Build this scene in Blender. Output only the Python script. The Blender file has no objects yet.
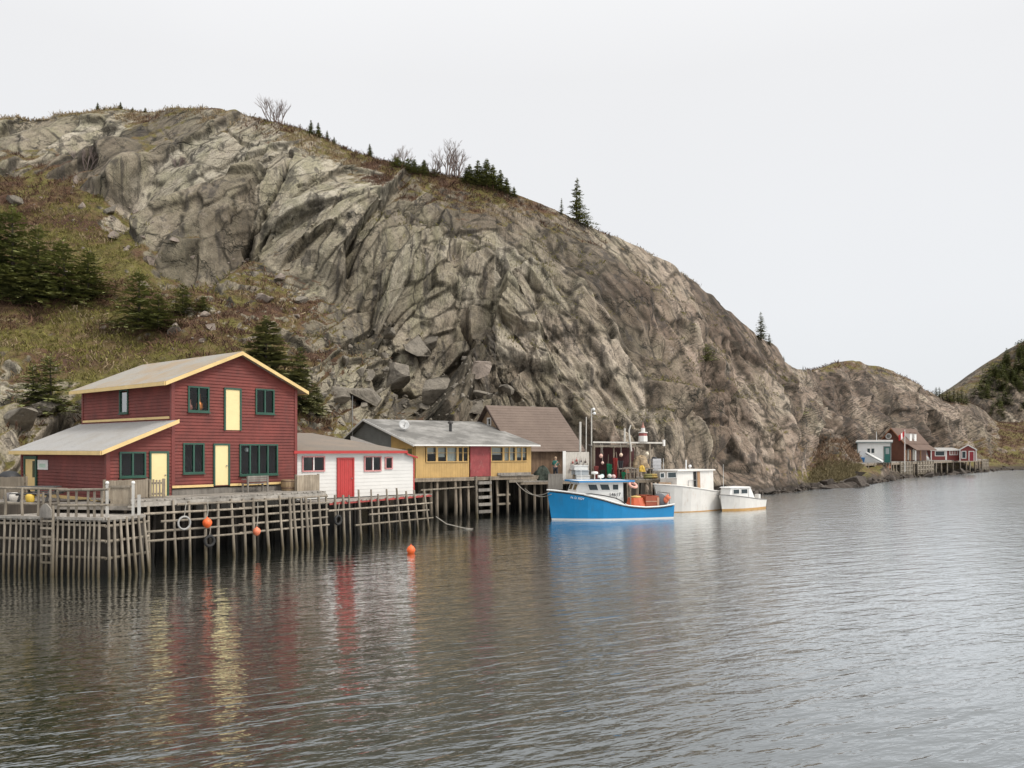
import bpy, math, random
import numpy as np
from mathutils import Vector, Matrix

SC = bpy.context.scene
COL = SC.collection
R = math.radians
rnd = random.Random(7)

# ------------------------------------------------------------------ camera
CAMZ, FPX, HORIZ = 4.7, 800.0, 450.0
cam_data = bpy.data.cameras.new('camera')
cam = bpy.data.objects.new('camera', cam_data)
COL.objects.link(cam)
cam.location = (0, 0, CAMZ)
cam.rotation_euler = (R(90), 0, 0)
cam_data.sensor_width = 36.0
cam_data.lens = 36.0 * FPX / 1024.0
cam_data.shift_y = (HORIZ - 384.0) / 1024.0
cam_data.clip_end = 5000
cam_data.clip_start = 0.1
SC.camera = cam

# ------------------------------------------------------------------ light
SUN_EL, SUN_AZ = R(50), R(112)          # azimuth clockwise from +Y (behind the camera, to its right)
sun_dir = Vector((math.cos(SUN_EL) * math.sin(SUN_AZ), math.cos(SUN_EL) * math.cos(SUN_AZ), math.sin(SUN_EL)))
world = bpy.data.worlds.new('World')
SC.world = world
world.use_nodes = True
wn, wl = world.node_tree.nodes, world.node_tree.links
wn.clear()
w_out = wn.new('ShaderNodeOutputWorld')
w_bg = wn.new('ShaderNodeBackground'); w_bg.inputs['Strength'].default_value = 0.1
w_sky = wn.new('ShaderNodeTexSky'); w_sky.sky_type = 'NISHITA'; w_sky.sun_disc = False
w_sky.sun_elevation = SUN_EL; w_sky.sun_rotation = SUN_AZ
w_mix = wn.new('ShaderNodeMix'); w_mix.data_type = 'RGBA'; w_mix.inputs['Factor'].default_value = 0.93
w_co = wn.new('ShaderNodeTexCoord')
w_sep = wn.new('ShaderNodeSeparateXYZ')
w_ramp = wn.new('ShaderNodeValToRGB')      # overcast cloud: brighter towards the zenith
cr = w_ramp.color_ramp
cr.elements[0].position = 0.0; cr.elements[0].color = (0.36, 0.372, 0.385, 1)
cr.elements[1].position = 1.0; cr.elements[1].color = (0.60, 0.60, 0.60, 1)
e = cr.elements.new(0.16); e.color = (0.395, 0.40, 0.408, 1)
e = cr.elements.new(0.42); e.color = (0.405, 0.405, 0.408, 1)
w_dot = wn.new('ShaderNodeVectorMath'); w_dot.operation = 'DOT_PRODUCT'; w_dot.inputs[1].default_value = sun_dir
w_glow = wn.new('ShaderNodeMapRange'); w_glow.inputs['From Min'].default_value = 0.42; w_glow.inputs['From Max'].default_value = 1.0
w_glow.inputs['To Min'].default_value = 22.5; w_glow.inputs['To Max'].default_value = 37.0; w_glow.interpolation_type = 'SMOOTHSTEP'
w_noise = wn.new('ShaderNodeTexNoise'); w_noise.inputs['Scale'].default_value = 2.2; w_noise.inputs['Detail'].default_value = 4
w_nr = wn.new('ShaderNodeMapRange'); w_nr.inputs['To Min'].default_value = 0.965; w_nr.inputs['To Max'].default_value = 1.035
w_mul0 = wn.new('ShaderNodeMath'); w_mul0.operation = 'MULTIPLY'
w_mul = wn.new('ShaderNodeVectorMath'); w_mul.operation = 'SCALE'
wl.new(w_co.outputs['Generated'], w_sep.inputs[0]); wl.new(w_sep.outputs['Z'], w_ramp.inputs[0])
wl.new(w_co.outputs['Generated'], w_dot.inputs[0]); wl.new(w_dot.outputs['Value'], w_glow.inputs['Value'])
wl.new(w_co.outputs['Generated'], w_noise.inputs['Vector']); wl.new(w_noise.outputs['Fac'], w_nr.inputs['Value'])
wl.new(w_glow.outputs[0], w_mul0.inputs[0]); wl.new(w_nr.outputs[0], w_mul0.inputs[1])
wl.new(w_ramp.outputs[0], w_mul.inputs[0]); wl.new(w_mul0.outputs[0], w_mul.inputs['Scale'])
wl.new(w_sky.outputs[0], w_mix.inputs['A']); wl.new(w_mul.outputs[0], w_mix.inputs['B'])
wl.new(w_mix.outputs['Result'], w_bg.inputs['Color']); wl.new(w_bg.outputs[0], w_out.inputs[0])

sun_data = bpy.data.lights.new('sun', 'SUN')
sun_data.energy = 2.1; sun_data.angle = R(14); sun_data.color = (1.0, 0.94, 0.85)
sun = bpy.data.objects.new('sun', sun_data); COL.objects.link(sun)
sun.rotation_euler = sun_dir.to_track_quat('Z', 'Y').to_euler()
SC.view_settings.view_transform = 'Standard'
SC.view_settings.look = 'None'
SC.view_settings.exposure = 0.0
SC.view_settings.gamma = 1.0
SC.render.engine = 'CYCLES'
SC.cycles.max_bounces = 8
SC.cycles.transparent_max_bounces = 12

# ------------------------------------------------------------------ helpers
def at(px, py, Y):
    """World point seen at a photo position when it lies Y metres ahead (calibration of the survey)."""
    return Vector(((px - 512.0) / FPX * Y, Y, CAMZ - (py - HORIZ) / FPX * Y))

def ground_hit(px, py, z):
    Y = (CAMZ - z) * FPX / (py - HORIZ)
    return at(px, py, Y)

def tag(o, label=None, cat=None, group=None, kind=None):
    if label: o['label'] = label
    if cat: o['category'] = cat
    if group: o['group'] = group
    if kind: o['kind'] = kind
    return o

def wloc(o):
    v = Vector((0, 0, 0))
    while o is not None:
        v += o.location
        o = o.parent
    return v

def thing(name, loc, label, cat, group=None):
    o = bpy.data.objects.new(name, None)
    COL.objects.link(o)
    o.location = loc
    o.empty_display_size = 0.3
    return tag(o, label, cat, group)

class MB:
    """Collects polygons in world coordinates; build() links them as one mesh object."""
    def __init__(self):
        self.v = []; self.f = []; self.s = []
    def face(self, pts, smooth=False):
        n = len(self.v)
        self.v.extend([tuple(p) for p in pts]); self.f.append(tuple(range(n, n + len(pts)))); self.s.append(smooth)
    def mesh(self, vs, fs, smooth=False):
        n = len(self.v)
        self.v.extend([tuple(p) for p in vs])
        for f in fs:
            self.f.append(tuple(i + n for i in f)); self.s.append(smooth)
    def hexa(self, b, t):
        """b, t: 4 bottom and 4 top points, same order."""
        vs = list(b) + list(t)
        self.mesh(vs, [(3, 2, 1, 0), (4, 5, 6, 7), (0, 1, 5, 4), (1, 2, 6, 5), (2, 3, 7, 6), (3, 0, 4, 7)])
    def box(self, F, u0, u1, v0, v1, z0, z1):
        P = F.P
        self.hexa([P(u0, v0, z0), P(u1, v0, z0), P(u1, v1, z0), P(u0, v1, z0)],
                  [P(u0, v0, z1), P(u1, v0, z1), P(u1, v1, z1), P(u0, v1, z1)])
    def tube(self, p0, p1, r0, r1=None, n=8, caps=True, smooth=True):
        if r1 is None: r1 = r0
        p0, p1 = Vector(p0), Vector(p1)
        d = (p1 - p0)
        if d.length < 1e-6: return
        d.normalize()
        a = d.orthogonal().normalized(); b = d.cross(a)
        vs = []
        for p, r in ((p0, r0), (p1, r1)):
            for i in range(n):
                t = 2 * math.pi * i / n
                vs.append(p + a * (r * math.cos(t)) + b * (r * math.sin(t)))
        fs = [(i, (i + 1) % n, n + (i + 1) % n, n + i) for i in range(n)]
        self.mesh(vs, fs, smooth)
        if caps:
            self.face([vs[n - 1 - i] for i in range(n)]); self.face([vs[n + i] for i in range(n)])
    def path(self, pts, rads, n=8, smooth=True):
        """A swept tube through points with a radius each."""
        pts = [Vector(p) for p in pts]
        if not isinstance(rads, (list, tuple)): rads = [rads] * len(pts)
        rings = []
        prev = None
        for i, p in enumerate(pts):
            d = (pts[min(i + 1, len(pts) - 1)] - pts[max(i - 1, 0)]).normalized()
            a = d.orthogonal().normalized() if prev is None else (prev - d * prev.dot(d)).normalized()
            prev = a
            b = d.cross(a)
            rings.append([p + a * (rads[i] * math.cos(2 * math.pi * k / n)) + b * (rads[i] * math.sin(2 * math.pi * k / n)) for k in range(n)])
        vs = [q for r in rings for q in r]
        fs = []
        for i in range(len(rings) - 1):
            for k in range(n):
                fs.append((i * n + k, i * n + (k + 1) % n, (i + 1) * n + (k + 1) % n, (i + 1) * n + k))
        self.mesh(vs, fs, smooth)
        self.face(list(reversed(rings[0]))); self.face(rings[-1])
    def beam(self, p0, p1, w, h, up=Vector((0, 0, 1))):
        """A squared timber from p0 to p1, w wide, h tall."""
        p0, p1 = Vector(p0), Vector(p1)
        d = (p1 - p0).normalized()
        s = d.cross(up)
        if s.length < 1e-4: s = d.cross(Vector((1, 0, 0)))
        s.normalize(); t = s.cross(d)
        q = lambda p, a, b: p + s * (a * w / 2) + t * (b * h / 2)
        self.hexa([q(p0, -1, -1), q(p0, 1, -1), q(p1, 1, -1), q(p1, -1, -1)], [q(p0, -1, 1), q(p0, 1, 1), q(p1, 1, 1), q(p1, -1, 1)])
    def lathe(self, c, prof, n=14, axis=Vector((0, 0, 1)), smooth=True):
        """prof: (radius, height) pairs along the axis from c."""
        axis = Vector(axis).normalized(); a = axis.orthogonal().normalized(); b = axis.cross(a); c = Vector(c)
        vs = []
        for r, h in prof:
            for i in range(n):
                t = 2 * math.pi * i / n
                vs.append(c + axis * h + a * (r * math.cos(t)) + b * (r * math.sin(t)))
        fs = []
        for j in range(len(prof) - 1):
            for i in range(n):
                fs.append((j * n + i, j * n + (i + 1) % n, (j + 1) * n + (i + 1) % n, (j + 1) * n + i))
        self.mesh(vs, fs, smooth)
        self.face([vs[n - 1 - i] for i in range(n)], smooth); self.face(vs[-n:], smooth)
    def torus(self, c, axis, R1, r, n=20, m=8):
        axis = Vector(axis).normalized(); a = axis.orthogonal().normalized(); b = axis.cross(a); c = Vector(c)
        vs = []; fs = []
        for i in range(n):
            t = 2 * math.pi * i / n; d = a * math.cos(t) + b * math.sin(t)
            for k in range(m):
                s = 2 * math.pi * k / m
                vs.append(c + d * (R1 + r * math.cos(s)) + axis * (r * math.sin(s)))
        for i in range(n):
            for k in range(m):
                fs.append((i * m + k, ((i + 1) % n) * m + k, ((i + 1) % n) * m + (k + 1) % m, i * m + (k + 1) % m))
        self.mesh(vs, fs, True)
    def build(self, name, mat, parent=None, origin=None):
        vs = np.array(self.v, dtype=float)
        c = Vector(((vs[:, 0].min() + vs[:, 0].max()) / 2, (vs[:, 1].min() + vs[:, 1].max()) / 2, vs[:, 2].min())) if origin is None else Vector(origin)
        vs = vs - np.array(c)
        me = bpy.data.meshes.new(name)
        me.from_pydata(vs.tolist(), [], self.f)
        if any(self.s): me.polygons.foreach_set('use_smooth', self.s)
        me.materials.append(mat)
        me.update()
        o = bpy.data.objects.new(name, me)
        COL.objects.link(o)
        if parent is not None:
            o.parent = parent
            o.location = c - wloc(parent)
        else:
            o.location = c
        return o

class Frame:
    """A plan frame: u runs along a front, v away from the water (to the left of u), z up."""
    def __init__(self, o, u):
        self.o = Vector((o[0], o[1], 0)); self.u = Vector((u[0], u[1], 0)).normalized(); self.n = Vector((-self.u.y, self.u.x, 0))
    def P(self, u, v, z):
        return self.o + self.u * u + self.n * v + Vector((0, 0, z))
    def hit(self, px, py, v=0.0):
        """(u, z) where the sight line of a photo position meets the plane at v."""
        k = (px - 512.0) / FPX
        o = self.o + self.n * v
        u = (k * o.y - o.x) / (self.u.x - k * self.u.y)
        Y = o.y + self.u.y * u
        return u, CAMZ - (py - HORIZ) / FPX * Y
    def side(self, px, py, u=0.0):
        """(v, z) on the plane across the front at u."""
        k = (px - 512.0) / FPX
        o = self.o + self.u * u
        v = (k * o.y - o.x) / (self.n.x - k * self.n.y)
        Y = o.y + self.n.y * v
        return v, CAMZ - (py - HORIZ) / FPX * Y

def turned(F, u, v):
    """The frame whose front is F's end wall seen from outside at u (u axis runs along -n)."""
    p = F.P(u, v, 0)
    return Frame((p.x, p.y), (-F.n.x, -F.n.y))

def copy_tree(o, parent=None):
    c = o.copy(); COL.objects.link(c)
    if parent is not None: c.parent = parent
    for ch in [k for k in SC.objects if k.parent == o]:
        copy_tree(ch, c)
    return c

# ------------------------------------------------------------------ numpy noise
def _hash(ix, iy, iz, seed):
    M = np.uint32
    h = (ix.astype(np.int64) * 374761393 + iy.astype(np.int64) * 668265263 + iz.astype(np.int64) * 2147483647 + seed * 974711) & 0xFFFFFFFF
    h = h.astype(np.uint64)
    h = ((h ^ (h >> np.uint64(15))) * np.uint64(2246822519)) & np.uint64(0xFFFFFFFF)
    h = ((h ^ (h >> np.uint64(13))) * np.uint64(3266489917)) & np.uint64(0xFFFFFFFF)
    h = h ^ (h >> np.uint64(16))
    return h.astype(np.float64) / 4294967295.0

def vnoise(p, seed=0):
    i = np.floor(p).astype(np.int64); f = p - i
    f = f * f * f * (f * (f * 6 - 15) + 10)
    out = 0
    for dx in (0, 1):
        wx = f[:, 0] if dx else 1 - f[:, 0]
        for dy in (0, 1):
            wy = f[:, 1] if dy else 1 - f[:, 1]
            for dz in (0, 1):
                wz = f[:, 2] if dz else 1 - f[:, 2]
                out = out + _hash(i[:, 0] + dx, i[:, 1] + dy, i[:, 2] + dz, seed) * wx * wy * wz
    return out * 2 - 1

def fbm(p, oct=4, seed=0, gain=0.5, ridge=False):
    a = 1.0; s = 0; t = 0
    for k in range(oct):
        n = vnoise(p * (2.03 ** k) + 17.3 * k, seed + k)
        if ridge: n = 1 - 2 * np.abs(n)
        s = s + a * n; t += a; a *= gain
    return s / t

def facets(p, seed, tilt=0.9, blend=0.15):
    """Broken rock: every cell is a plane of its own tilt and offset, worn over a little at its edges. Returns (height, crack width)."""
    i = np.floor(p).astype(np.int64)
    n = len(p)
    d1 = np.full(n, 9e9); d2 = np.full(n, 9e9); h = np.zeros(n); h2 = np.zeros(n)
    cz = np.zeros(n, dtype=np.int64); tone = np.zeros(n)
    for dx in (-2, -1, 0, 1, 2):
        for dy in (-2, -1, 0, 1, 2):
            if abs(dx) + abs(dy) > 3: continue
            cx, cy = i[:, 0] + dx, i[:, 1] + dy
            ex, ey = p[:, 0] - cx - _hash(cx, cy, cz, seed), p[:, 1] - cy - _hash(cx, cy, cz, seed + 1)
            d = np.sqrt(ex * ex + ey * ey)
            hh = (_hash(cx, cy, cz, seed + 3) - 0.5) + tilt * ((_hash(cx, cy, cz, seed + 4) - 0.5) * ex + (_hash(cx, cy, cz, seed + 5) - 0.5) * ey)
            near = d < d1; nxt = (~near) & (d < d2)
            h2 = np.where(near, h, np.where(nxt, hh, h2))
            d2 = np.where(near, d1, np.where(nxt, d, d2))
            h = np.where(near, hh, h); tone = np.where(near, _hash(cx, cy, cz, seed + 9), tone)
            d1 = np.where(near, d, d1)
    t = np.clip((d2 - d1) / blend, 0, 1); t = t * t * (3 - 2 * t)
    return h * (0.5 + 0.5 * t) + h2 * (0.5 - 0.5 * t), d2 - d1, tone

# ------------------------------------------------------------------ materials
def new_mat(name):
    m = bpy.data.materials.new(name); m.use_nodes = True
    n, l = m.node_tree.nodes, m.node_tree.links
    return m, n, l, n['Principled BSDF']

def ramp(n, l, src, stops):
    r = n.new('ShaderNodeValToRGB')
    c = r.color_ramp
    while len(c.elements) > 1: c.elements.remove(c.elements[-1])
    c.elements[0].position = stops[0][0]; c.elements[0].color = (*stops[0][1], 1)
    for p, k in stops[1:]:
        e = c.elements.new(p); e.color = (*k, 1)
    l.new(src, r.inputs[0])
    return r.outputs[0]

def noise(n, l, vec, scale, detail=4, rough=0.55, dist=0.0):
    t = n.new('ShaderNodeTexNoise'); t.inputs['Scale'].default_value = scale; t.inputs['Detail'].default_value = detail
    t.inputs['Roughness'].default_value = rough; t.inputs['Distortion'].default_value = dist
    if vec is not None: l.new(vec, t.inputs['Vector'])
    return t.outputs['Fac']

def mapping(n, l, src, scale=(1, 1, 1), rot=(0, 0, 0)):
    m = n.new('ShaderNodeMapping'); m.inputs['Scale'].default_value = scale; m.inputs['Rotation'].default_value = rot
    l.new(src, m.inputs['Vector'])
    return m.outputs[0]

def rot_scale(n, l, src, scale, ang):
    """Turn the plan by ang, then stretch: crests lie along the turned x axis."""
    return mapping(n, l, mapping(n, l, src, (1, 1, 1), (0, 0, -ang)), scale)

def mixc(n, l, fac, a, b, mode='MIX'):
    m = n.new('ShaderNodeMix'); m.data_type = 'RGBA'; m.blend_type = mode
    for s, v in (('Factor', fac), ('A', a), ('B', b)):
        sock = [i for i in m.inputs if i.name == s and (i.type == 'RGBA' if s != 'Factor' else i.type == 'VALUE')][0]
        if isinstance(v, (int, float)): sock.default_value = v
        elif isinstance(v, tuple): sock.default_value = (*v, 1)
        else: l.new(v, sock)
    return [o for o in m.outputs if o.type == 'RGBA'][0]

def math_(n, l, op, a, b=None, clamp=False):
    m = n.new('ShaderNodeMath'); m.operation = op; m.use_clamp = clamp
    for i, v in enumerate((a, b)):
        if v is None: continue
        if isinstance(v, (int, float)): m.inputs[i].default_value = v
        else: l.new(v, m.inputs[i])
    return m.outputs[0]

def bump(n, l, bsdf, h, strength=0.4, dist=0.05):
    b = n.new('ShaderNodeBump'); b.inputs['Strength'].default_value = strength; b.inputs['Distance'].default_value = dist
    l.new(h, b.inputs['Height']); l.new(b.outputs[0], bsdf.inputs['Normal'])

def painted(name, col, rough=0.55, var=0.18, scale=1.6, dirt=(0.12, 0.10, 0.08), dirt_amt=0.25, grain=(1, 1, 14)):
    """Paint on boards: uneven fading, thin grain, scuffed patches."""
    m, n, l, b = new_mat(name)
    g = n.new('ShaderNodeNewGeometry').outputs['Position']
    n1 = noise(n, l, g, scale, 5, 0.6)
    n2 = noise(n, l, mapping(n, l, g, grain), 3.0, 4, 0.65)
    lo = tuple(max(0, c * (1 - var)) for c in col); hi = tuple(min(1, c * (1 + var)) for c in col)
    c1 = ramp(n, l, n1, [(0.3, lo), (0.7, hi)])
    c2 = mixc(n, l, math_(n, l, 'MULTIPLY', n2, 0.35), c1, tuple(c * 0.6 for c in col))
    d = ramp(n, l, noise(n, l, mapping(n, l, g, (1, 1, 0.35)), scale * 2.1, 6, 0.7), [(0.56, (0, 0, 0)), (0.74, (1, 1, 1))])
    c3 = mixc(n, l, math_(n, l, 'MULTIPLY', d, dirt_amt), c2, dirt)
    l.new(c3, b.inputs['Base Color'])
    b.inputs['Roughness'].default_value = rough
    bump(n, l, b, n2, 0.15, 0.02)
    return m

def weathered(name, a, c, wet=None, wet_z=(0.2, 0.9), scale=9, stretch=(1, 1, 0.12), rough=0.85):
    """Unpainted grey timber; below the tide mark it turns to the wet colour."""
    m, n, l, b = new_mat(name)
    tc = n.new('ShaderNodeNewGeometry').outputs['Position']
    n1 = noise(n, l, mapping(n, l, tc, stretch), scale, 5, 0.65)
    n2 = noise(n, l, tc, 1.3, 4, 0.6)
    col = ramp(n, l, n1, [(0.28, a), (0.72, c)])
    col = mixc(n, l, ramp(n, l, n2, [(0.42, (0, 0, 0)), (0.66, (0.55, 0.55, 0.55))]), col, tuple(0.5 * x for x in a))
    oi = n.new('ShaderNodeObjectInfo').outputs['Random']
    col = mixc(n, l, math_(n, l, 'MULTIPLY', oi, 0.55), col, tuple(0.45 * (x + y) * .5 for x, y in zip(a, c)))
    if wet:
        sep = n.new('ShaderNodeSeparateXYZ'); l.new(tc, sep.inputs[0])
        mr = n.new('ShaderNodeMapRange'); mr.inputs['From Min'].default_value = wet_z[1]; mr.inputs['From Max'].default_value = wet_z[0]
        l.new(math_(n, l, 'ADD', sep.outputs['Z'], math_(n, l, 'MULTIPLY', math_(n, l, 'SUBTRACT', n2, 0.5), 0.9)), mr.inputs['Value'])
        col = mixc(n, l, mr.outputs[0], col, wet)
    l.new(col, b.inputs['Base Color'])
    b.inputs['Roughness'].default_value = rough
    bump(n, l, b, n1, 0.35, 0.03)
    return m

def plain(name, col, rough=0.6, metal=0.0, var=0.12, scale=5, spec=0.5):
    m, n, l, b = new_mat(name)
    tc = n.new('ShaderNodeTexCoord').outputs['Object']
    f = noise(n, l, tc, scale, 4, 0.6)
    l.new(ramp(n, l, f, [(0.3, tuple(x * (1 - var) for x in col)), (0.7, tuple(min(1, x * (1 + var)) for x in col))]), b.inputs['Base Color'])
    b.inputs['Roughness'].default_value = rough; b.inputs['Metallic'].default_value = metal
    b.inputs['Specular IOR Level'].default_value = spec
    bump(n, l, b, noise(n, l, tc, scale * 6, 3), 0.12, 0.01)
    return m

def glass_mat(name, tint=(0.75, 0.8, 0.8), gloss=0.16):
    m = bpy.data.materials.new(name); m.use_nodes = True
    n, l = m.node_tree.nodes, m.node_tree.links
    n.clear()
    out = n.new('ShaderNodeOutputMaterial'); mx = n.new('ShaderNodeMixShader'); t = n.new('ShaderNodeBsdfTransparent'); g = n.new('ShaderNodeBsdfGlossy')
    t.inputs[0].default_value = (*tint, 1); g.inputs['Roughness'].default_value = 0.03
    lw = n.new('ShaderNodeLayerWeight'); lw.inputs['Blend'].default_value = 0.18
    mr = n.new('ShaderNodeMapRange'); mr.inputs['To Min'].default_value = 0.03; mr.inputs['To Max'].default_value = 0.5
    l.new(lw.outputs['Fresnel'], mr.inputs['Value'])
    tc = n.new('ShaderNodeTexCoord').outputs['Object']
    bp = n.new('ShaderNodeBump'); bp.inputs['Strength'].default_value = 0.12; bp.inputs['Distance'].default_value = 0.02
    l.new(noise(n, l, tc, 1.4, 2), bp.inputs['Height']); l.new(bp.outputs[0], g.inputs['Normal'])
    l.new(mr.outputs[0], mx.inputs[0]); l.new(t.outputs[0], mx.inputs[1]); l.new(g.outputs[0], mx.inputs[2]); l.new(mx.outputs[0], out.inputs[0])
    return m
# ------------------------------------------------------------------ terrain materials
def rock_material(name, far=False):
    m, n, l, b = new_mat(name)
    g = n.new('ShaderNodeNewGeometry'); P = g.outputs['Position']
    def A(k, out='Fac'):
        a = n.new('ShaderNodeAttribute'); a.attribute_name = k; return a.outputs[out]
    veg, hue, tone, crack, bed = A('veg'), A('hue'), A('tone'), A('crack'), A('bed', 'Vector')
    s = 0.5 if far else 1.0
    M = lambda a, b_: math_(n, l, 'MULTIPLY', a, b_)
    big = noise(n, l, P, 0.075 * s, 5, 0.6)
    mid = noise(n, l, P, 0.9 * s, 6, 0.66)
    fine = noise(n, l, P, 6.0 * s, 5, 0.7)
    beds = noise(n, l, mapping(n, l, bed, (0.14, 1.0, 1.0)), 0.9 * s, 6, 0.68)
    bedf = noise(n, l, mapping(n, l, bed, (0.10, 1.0, 1.0)), 3.6 * s, 5, 0.7)
    seep = noise(n, l, mapping(n, l, P, (0.42, 0.42, 0.07)), 1.0 * s, 4, 0.6)
    # each block has weathered to its own tone: grey, buff, lichen green or rose
    lv = math_(n, l, 'ADD', math_(n, l, 'ADD', M(tone, 0.66), M(mid, 0.34)), M(beds, 0.14))
    grey = ramp(n, l, lv, [(0.34, (0.092, 0.077, 0.057)), (0.50, (0.236, 0.200, 0.146)), (0.62, (0.345, 0.300, 0.222)), (0.78, (0.49, 0.44, 0.345))])
    rose = ramp(n, l, lv, [(0.34, (0.072, 0.050, 0.039)), (0.50, (0.180, 0.130, 0.098)), (0.62, (0.268, 0.200, 0.152)), (0.78, (0.42, 0.33, 0.26))])
    hmix = math_(n, l, 'ADD', hue, M(math_(n, l, 'SUBTRACT', big, 0.5), 2.4), True)
    rock = mixc(n, l, hmix, grey, rose)
    inv = math_(n, l, 'SUBTRACT', 1.0, hmix, True)
    lich = M(ramp(n, l, seep, [(0.46, (0, 0, 0)), (0.60, (1, 1, 1))]), ramp(n, l, tone, [(0.35, (.25, .25, .25)), (0.6, (1, 1, 1))]))
    rock = mixc(n, l, M(M(lich, math_(n, l, 'ADD', M(inv, .8), .12)), 0.50), rock, (0.225, 0.215, 0.118))
    seep2 = noise(n, l, mapping(n, l, P, (0.8, 0.8, 0.05), (0.12, 0.2, 0)), 1.0 * s, 4, 0.62)
    rock = mixc(n, l, M(ramp(n, l, seep2, [(0.54, (0, 0, 0)), (0.62, (1, 1, 1))]), 0.72), rock, (0.058, 0.050, 0.046))
    rock = mixc(n, l, M(ramp(n, l, bedf, [(0.38, (1, 1, 1)), (0.47, (0, 0, 0))]), 0.36), rock, (0.068, 0.056, 0.046))
    rock = mixc(n, l, M(ramp(n, l, noise(n, l, P, 0.30 * s, 6, 0.72), [(0.60, (0, 0, 0)), (0.70, (1, 1, 1))]), 0.45), rock, (0.45, 0.395, 0.33))
    rock = mixc(n, l, M(ramp(n, l, fine, [(0.36, (1, 1, 1)), (0.52, (0, 0, 0))]), 0.5), rock, (0.075, 0.074, 0.060))
    # soil and moss packed in the joints
    jn = math_(n, l, 'MULTIPLY', crack, ramp(n, l, noise(n, l, P, 0.8 * s, 4, 0.6), [(0.34, (.18, .18, .18)), (0.55, (1, 1, 1))]))
    rock = mixc(n, l, M(jn, 0.85), rock, (0.036, 0.031, 0.023))
    def joint(sc, w, rot):
        v = n.new('ShaderNodeTexVoronoi'); v.feature = 'DISTANCE_TO_EDGE'; v.inputs['Scale'].default_value = 1.0; v.inputs['Randomness'].default_value = 0.9
        wv_ = n.new('ShaderNodeVectorMath'); wv_.operation = 'ADD'
        wd = n.new('ShaderNodeTexNoise'); wd.inputs['Scale'].default_value = 1.1 * s; wd.inputs['Detail'].default_value = 5; l.new(P, wd.inputs['Vector'])
        ws = n.new('ShaderNodeVectorMath'); ws.operation = 'SCALE'; ws.inputs['Scale'].default_value = 0.9; l.new(wd.outputs['Color'], ws.inputs[0])
        l.new(bed, wv_.inputs[0]); l.new(ws.outputs[0], wv_.inputs[1])
        l.new(mapping(n, l, wv_.outputs[0], sc, (0, 0, rot)), v.inputs['Vector'])
        return ramp(n, l, v.outputs['Distance'], [(0.0, (1, 1, 1)), (w, (0, 0, 0))])
    gate = ramp(n, l, noise(n, l, P, 0.35 * s, 4, 0.6), [(0.46, (.06, .06, .06)), (0.62, (1, 1, 1))])
    j1 = joint((0.085 * s, 0.27 * s, 1), 0.026, 0.0); j2 = joint((0.30 * s, 0.9 * s, 1), 0.040, 0.35)
    jj = M(math_(n, l, 'MAXIMUM', j1, M(j2, 0.45)), gate)
    rock = mixc(n, l, M(jj, 0.85), rock, (0.036, 0.036, 0.028))
    # heath
    h1 = noise(n, l, P, 0.15 * s, 7, 0.70)
    h2 = noise(n, l, P, 1.7 * s, 6, 0.72)
    heath = ramp(n, l, h1, [(0.34, (0.085, 0.046, 0.032)), (0.43, (0.130, 0.072, 0.044)), (0.49, (0.165, 0.118, 0.050)), (0.56, (0.165, 0.148, 0.042)), (0.64, (0.170, 0.112, 0.056)), (0.74, (0.27, 0.20, 0.12))])
    heath = mixc(n, l, M(ramp(n, l, h2, [(0.36, (1, 1, 1)), (0.54, (0, 0, 0))]), 0.6), heath, (0.040, 0.030, 0.018))
    heath = mixc(n, l, M(ramp(n, l, h2, [(0.56, (0, 0, 0)), (0.76, (1, 1, 1))]), 0.5), heath, (0.25, 0.205, 0.12))
    vn = math_(n, l, 'ADD', veg, M(math_(n, l, 'SUBTRACT', noise(n, l, P, 0.55 * s, 7, 0.7), 0.5), 0.9))
    vf = ramp(n, l, vn, [(0.42, (0, 0, 0)), (0.54, (1, 1, 1))])
    col = mixc(n, l, vf, rock, heath)
    sep = n.new('ShaderNodeSeparateXYZ'); l.new(P, sep.inputs[0])
    tb = n.new('ShaderNodeMapRange'); tb.inputs['From Min'].default_value = 1.5; tb.inputs['From Max'].default_value = 0.5
    l.new(math_(n, l, 'ADD', sep.outputs['Z'], M(math_(n, l, 'SUBTRACT', mid, 0.5), 1.6)), tb.inputs['Value'])
    col = mixc(n, l, M(tb.outputs[0], 0.85), col, (0.040, 0.032, 0.024))
    l.new(col, b.inputs['Base Color'])
    b.inputs['Roughness'].default_value = 0.92
    b.inputs['Specular IOR Level'].default_value = 0.2
    hgt = math_(n, l, 'ADD', math_(n, l, 'ADD', M(mid, 0.55), M(fine, 0.22)), math_(n, l, 'SUBTRACT', math_(n, l, 'ADD', M(beds, 0.40), M(bedf, 0.18)), M(jj, 0.5)))
    hgt = mixc(n, l, vf, hgt, M(h2, 1.2))
    bump(n, l, b, hgt, 0.85, 0.5 if not far else 1.2)
    return m

M_ROCK = rock_material('cliff_rock_and_heath')
M_FARROCK = rock_material('far_rock_and_heath', True)

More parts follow.
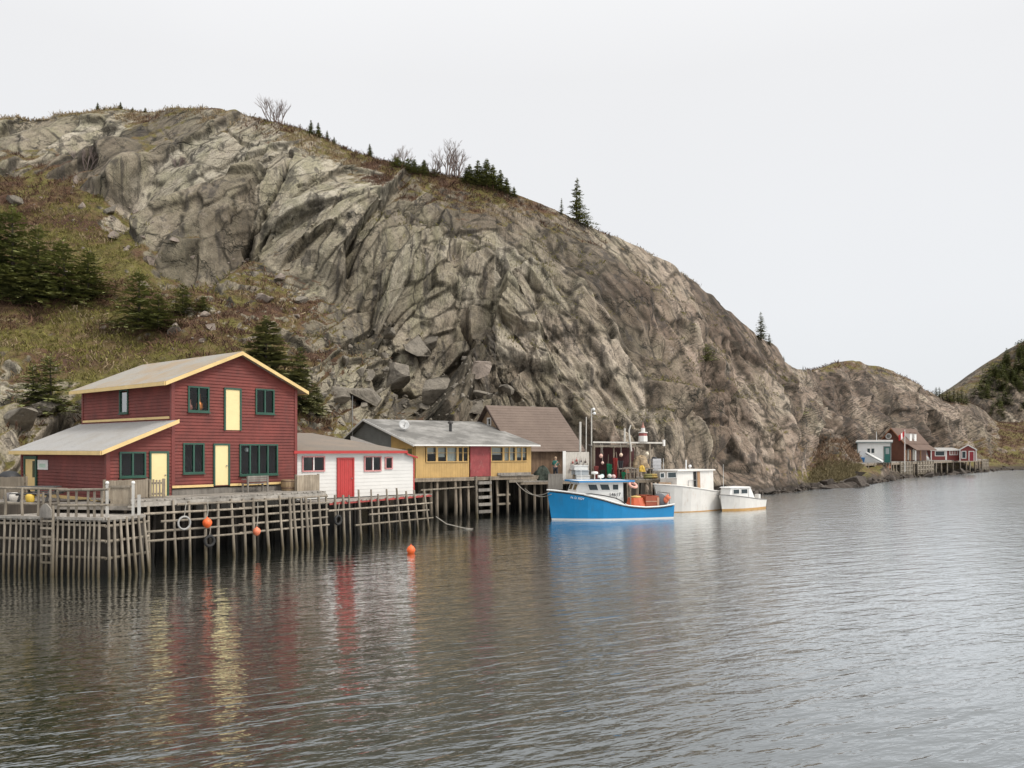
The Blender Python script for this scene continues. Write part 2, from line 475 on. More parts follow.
# ------------------------------------------------------------------ terrain: surveyed section lines, shore to crest
# each section: px, [(py, Y) for 8 stations shore..crest], [veg 8], hue
SECT = [
 (-420, [(556, 35), (470, 40), (440, 46), (400, 52), (330, 64), (260, 76), (190, 92), (112, 112)], [.6, .7, .7, .8, .9, .9, .8, .5], 0.2),
 (-150, [(556, 35), (470, 41), (440, 46), (400, 51), (330, 63), (208, 84), (138, 100), (112, 107)], [.6, .6, .5, .6, .9, .8, .12, .5], 0.2),
 (-30, [(552, 36), (470, 42), (442, 46), (402, 50), (330, 62), (205, 84), (140, 98), (118, 103)], [.6, .5, .3, .30, .85, .75, .10, .46], 0.2),
 (55, [(545, 39), (470, 46), (438, 49), (398, 52.5), (330, 64), (202, 86), (136, 99.5), (114, 105)], [.6, .6, .4, .36, .8, .72, .06, .44], 0.2),
 (110, [(540, 41), (470, 47), (435, 51), (395, 55), (330, 65), (215, 84), (142, 97), (112, 105)], [.6, .8, .7, .72, .75, .55, .06, .38], 0.15),
 (160, [(536, 43), (470, 48), (428, 52), (378, 57), (320, 65.5), (258, 76), (196, 86), (112, 103)], [.6, .9, .75, .72, .62, .45, .25, .46], 0.1),
 (210, [(532, 45), (470, 50), (420, 54), (362, 59), (312, 67), (258, 76.5), (190, 84), (113, 100)], [.6, .9, .7, .7, .58, .42, .05, .44], 0.1),
 (290, [(524, 50), (470, 54), (430, 58), (380, 62), (330, 69), (277, 77.5), (190, 84), (127, 96)], [.6, .9, .75, .55, .62, .42, .0, .5], 0.1),
 (380, [(510, 58), (470, 61), (440, 64.5), (395, 69), (360, 73), (328, 77), (240, 83.5), (162, 96)], [.5, .5, .5, .3, .35, .25, .0, .6], 0.15),
 (470, [(500, 66), (470, 68.5), (445, 71), (422, 74), (390, 77), (350, 81), (270, 87), (181, 99)], [.3, .3, .3, .2, .15, .1, .0, .68], 0.3),
 (540, [(498, 67), (478, 69.5), (455, 73), (430, 76), (390, 79), (345, 82), (280, 88), (204, 99)], [.2, .2, .2, .1, .1, .05, .0, .52], 0.5),
 (600, [(498, 69), (488, 72), (465, 74), (430, 77), (390, 80), (345, 84), (285, 91), (231, 101)], [.1, .1, .1, .08, .08, .05, .05, .36], 0.6),
 (660, [(497, 72), (489, 74), (465, 76.5), (430, 79.5), (390, 83.5), (345, 89.5), (300, 97), (260, 107)], [.1, .1, .1, .1, .15, .15, .1, .3], 0.75),
 (720, [(493, 82), (486, 84), (460, 88), (430, 91.5), (400, 95.5), (368, 101), (335, 108), (305, 117)], [.1, .1, .12, .15, .2, .15, .1, .25], 0.9),
 (770, [(491, 86), (486, 88), (464, 93), (440, 97), (415, 102), (392, 108), (368, 116), (346, 126)], [.1, .15, .2, .2, .2, .15, .15, .3], 0.95),
 (800, [(489, 92), (484, 94), (468, 99), (449, 106), (429, 113), (409, 122), (389, 132), (370, 144)], [.1, .4, .3, .25, .2, .2, .2, .4], 0.95),
 (818, [(487, 98), (480, 100), (466, 107), (449, 118), (428, 128), (407, 140), (386, 151), (370, 161)], [.2, .6, .4, .2, .15, .15, .15, .35], 0.9),
 (842, [(485, 104), (477, 107), (462, 114), (444, 124), (424, 135), (402, 147), (380, 159), (361, 174)], [.2, .6, .4, .15, .1, .12, .15, .4], 0.95),
 (880, [(482, 116), (469, 124), (459, 135), (440, 146), (420, 156), (400, 166), (382, 176), (367.5, 190)], [.15, .4, .25, .1, .1, .12, .15, .4], 0.95),
 (915, [(476, 141), (467, 150), (459, 158), (440, 166), (421, 174), (405, 182), (393, 192), (382, 205)], [.15, .3, .25, .1, .08, .1, .15, .38], 0.95),
 (945, [(473, 160), (466, 167), (458, 173), (445, 180), (432, 188), (420, 197), (409, 207), (400, 222)], [.15, .4, .4, .2, .1, .1, .15, .3], 0.95),
 (975, [(471, 174), (465, 181), (458, 187), (446, 195), (435, 204), (424, 214), (414, 226), (404, 240)], [.15, .4, .45, .35, .15, .12, .15, .3], 0.95),
 (1000, [(470, 183), (464, 190), (458, 198), (450, 207), (443, 217), (436, 228), (430, 240), (423, 255)], [.15, .4, .6, .42, .46, .46, .44, .5], 0.9),
 (1035, [(469.5, 190), (464, 197), (458, 205), (450, 214), (443, 225), (436, 238), (430, 252), (423, 270)], [.15, .4, .6, .42, .46, .46, .44, .5], 0.9),
 (1120, [(467.5, 212), (463, 219), (457, 228), (450, 238), (442, 250), (435, 264), (428, 280), (421, 300)], [.15, .4, .6, .42, .46, .46, .44, .5], 0.9),
 (1300, [(465.5, 240), (462, 248), (456, 258), (449, 270), (441, 283), (433, 298), (424, 314), (415, 335)], [.15, .4, .6, .42, .46, .46, .44, .5], 0.9),
]
FARS = [
 (880, [(470, 300), (462, 303), (452, 306), (442, 309), (432, 312), (424, 316), (417, 321), (412, 328)], [.2] * 8, .7),
 (925, [(470, 300), (460, 303), (449, 306), (437, 310), (427, 314), (418, 319), (411, 325), (405, 333)], [.2] * 8, .7),
 (950, [(470, 300), (458, 303), (446, 307), (433, 312), (421, 317), (410, 323), (401, 331), (393, 340)], [.3, .3, .3, .3, .2, .2, .25, .25], .7),
 (970, [(470, 300), (458, 303), (445, 307), (430, 312), (416, 318), (403, 325), (391, 333), (379, 344)], [.3, .3, .3, .2, .2, .2, .25, .25], .6),
 (990, [(470, 300), (457, 303), (443, 307), (427, 313), (411, 319), (395, 327), (380, 337), (364, 350)], [.3, .3, .3, .2, .2, .2, .25, .25], .6),
 (1010, [(470, 300), (457, 303), (442, 308), (424, 314), (406, 321), (388, 330), (370, 341), (352, 355)], [.3, .3, .3, .2, .2, .2, .25, .25], .6),
 (1030, [(470, 300), (456, 303), (440, 308), (420, 315), (400, 323), (380, 332), (360, 344), (340, 360)], [.3, .3, .3, .2, .2, .2, .25, .25], .6),
 (1070, [(470, 300), (456, 304), (438, 309), (416, 316), (394, 325), (372, 335), (348, 348), (322, 366)], [.2] * 8, .6),
 (1150, [(470, 300), (455, 304), (435, 310), (410, 318), (385, 328), (360, 340), (333, 355), (302, 375)], [.2] * 8, .6),
 (1320, [(470, 300), (455, 304), (435, 310), (410, 318), (385, 328), (360, 340), (330, 357), (295, 380)], [.2] * 8, .6),
]

def catmull(xs, ys, x):
    """Smooth curve through (xs, ys) (monotone Hermite); ys may have trailing axes."""
    xs = np.asarray(xs, float); ys = np.asarray(ys, float)
    sh = (-1,) + (1,) * (ys.ndim - 1)
    h = np.diff(xs).reshape(sh); d = np.diff(ys, axis=0) / h
    m = np.zeros_like(ys); m[0] = d[0]; m[-1] = d[-1]
    h1, h2 = h[:-1], h[1:]
    m[1:-1] = (d[:-1] * h2 + d[1:] * h1) / (h1 + h2)
    same = (d[:-1] * d[1:]) > 0
    lim = 2.5 * np.minimum(np.abs(d[:-1]), np.abs(d[1:]))
    m[1:-1] = np.where(same, np.sign(m[1:-1]) * np.minimum(np.abs(m[1:-1]), lim), m[1:-1] * 0.35)
    k = np.clip(np.searchsorted(xs, x, side='right') - 1, 0, len(xs) - 2)
    hh = (xs[k + 1] - xs[k]).reshape(sh); t = ((x - xs[k]) / (xs[k + 1] - xs[k])).reshape(sh)
    t2, t3 = t * t, t * t * t
    return (2 * t3 - 3 * t2 + 1) * ys[k] + (t3 - 2 * t2 + t) * hh * m[k] + (-2 * t3 + 3 * t2) * ys[k + 1] + (t3 - t2) * hh * m[k + 1]

CRACKS = [  # photo polylines, width px, depth m: joints, overhangs and gullies of the cliff
 ([(292, 156), (280, 180), (256, 212), (243, 232)], 5, 2.6), ([(262, 170), (244, 196), (228, 216)], 4, 1.6),
 ([(243, 232), (248, 246)], 4, 1.5),
 ([(236, 258), (256, 238), (268, 222)], 3, 1.0), ([(300, 186), (322, 172), (350, 160)], 3, .9), ([(330, 215), (352, 205), (372, 212), (398, 226), (428, 224)], 4, 1.5),
 ([(386, 205), (402, 224)], 3.5, 1.5), ([(452, 214), (450, 236), (456, 262), (464, 292), (472, 330), (480, 352)], 9, 2.8), ([(468, 275), (472, 296)], 7, 2.5),
 ([(480, 250), (500, 268), (520, 300)], 4, 1.2), ([(516, 270), (534, 290), (540, 310)], 6, 1.8), ([(600, 380), (618, 408), (648, 446)], 6, 1.8), ([(585, 395), (610, 430), (632, 452)], 12, 1.6),
 ([(686, 418), (702, 428), (716, 440), (726, 470)], 4, 1.6), ([(640, 290), (664, 340), (690, 400)], 3.5, 1.0), ([(700, 320), (730, 380), (764, 440)], 3.5, 1.0),
 ([(560, 240), (590, 300), (610, 340)], 4, 1.1), ([(740, 350), (770, 400), (796, 450)], 3.5, 1.0), ([(620, 260), (650, 320), (676, 380), (690, 416)], 3, .8),
 ([(660, 300), (700, 370), (740, 450)], 3, .8), ([(345, 180), (330, 215), (310, 240)], 3, .9), ([(400, 235), (396, 262), (402, 300)], 3, .8), ([(425, 228), (420, 260), (428, 300)], 3, .8),
 ([(160, 130), (190, 160), (215, 190)], 3, 1.1), ([(205, 118), (240, 140), (292, 156)], 4, 1.2), ([(480, 352), (500, 380), (516, 398)], 5, 1.5),
 ([(815, 372), (818, 410), (815, 450), (822, 478)], 6, 2.0), ([(870, 380), (900, 420), (925, 450)], 3, 1.2), ([(895, 372), (925, 410), (950, 440)], 3, 1.5), ([(935, 402), (955, 425), (985, 450)], 3, 1.5),
]

def seg_dist(px, py, a, b):
    ax, ay = a; bx, by = b
    t = np.clip(((px - ax) * (bx - ax) + (py - ay) * (by - ay)) / ((bx - ax) ** 2 + (by - ay) ** 2), 0, 1)
    return np.hypot(px - ax - t * (bx - ax), py - ay - t * (by - ay))

TERR = {}
def terrain(name, sects, us, nv, back, mat, amp, features=True, seed=3):
    xs = [s[0] for s in sects]
    PY = np.array([[p[0] for p in s[1]] for s in sects], float); YY = np.array([[p[1] for p in s[1]] for s in sects], float)
    VG = np.array([s[2] for s in sects], float); HU = np.array([s[3] for s in sects], float)
    us = np.asarray(us, float)
    py8, y8, v8 = catmull(xs, PY, us), catmull(xs, YY, us), catmull(xs, VG, us)
    hu = catmull(xs, HU, us)
    vs = np.linspace(0, 7, nv)
    st = np.arange(8.0)
    py = catmull(st, py8.T, vs).T; yy = catmull(st, y8.T, vs).T; vg = np.clip(catmull(st, v8.T, vs).T, 0, 1)
    X = (us[:, None] - 512) / FPX * yy; Z = CAMZ - (py - HORIZ) / FPX * yy; Yw = yy
    # below the water line in front, and the plateau behind the crest
    nf, nb = 6, 26
    kx = (us[:, None] - 512) / FPX
    tf = np.linspace(1, 0, nf + 1)[:-1][None, :]
    Yf = yy[:, :1] - 3.0 * tf; Zf = np.minimum(Z[:, :1], 0.3) - 2.2 * tf + 0 * Yf
    tb = (np.linspace(0, 1, nb + 1)[1:] ** 1.6)[None, :]
    sl = np.clip((Z[:, -1:] - Z[:, -12:-11]) / np.maximum(yy[:, -1:] - yy[:, -12:-11], .1), 0, 1.0)
    Yb = yy[:, -1:] + back * tb; Zb = Z[:, -1:] + np.where(tb * back < 8, 0.0, 0) + (tb * back) * np.maximum(0, .10 - .0) - tb * tb * back * 0.45
    Yall = np.concatenate([Yf, Yw, Yb], 1); Zall = np.concatenate([Zf, Z, Zb], 1)
    Xall = np.concatenate([kx * Yf, X, kx * yy[:, -1:] + (kx * 0.6) * (Yb - yy[:, -1:])], 1)
    V = np.concatenate([np.repeat(vg[:, :1], nf, 1), vg, np.repeat(vg[:, -1:], nb, 1)], 1)
    nu, nw = Xall.shape
    P = np.stack([Xall, Yall, Zall], -1)
    du = np.gradient(P, axis=0); dv = np.gradient(P, axis=1)
    N = np.cross(du, dv); N /= np.linalg.norm(N, axis=-1, keepdims=True) + 1e-9
    # smooth normals
    for _ in range(10):
        N[1:-1] = (N[:-2] + N[1:-1] * 2 + N[2:]) / 4
        N[:, 1:-1] = (N[:, :-2] + N[:, 1:-1] * 2 + N[:, 2:]) / 4
    N /= np.linalg.norm(N, axis=-1, keepdims=True) + 1e-9
    p = P.reshape(-1, 3); nn = N.reshape(-1, 3)
    U = np.repeat(us[:, None], nw, 1).reshape(-1); veg = V.reshape(-1).copy(); H = np.repeat(hu[:, None], nw, 1).reshape(-1)
    rockw = np.clip(1.15 - veg * 1.15, 0.12, 1.0)
    # directional break-up in the surface itself: blocks jointed down to the west, beds dipping east
    la = np.concatenate([[0], np.cumsum(np.linalg.norm(np.diff(P[:, nf + int(nv * .6)], axis=0), axis=-1))])
    lb = np.concatenate([np.zeros((nu, 1)), np.cumsum(np.linalg.norm(np.diff(P, axis=1), axis=-1), axis=1)], 1)
    qa = np.repeat(la[:, None], nw, 1).reshape(-1); qb = lb.reshape(-1)
    q = np.stack([qa, qb, 0 * qa], -1)
    warp = np.stack([fbm(q * 0.05, 3, 40), fbm(q * 0.05, 3, 50), 0 * qa], -1) * 5.0
    warp += np.stack([fbm(q * 0.5, 3, 70), fbm(q * 0.5, 3, 80), 0 * qa], -1) * 0.35
    q0 = q + .22 * warp; q_ = q + warp
    def bedded(ex, eb, stretch):
        k = math.hypot(ex, eb); ex /= k; eb /= k
        q = q0 if ex > 0 else q_
        al = q[:, 0] * ex + q[:, 1] * eb; ac = -q[:, 0] * eb + q[:, 1] * ex
        return np.stack([al / stretch, ac, 0 * al + 0.37], -1)
    we = np.clip((U - 430) / 130, 0, 1)
    qw = bedded(-0.52, -0.85, 1.9); qe = bedded(0.50, -0.86, 3.6)
    disp = np.zeros(len(p))
    tone = np.zeros(len(p)); crk = np.zeros(len(p))
    for size, a, sd, tw in ((13.0, 4.6, 1, .42), (5.6, 2.5, 11, .30), (2.5, 1.05, 21, .20), (1.15, 0.40, 31, .08)):
        size *= amp ** 0.8
        hw, cw, tw_ = facets(qw / size, sd + seed * 100, 2.7, min(.35, .012 + .22 / size))
        he, ce, te_ = facets(qe / (size * 0.62), sd + 500 + seed * 100, 2.4, min(.55, .04 + .55 / size))
        sel = we > .5
        cut = np.clip(1 - np.where(sel, ce * .62, cw) * size / (0.17 + 0.034 * size), 0, 1)
        disp += a * amp * (hw * (1 - we) + 0.58 * he * we) - 0.10 * a * cut * amp
        tone += tw * np.where(sel, te_, tw_); crk = np.maximum(crk, np.clip(cut * 1.5 - .08, 0, 1) * (.30 + .70 * (size > 2)))
    for stz, fr_, am in ((7.0, .45, .60), (8.0, 1.1, .30), (6.0, 2.4, .14)):
        bq = bedded(0.50, -0.86, stz) * fr_; wq = bedded(-0.52, -0.85, 4.0) * fr_
        disp += am * amp * (we * fbm(bq, 3, 200 + int(stz), ridge=True) + 0.10 * (1 - we) * fbm(wq, 3, 230 + int(stz)))
    bedco = bedded(-0.52, -0.85, 1.0) * np.array([3.2, 1.0, 1.0]) * (1 - we)[:, None] + bedded(0.50, -0.86, 1.0) * we[:, None]
    disp += 0.16 * amp * fbm(p * 0.9, 4, 7) + 0.7 * amp * fbm(p * 0.10, 3, 8)
    soft = 1.3 * amp * fbm(p * 0.09, 3, 9) + 0.55 * amp * fbm(p * 0.4, 3, 14, ridge=True) + 0.22 * fbm(p * 1.6, 3, 15)
    # heath breaks through where the rock is not bare
    breaks = np.clip((veg + 0.45 * fbm(p * 0.13, 4, 33) - 0.42) / 0.2, 0, 1)
    d = disp * (1 - 0.92 * breaks) * np.maximum(rockw, .35) + soft * (0.25 + 0.75 * breaks) * 0.8
    if features:
        ppx = 512 + p[:, 0] / p[:, 1] * FPX; ppy = HORIZ - (p[:, 2] - CAMZ) / p[:, 1] * FPX
        wob = 7.0 * fbm(p * 0.3, 4, 77)
        for line, w, depth in CRACKS:
            near = (ppx > min(a[0] for a in line) - 20) & (ppx < max(a[0] for a in line) + 20)
            idx = np.nonzero(near)[0]
            best = np.full(len(idx), 1e9)
            for a, b2 in zip(line[:-1], line[1:]):
                best = np.minimum(best, seg_dist(ppx[idx] + wob[idx], ppy[idx] + 0.6 * wob[idx][::1], a, b2))
            w2 = w * .62 * (0.55 + 0.9 * np.clip(.5 + fbm(p[idx] * .35, 2, 78), 0, 1))
            t = np.clip(1 - best / w2, 0, 1)
            d[idx] -= depth * (1 - (1 - t) ** 2.2) * np.clip(.62 + 1.1 * fbm(p[idx] * .22, 3, 79), .05, 1.25)
    # wear the eastern edges down a little
    dg = d.reshape(nu, nw); k_e = np.maximum(np.clip((U.reshape(nu, nw) - 540) / 80, 0, 1), np.clip((240 - U.reshape(nu, nw)) / 60, 0, .9))
    for _ in range(3):
        b_ = dg.copy()
        b_[1:-1, 1:-1] = (dg[1:-1, 1:-1] * 4 + (dg[:-2, 1:-1] + dg[2:, 1:-1] + dg[1:-1, :-2] + dg[1:-1, 2:]) * 2 + dg[:-2, :-2] + dg[2:, 2:] + dg[:-2, 2:] + dg[2:, :-2]) / 16
        dg = dg * (1 - k_e) + b_ * k_e
    d = dg.reshape(-1)
    # keep the shore and the buried edge calm
    rows = np.tile(np.arange(nw), nu)
    low = np.clip((p[:, 2] - 0.3) / 5.0, 0.12, 1)
    d *= low
    d *= np.interp(rows, [0, nf + nv * .70, nf + nv * .90, nf + nv + 8, 9999], [1, 1, .5, .25, .25])
    nd = nn.copy(); nd[:, 2] *= 0.75
    P2 = p + nd * d[:, None]
    me = bpy.data.meshes.new(name)
    idx = np.arange(nu * nw).reshape(nu, nw)
    quads = np.stack([idx[:-1, :-1], idx[1:, :-1], idx[1:, 1:], idx[:-1, 1:]], -1).reshape(-1, 4)
    me.vertices.add(len(P2)); me.vertices.foreach_set('co', P2.astype(np.float32).reshape(-1))
    me.loops.add(quads.size); me.loops.foreach_set('vertex_index', quads.astype(np.int32).reshape(-1))
    me.polygons.add(len(quads)); me.polygons.foreach_set('loop_start', (np.arange(len(quads)) * 4).astype(np.int32))
    me.update(calc_edges=True)
    me.polygons.foreach_set('use_smooth', np.zeros(len(quads), dtype=bool))
    # growth settles on what lies flat
    G = P2.reshape(nu, nw, 3)
    n2 = np.cross(np.gradient(G, axis=0), np.gradient(G, axis=1)); n2 /= np.linalg.norm(n2, axis=-1, keepdims=True) + 1e-9
    flat = n2[..., 2].reshape(-1)
    vegf = np.clip(veg * 0.85 + np.clip((flat - 0.55) * 0.8, -0.35, 0.28) * np.clip(veg * 3 + .25, 0, 1), 0, 1)
    for nm, arr in (('veg', vegf), ('hue', H), ('tone', tone), ('crack', crk)):
        at_ = me.attributes.new(nm, 'FLOAT', 'POINT'); at_.data.foreach_set('value', arr.astype(np.float32))
    bv = me.attributes.new('bed', 'FLOAT_VECTOR', 'POINT'); bv.data.foreach_set('vector', bedco.astype(np.float32).reshape(-1))
    me.materials.append(mat)
    o = bpy.data.objects.new(name, me); COL.objects.link(o)
    tag(o, kind='structure')
    TERR[name] = (G, n2, vegf.reshape(nu, nw), us, nf, nv)
    return o

us_main = np.concatenate([np.linspace(-420, -30, 110, endpoint=False), np.linspace(-30, 700, 690, endpoint=False), np.linspace(700, 840, 260, endpoint=False), np.linspace(840, 1040, 200, endpoint=False), np.linspace(1040, 1300, 40)])
terrain('cliff_hillside', SECT, us_main, 700, 70, M_ROCK, 1.0)
terrain('far_hill', FARS, np.linspace(880, 1320, 240), 110, 120, M_FARROCK, 2.0, features=False, seed=5)

def terrain_at(px, py_target, name='cliff_hillside', vmin=0):
    """The terrain point seen nearest to a photo position, for planting things on it."""
    G, n2, vegf, us, nf, nv = TERR[name]
    i = int(np.argmin(np.abs(us - px)))
    sub = G[max(0, i - 6):i + 7, nf + vmin:nf + nv + 1].reshape(-1, 3)
    qx = 512 + sub[:, 0] / sub[:, 1] * FPX; qy = HORIZ - (sub[:, 2] - CAMZ) / sub[:, 1] * FPX
    k = int(np.argmin((qx - px) ** 2 + (qy - py_target) ** 2 + 0.02 * sub[:, 1]))
    return Vector(sub[k])

# ------------------------------------------------------------------ water
def water_material():
    m, n, l, b = new_mat('harbour_water')
    g = n.new('ShaderNodeNewGeometry').outputs['Position']
    big = noise(n, l, rot_scale(n, l, g, (0.10, 0.22, 1), R(24)), 1.0, 3, 0.5)
    w1 = noise(n, l, rot_scale(n, l, g, (0.50, 1.75, 1), R(27)), 1.0, 3, 0.5, 0.5)
    w2 = noise(n, l, rot_scale(n, l, g, (1.5, 3.8, 1), R(19)), 1.0, 3, 0.55, 0.3)
    w3 = noise(n, l, rot_scale(n, l, g, (5.0, 10.0, 1), R(33)), 1.0, 2, 0.5)
    # wind lanes: calmer in the lee of the wharves, livelier out in the gut
    lane = noise(n, l, rot_scale(n, l, g, (0.03, 0.10, 1), R(35)), 1.0, 3, 0.55)
    sep = n.new('ShaderNodeSeparateXYZ'); l.new(g, sep.inputs[0])
    lee = n.new('ShaderNodeMapRange'); lee.inputs['From Min'].default_value = -11.0; lee.inputs['From Max'].default_value = 9.0
    lee.inputs['To Min'].default_value = 0.42; lee.inputs['To Max'].default_value = 1.0
    l.new(sep.outputs['X'], lee.inputs['Value'])
    lv = math_(n, l, 'MULTIPLY', lee.outputs[0], ramp(n, l, lane, [(0.3, (0.7, 0.7, 0.7)), (0.7, (1.2, 1.2, 1.2))]))
    big_ = math_(n, l, 'MULTIPLY', math_(n, l, 'MULTIPLY', w1, 0.078), lv)
    sm = math_(n, l, 'MULTIPLY', math_(n, l, 'ADD', math_(n, l, 'MULTIPLY', w2, 0.033), math_(n, l, 'MULTIPLY', w3, 0.005)), math_(n, l, 'ADD', math_(n, l, 'MULTIPLY', lv, 0.65), 0.35))
    h = math_(n, l, 'ADD', math_(n, l, 'ADD', big_, sm), math_(n, l, 'MULTIPLY', big, 0.05))
    bp = n.new('ShaderNodeBump'); bp.inputs['Strength'].default_value = 1.0; bp.inputs['Distance'].default_value = 1.0
    l.new(h, bp.inputs['Height'])
    n.remove(b)
    body = n.new('ShaderNodeBsdfDiffuse'); body.inputs[0].default_value = (0.016, 0.020, 0.016, 1)
    gl = n.new('ShaderNodeBsdfGlossy'); gl.inputs['Color'].default_value = (0.955, 0.985, 1.0, 1)
    rr = n.new('ShaderNodeMapRange'); rr.inputs['From Min'].default_value = 0.42; rr.inputs['From Max'].default_value = 1.0; rr.inputs['To Min'].default_value = 0.05; rr.inputs['To Max'].default_value = 0.18
    l.new(lee.outputs[0], rr.inputs['Value']); l.new(rr.outputs[0], gl.inputs['Roughness'])
    lw = n.new('ShaderNodeLayerWeight'); lw.inputs['Blend'].default_value = 0.5
    mx = n.new('ShaderNodeMixShader')
    for nd in (body, gl, lw): l.new(bp.outputs[0], nd.inputs['Normal'])
    rf = ramp(n, l, lw.outputs['Facing'], [(0.0, (.03, .03, .03)), (.35, (.10, .10, .10)), (.5, (.24, .24, .24)), (.69, (.455, .455, .455)), (.81, (.84, .84, .84)), (1.0, (.97, .97, .97))])
    l.new(rf, mx.inputs[0]); l.new(body.outputs[0], mx.inputs[1]); l.new(gl.outputs[0], mx.inputs[2])
    l.new(mx.outputs[0], [k for k in n if k.type == 'OUTPUT_MATERIAL'][0].inputs[0])
    return m
M_WATER = water_material()
mb = MB()
mb.face([(-900, -60, 0), (1500, -60, 0), (1500, 1600, 0), (-900, 1600, 0)])
tag(mb.build('water', M_WATER, origin=(0, 0, 0)), kind='structure')
mb = MB()
mb.face([(-1000, -100, -3.0), (1600, -100, -3.0), (1600, 1700, -3.0), (-1000, 1700, -3.0)])
tag(mb.build('seabed', plain('seabed_mud', (0.05, 0.045, 0.035), 0.9), origin=(0, 0, -3)), kind='structure')
# ------------------------------------------------------------------ building materials
M_RED = painted('red_clapboard_paint', (0.172, 0.034, 0.025), 0.7, 0.34, 1.1, (0.085, 0.036, 0.030), 0.65)
M_REDTRIM = painted('red_trim_paint', (0.175, 0.032, 0.024), 0.55, 0.12)
M_GREEN = painted('green_trim_paint', (0.018, 0.075, 0.048), 0.5, 0.2)
M_YELLOW = painted('pale_yellow_paint', (0.82, 0.67, 0.34), 0.5, 0.06, 1.2, (0.45, 0.33, 0.15), 0.15)
M_FASCIA = painted('yellow_fascia_paint', (0.74, 0.53, 0.23), 0.55, 0.1, 1.5, (0.4, 0.3, 0.16), 0.3)
M_WHITE = painted('white_board_paint', (0.68, 0.66, 0.625), 0.55, 0.05, 1.2, (0.45, 0.40, 0.34), 0.18)
M_BRIGHTRED = painted('bright_red_paint', (0.45, 0.034, 0.030), 0.5, 0.1)
M_OCHRE = painted('ochre_board_paint', (0.54, 0.345, 0.125), 0.6, 0.14, 1.4, (0.22, 0.14, 0.07), 0.35, (14, 14, 1))
M_RUST = painted('faded_red_door_paint', (0.30, 0.055, 0.055), 0.65, 0.25, 2.2, (0.36, 0.22, 0.19), 0.6)
M_SLATE = painted('grey_green_board_paint', (0.185, 0.19, 0.18), 0.7, 0.15)
M_GLASS = glass_mat('window_glass')
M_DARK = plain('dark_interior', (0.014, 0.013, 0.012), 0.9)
M_WHITEP = painted('white_trim_paint', (0.78, 0.76, 0.72), 0.5, 0.05)
M_CURTAIN = plain('lace_curtain', (0.55, 0.54, 0.50), 0.9)

def roof_material(name, base, stain, amt, fine=22):
    m, n, l, b = new_mat(name)
    P = n.new('ShaderNodeNewGeometry').outputs['Position']
    t = noise(n, l, P, 0.55, 6, 0.65)
    f = noise(n, l, P, fine, 3, 0.7)
    c = ramp(n, l, f, [(0.25, tuple(x * 0.72 for x in base)), (0.75, tuple(min(1, x * 1.2) for x in base))])
    c = mixc(n, l, math_(n, l, 'MULTIPLY', ramp(n, l, t, [(0.44, (0, 0, 0)), (0.62, (1, 1, 1))]), amt), c, stain)
    c = mixc(n, l, math_(n, l, 'MULTIPLY', ramp(n, l, noise(n, l, P, 1.9, 6, 0.7), [(0.55, (0, 0, 0)), (0.7, (1, 1, 1))]), 0.35), c, tuple(x * 0.5 for x in base))
    l.new(c, b.inputs['Base Color']); b.inputs['Roughness'].default_value = 0.85
    bump(n, l, b, f, 0.4, 0.02)
    return m
M_ROOFRED = roof_material('grey_felt_roof_with_ochre_lichen', (0.33, 0.305, 0.265), (0.34, 0.225, 0.11), 0.6)
M_ROOFLEAN = roof_material('pale_grey_felt_roof', (0.36, 0.35, 0.335), (0.29, 0.26, 0.215), 0.45)
M_ROOFTAN = roof_material('tan_felt_roof', (0.20, 0.168, 0.137), (0.26, 0.20, 0.15), 0.5)
M_ROOFGREY = roof_material('patchy_grey_roof', (0.15, 0.143, 0.13), (0.34, 0.325, 0.30), 0.75)
M_SHINGLE = roof_material('brown_shingle_roof', (0.145, 0.105, 0.082), (0.19, 0.14, 0.11), 0.5, 12)
M_GREYWOOD = weathered('weathered_grey_boards', (0.16, 0.14, 0.12), (0.42, 0.385, 0.335))
M_TANWOOD = weathered('weathered_tan_boards', (0.22, 0.175, 0.125), (0.46, 0.385, 0.29))

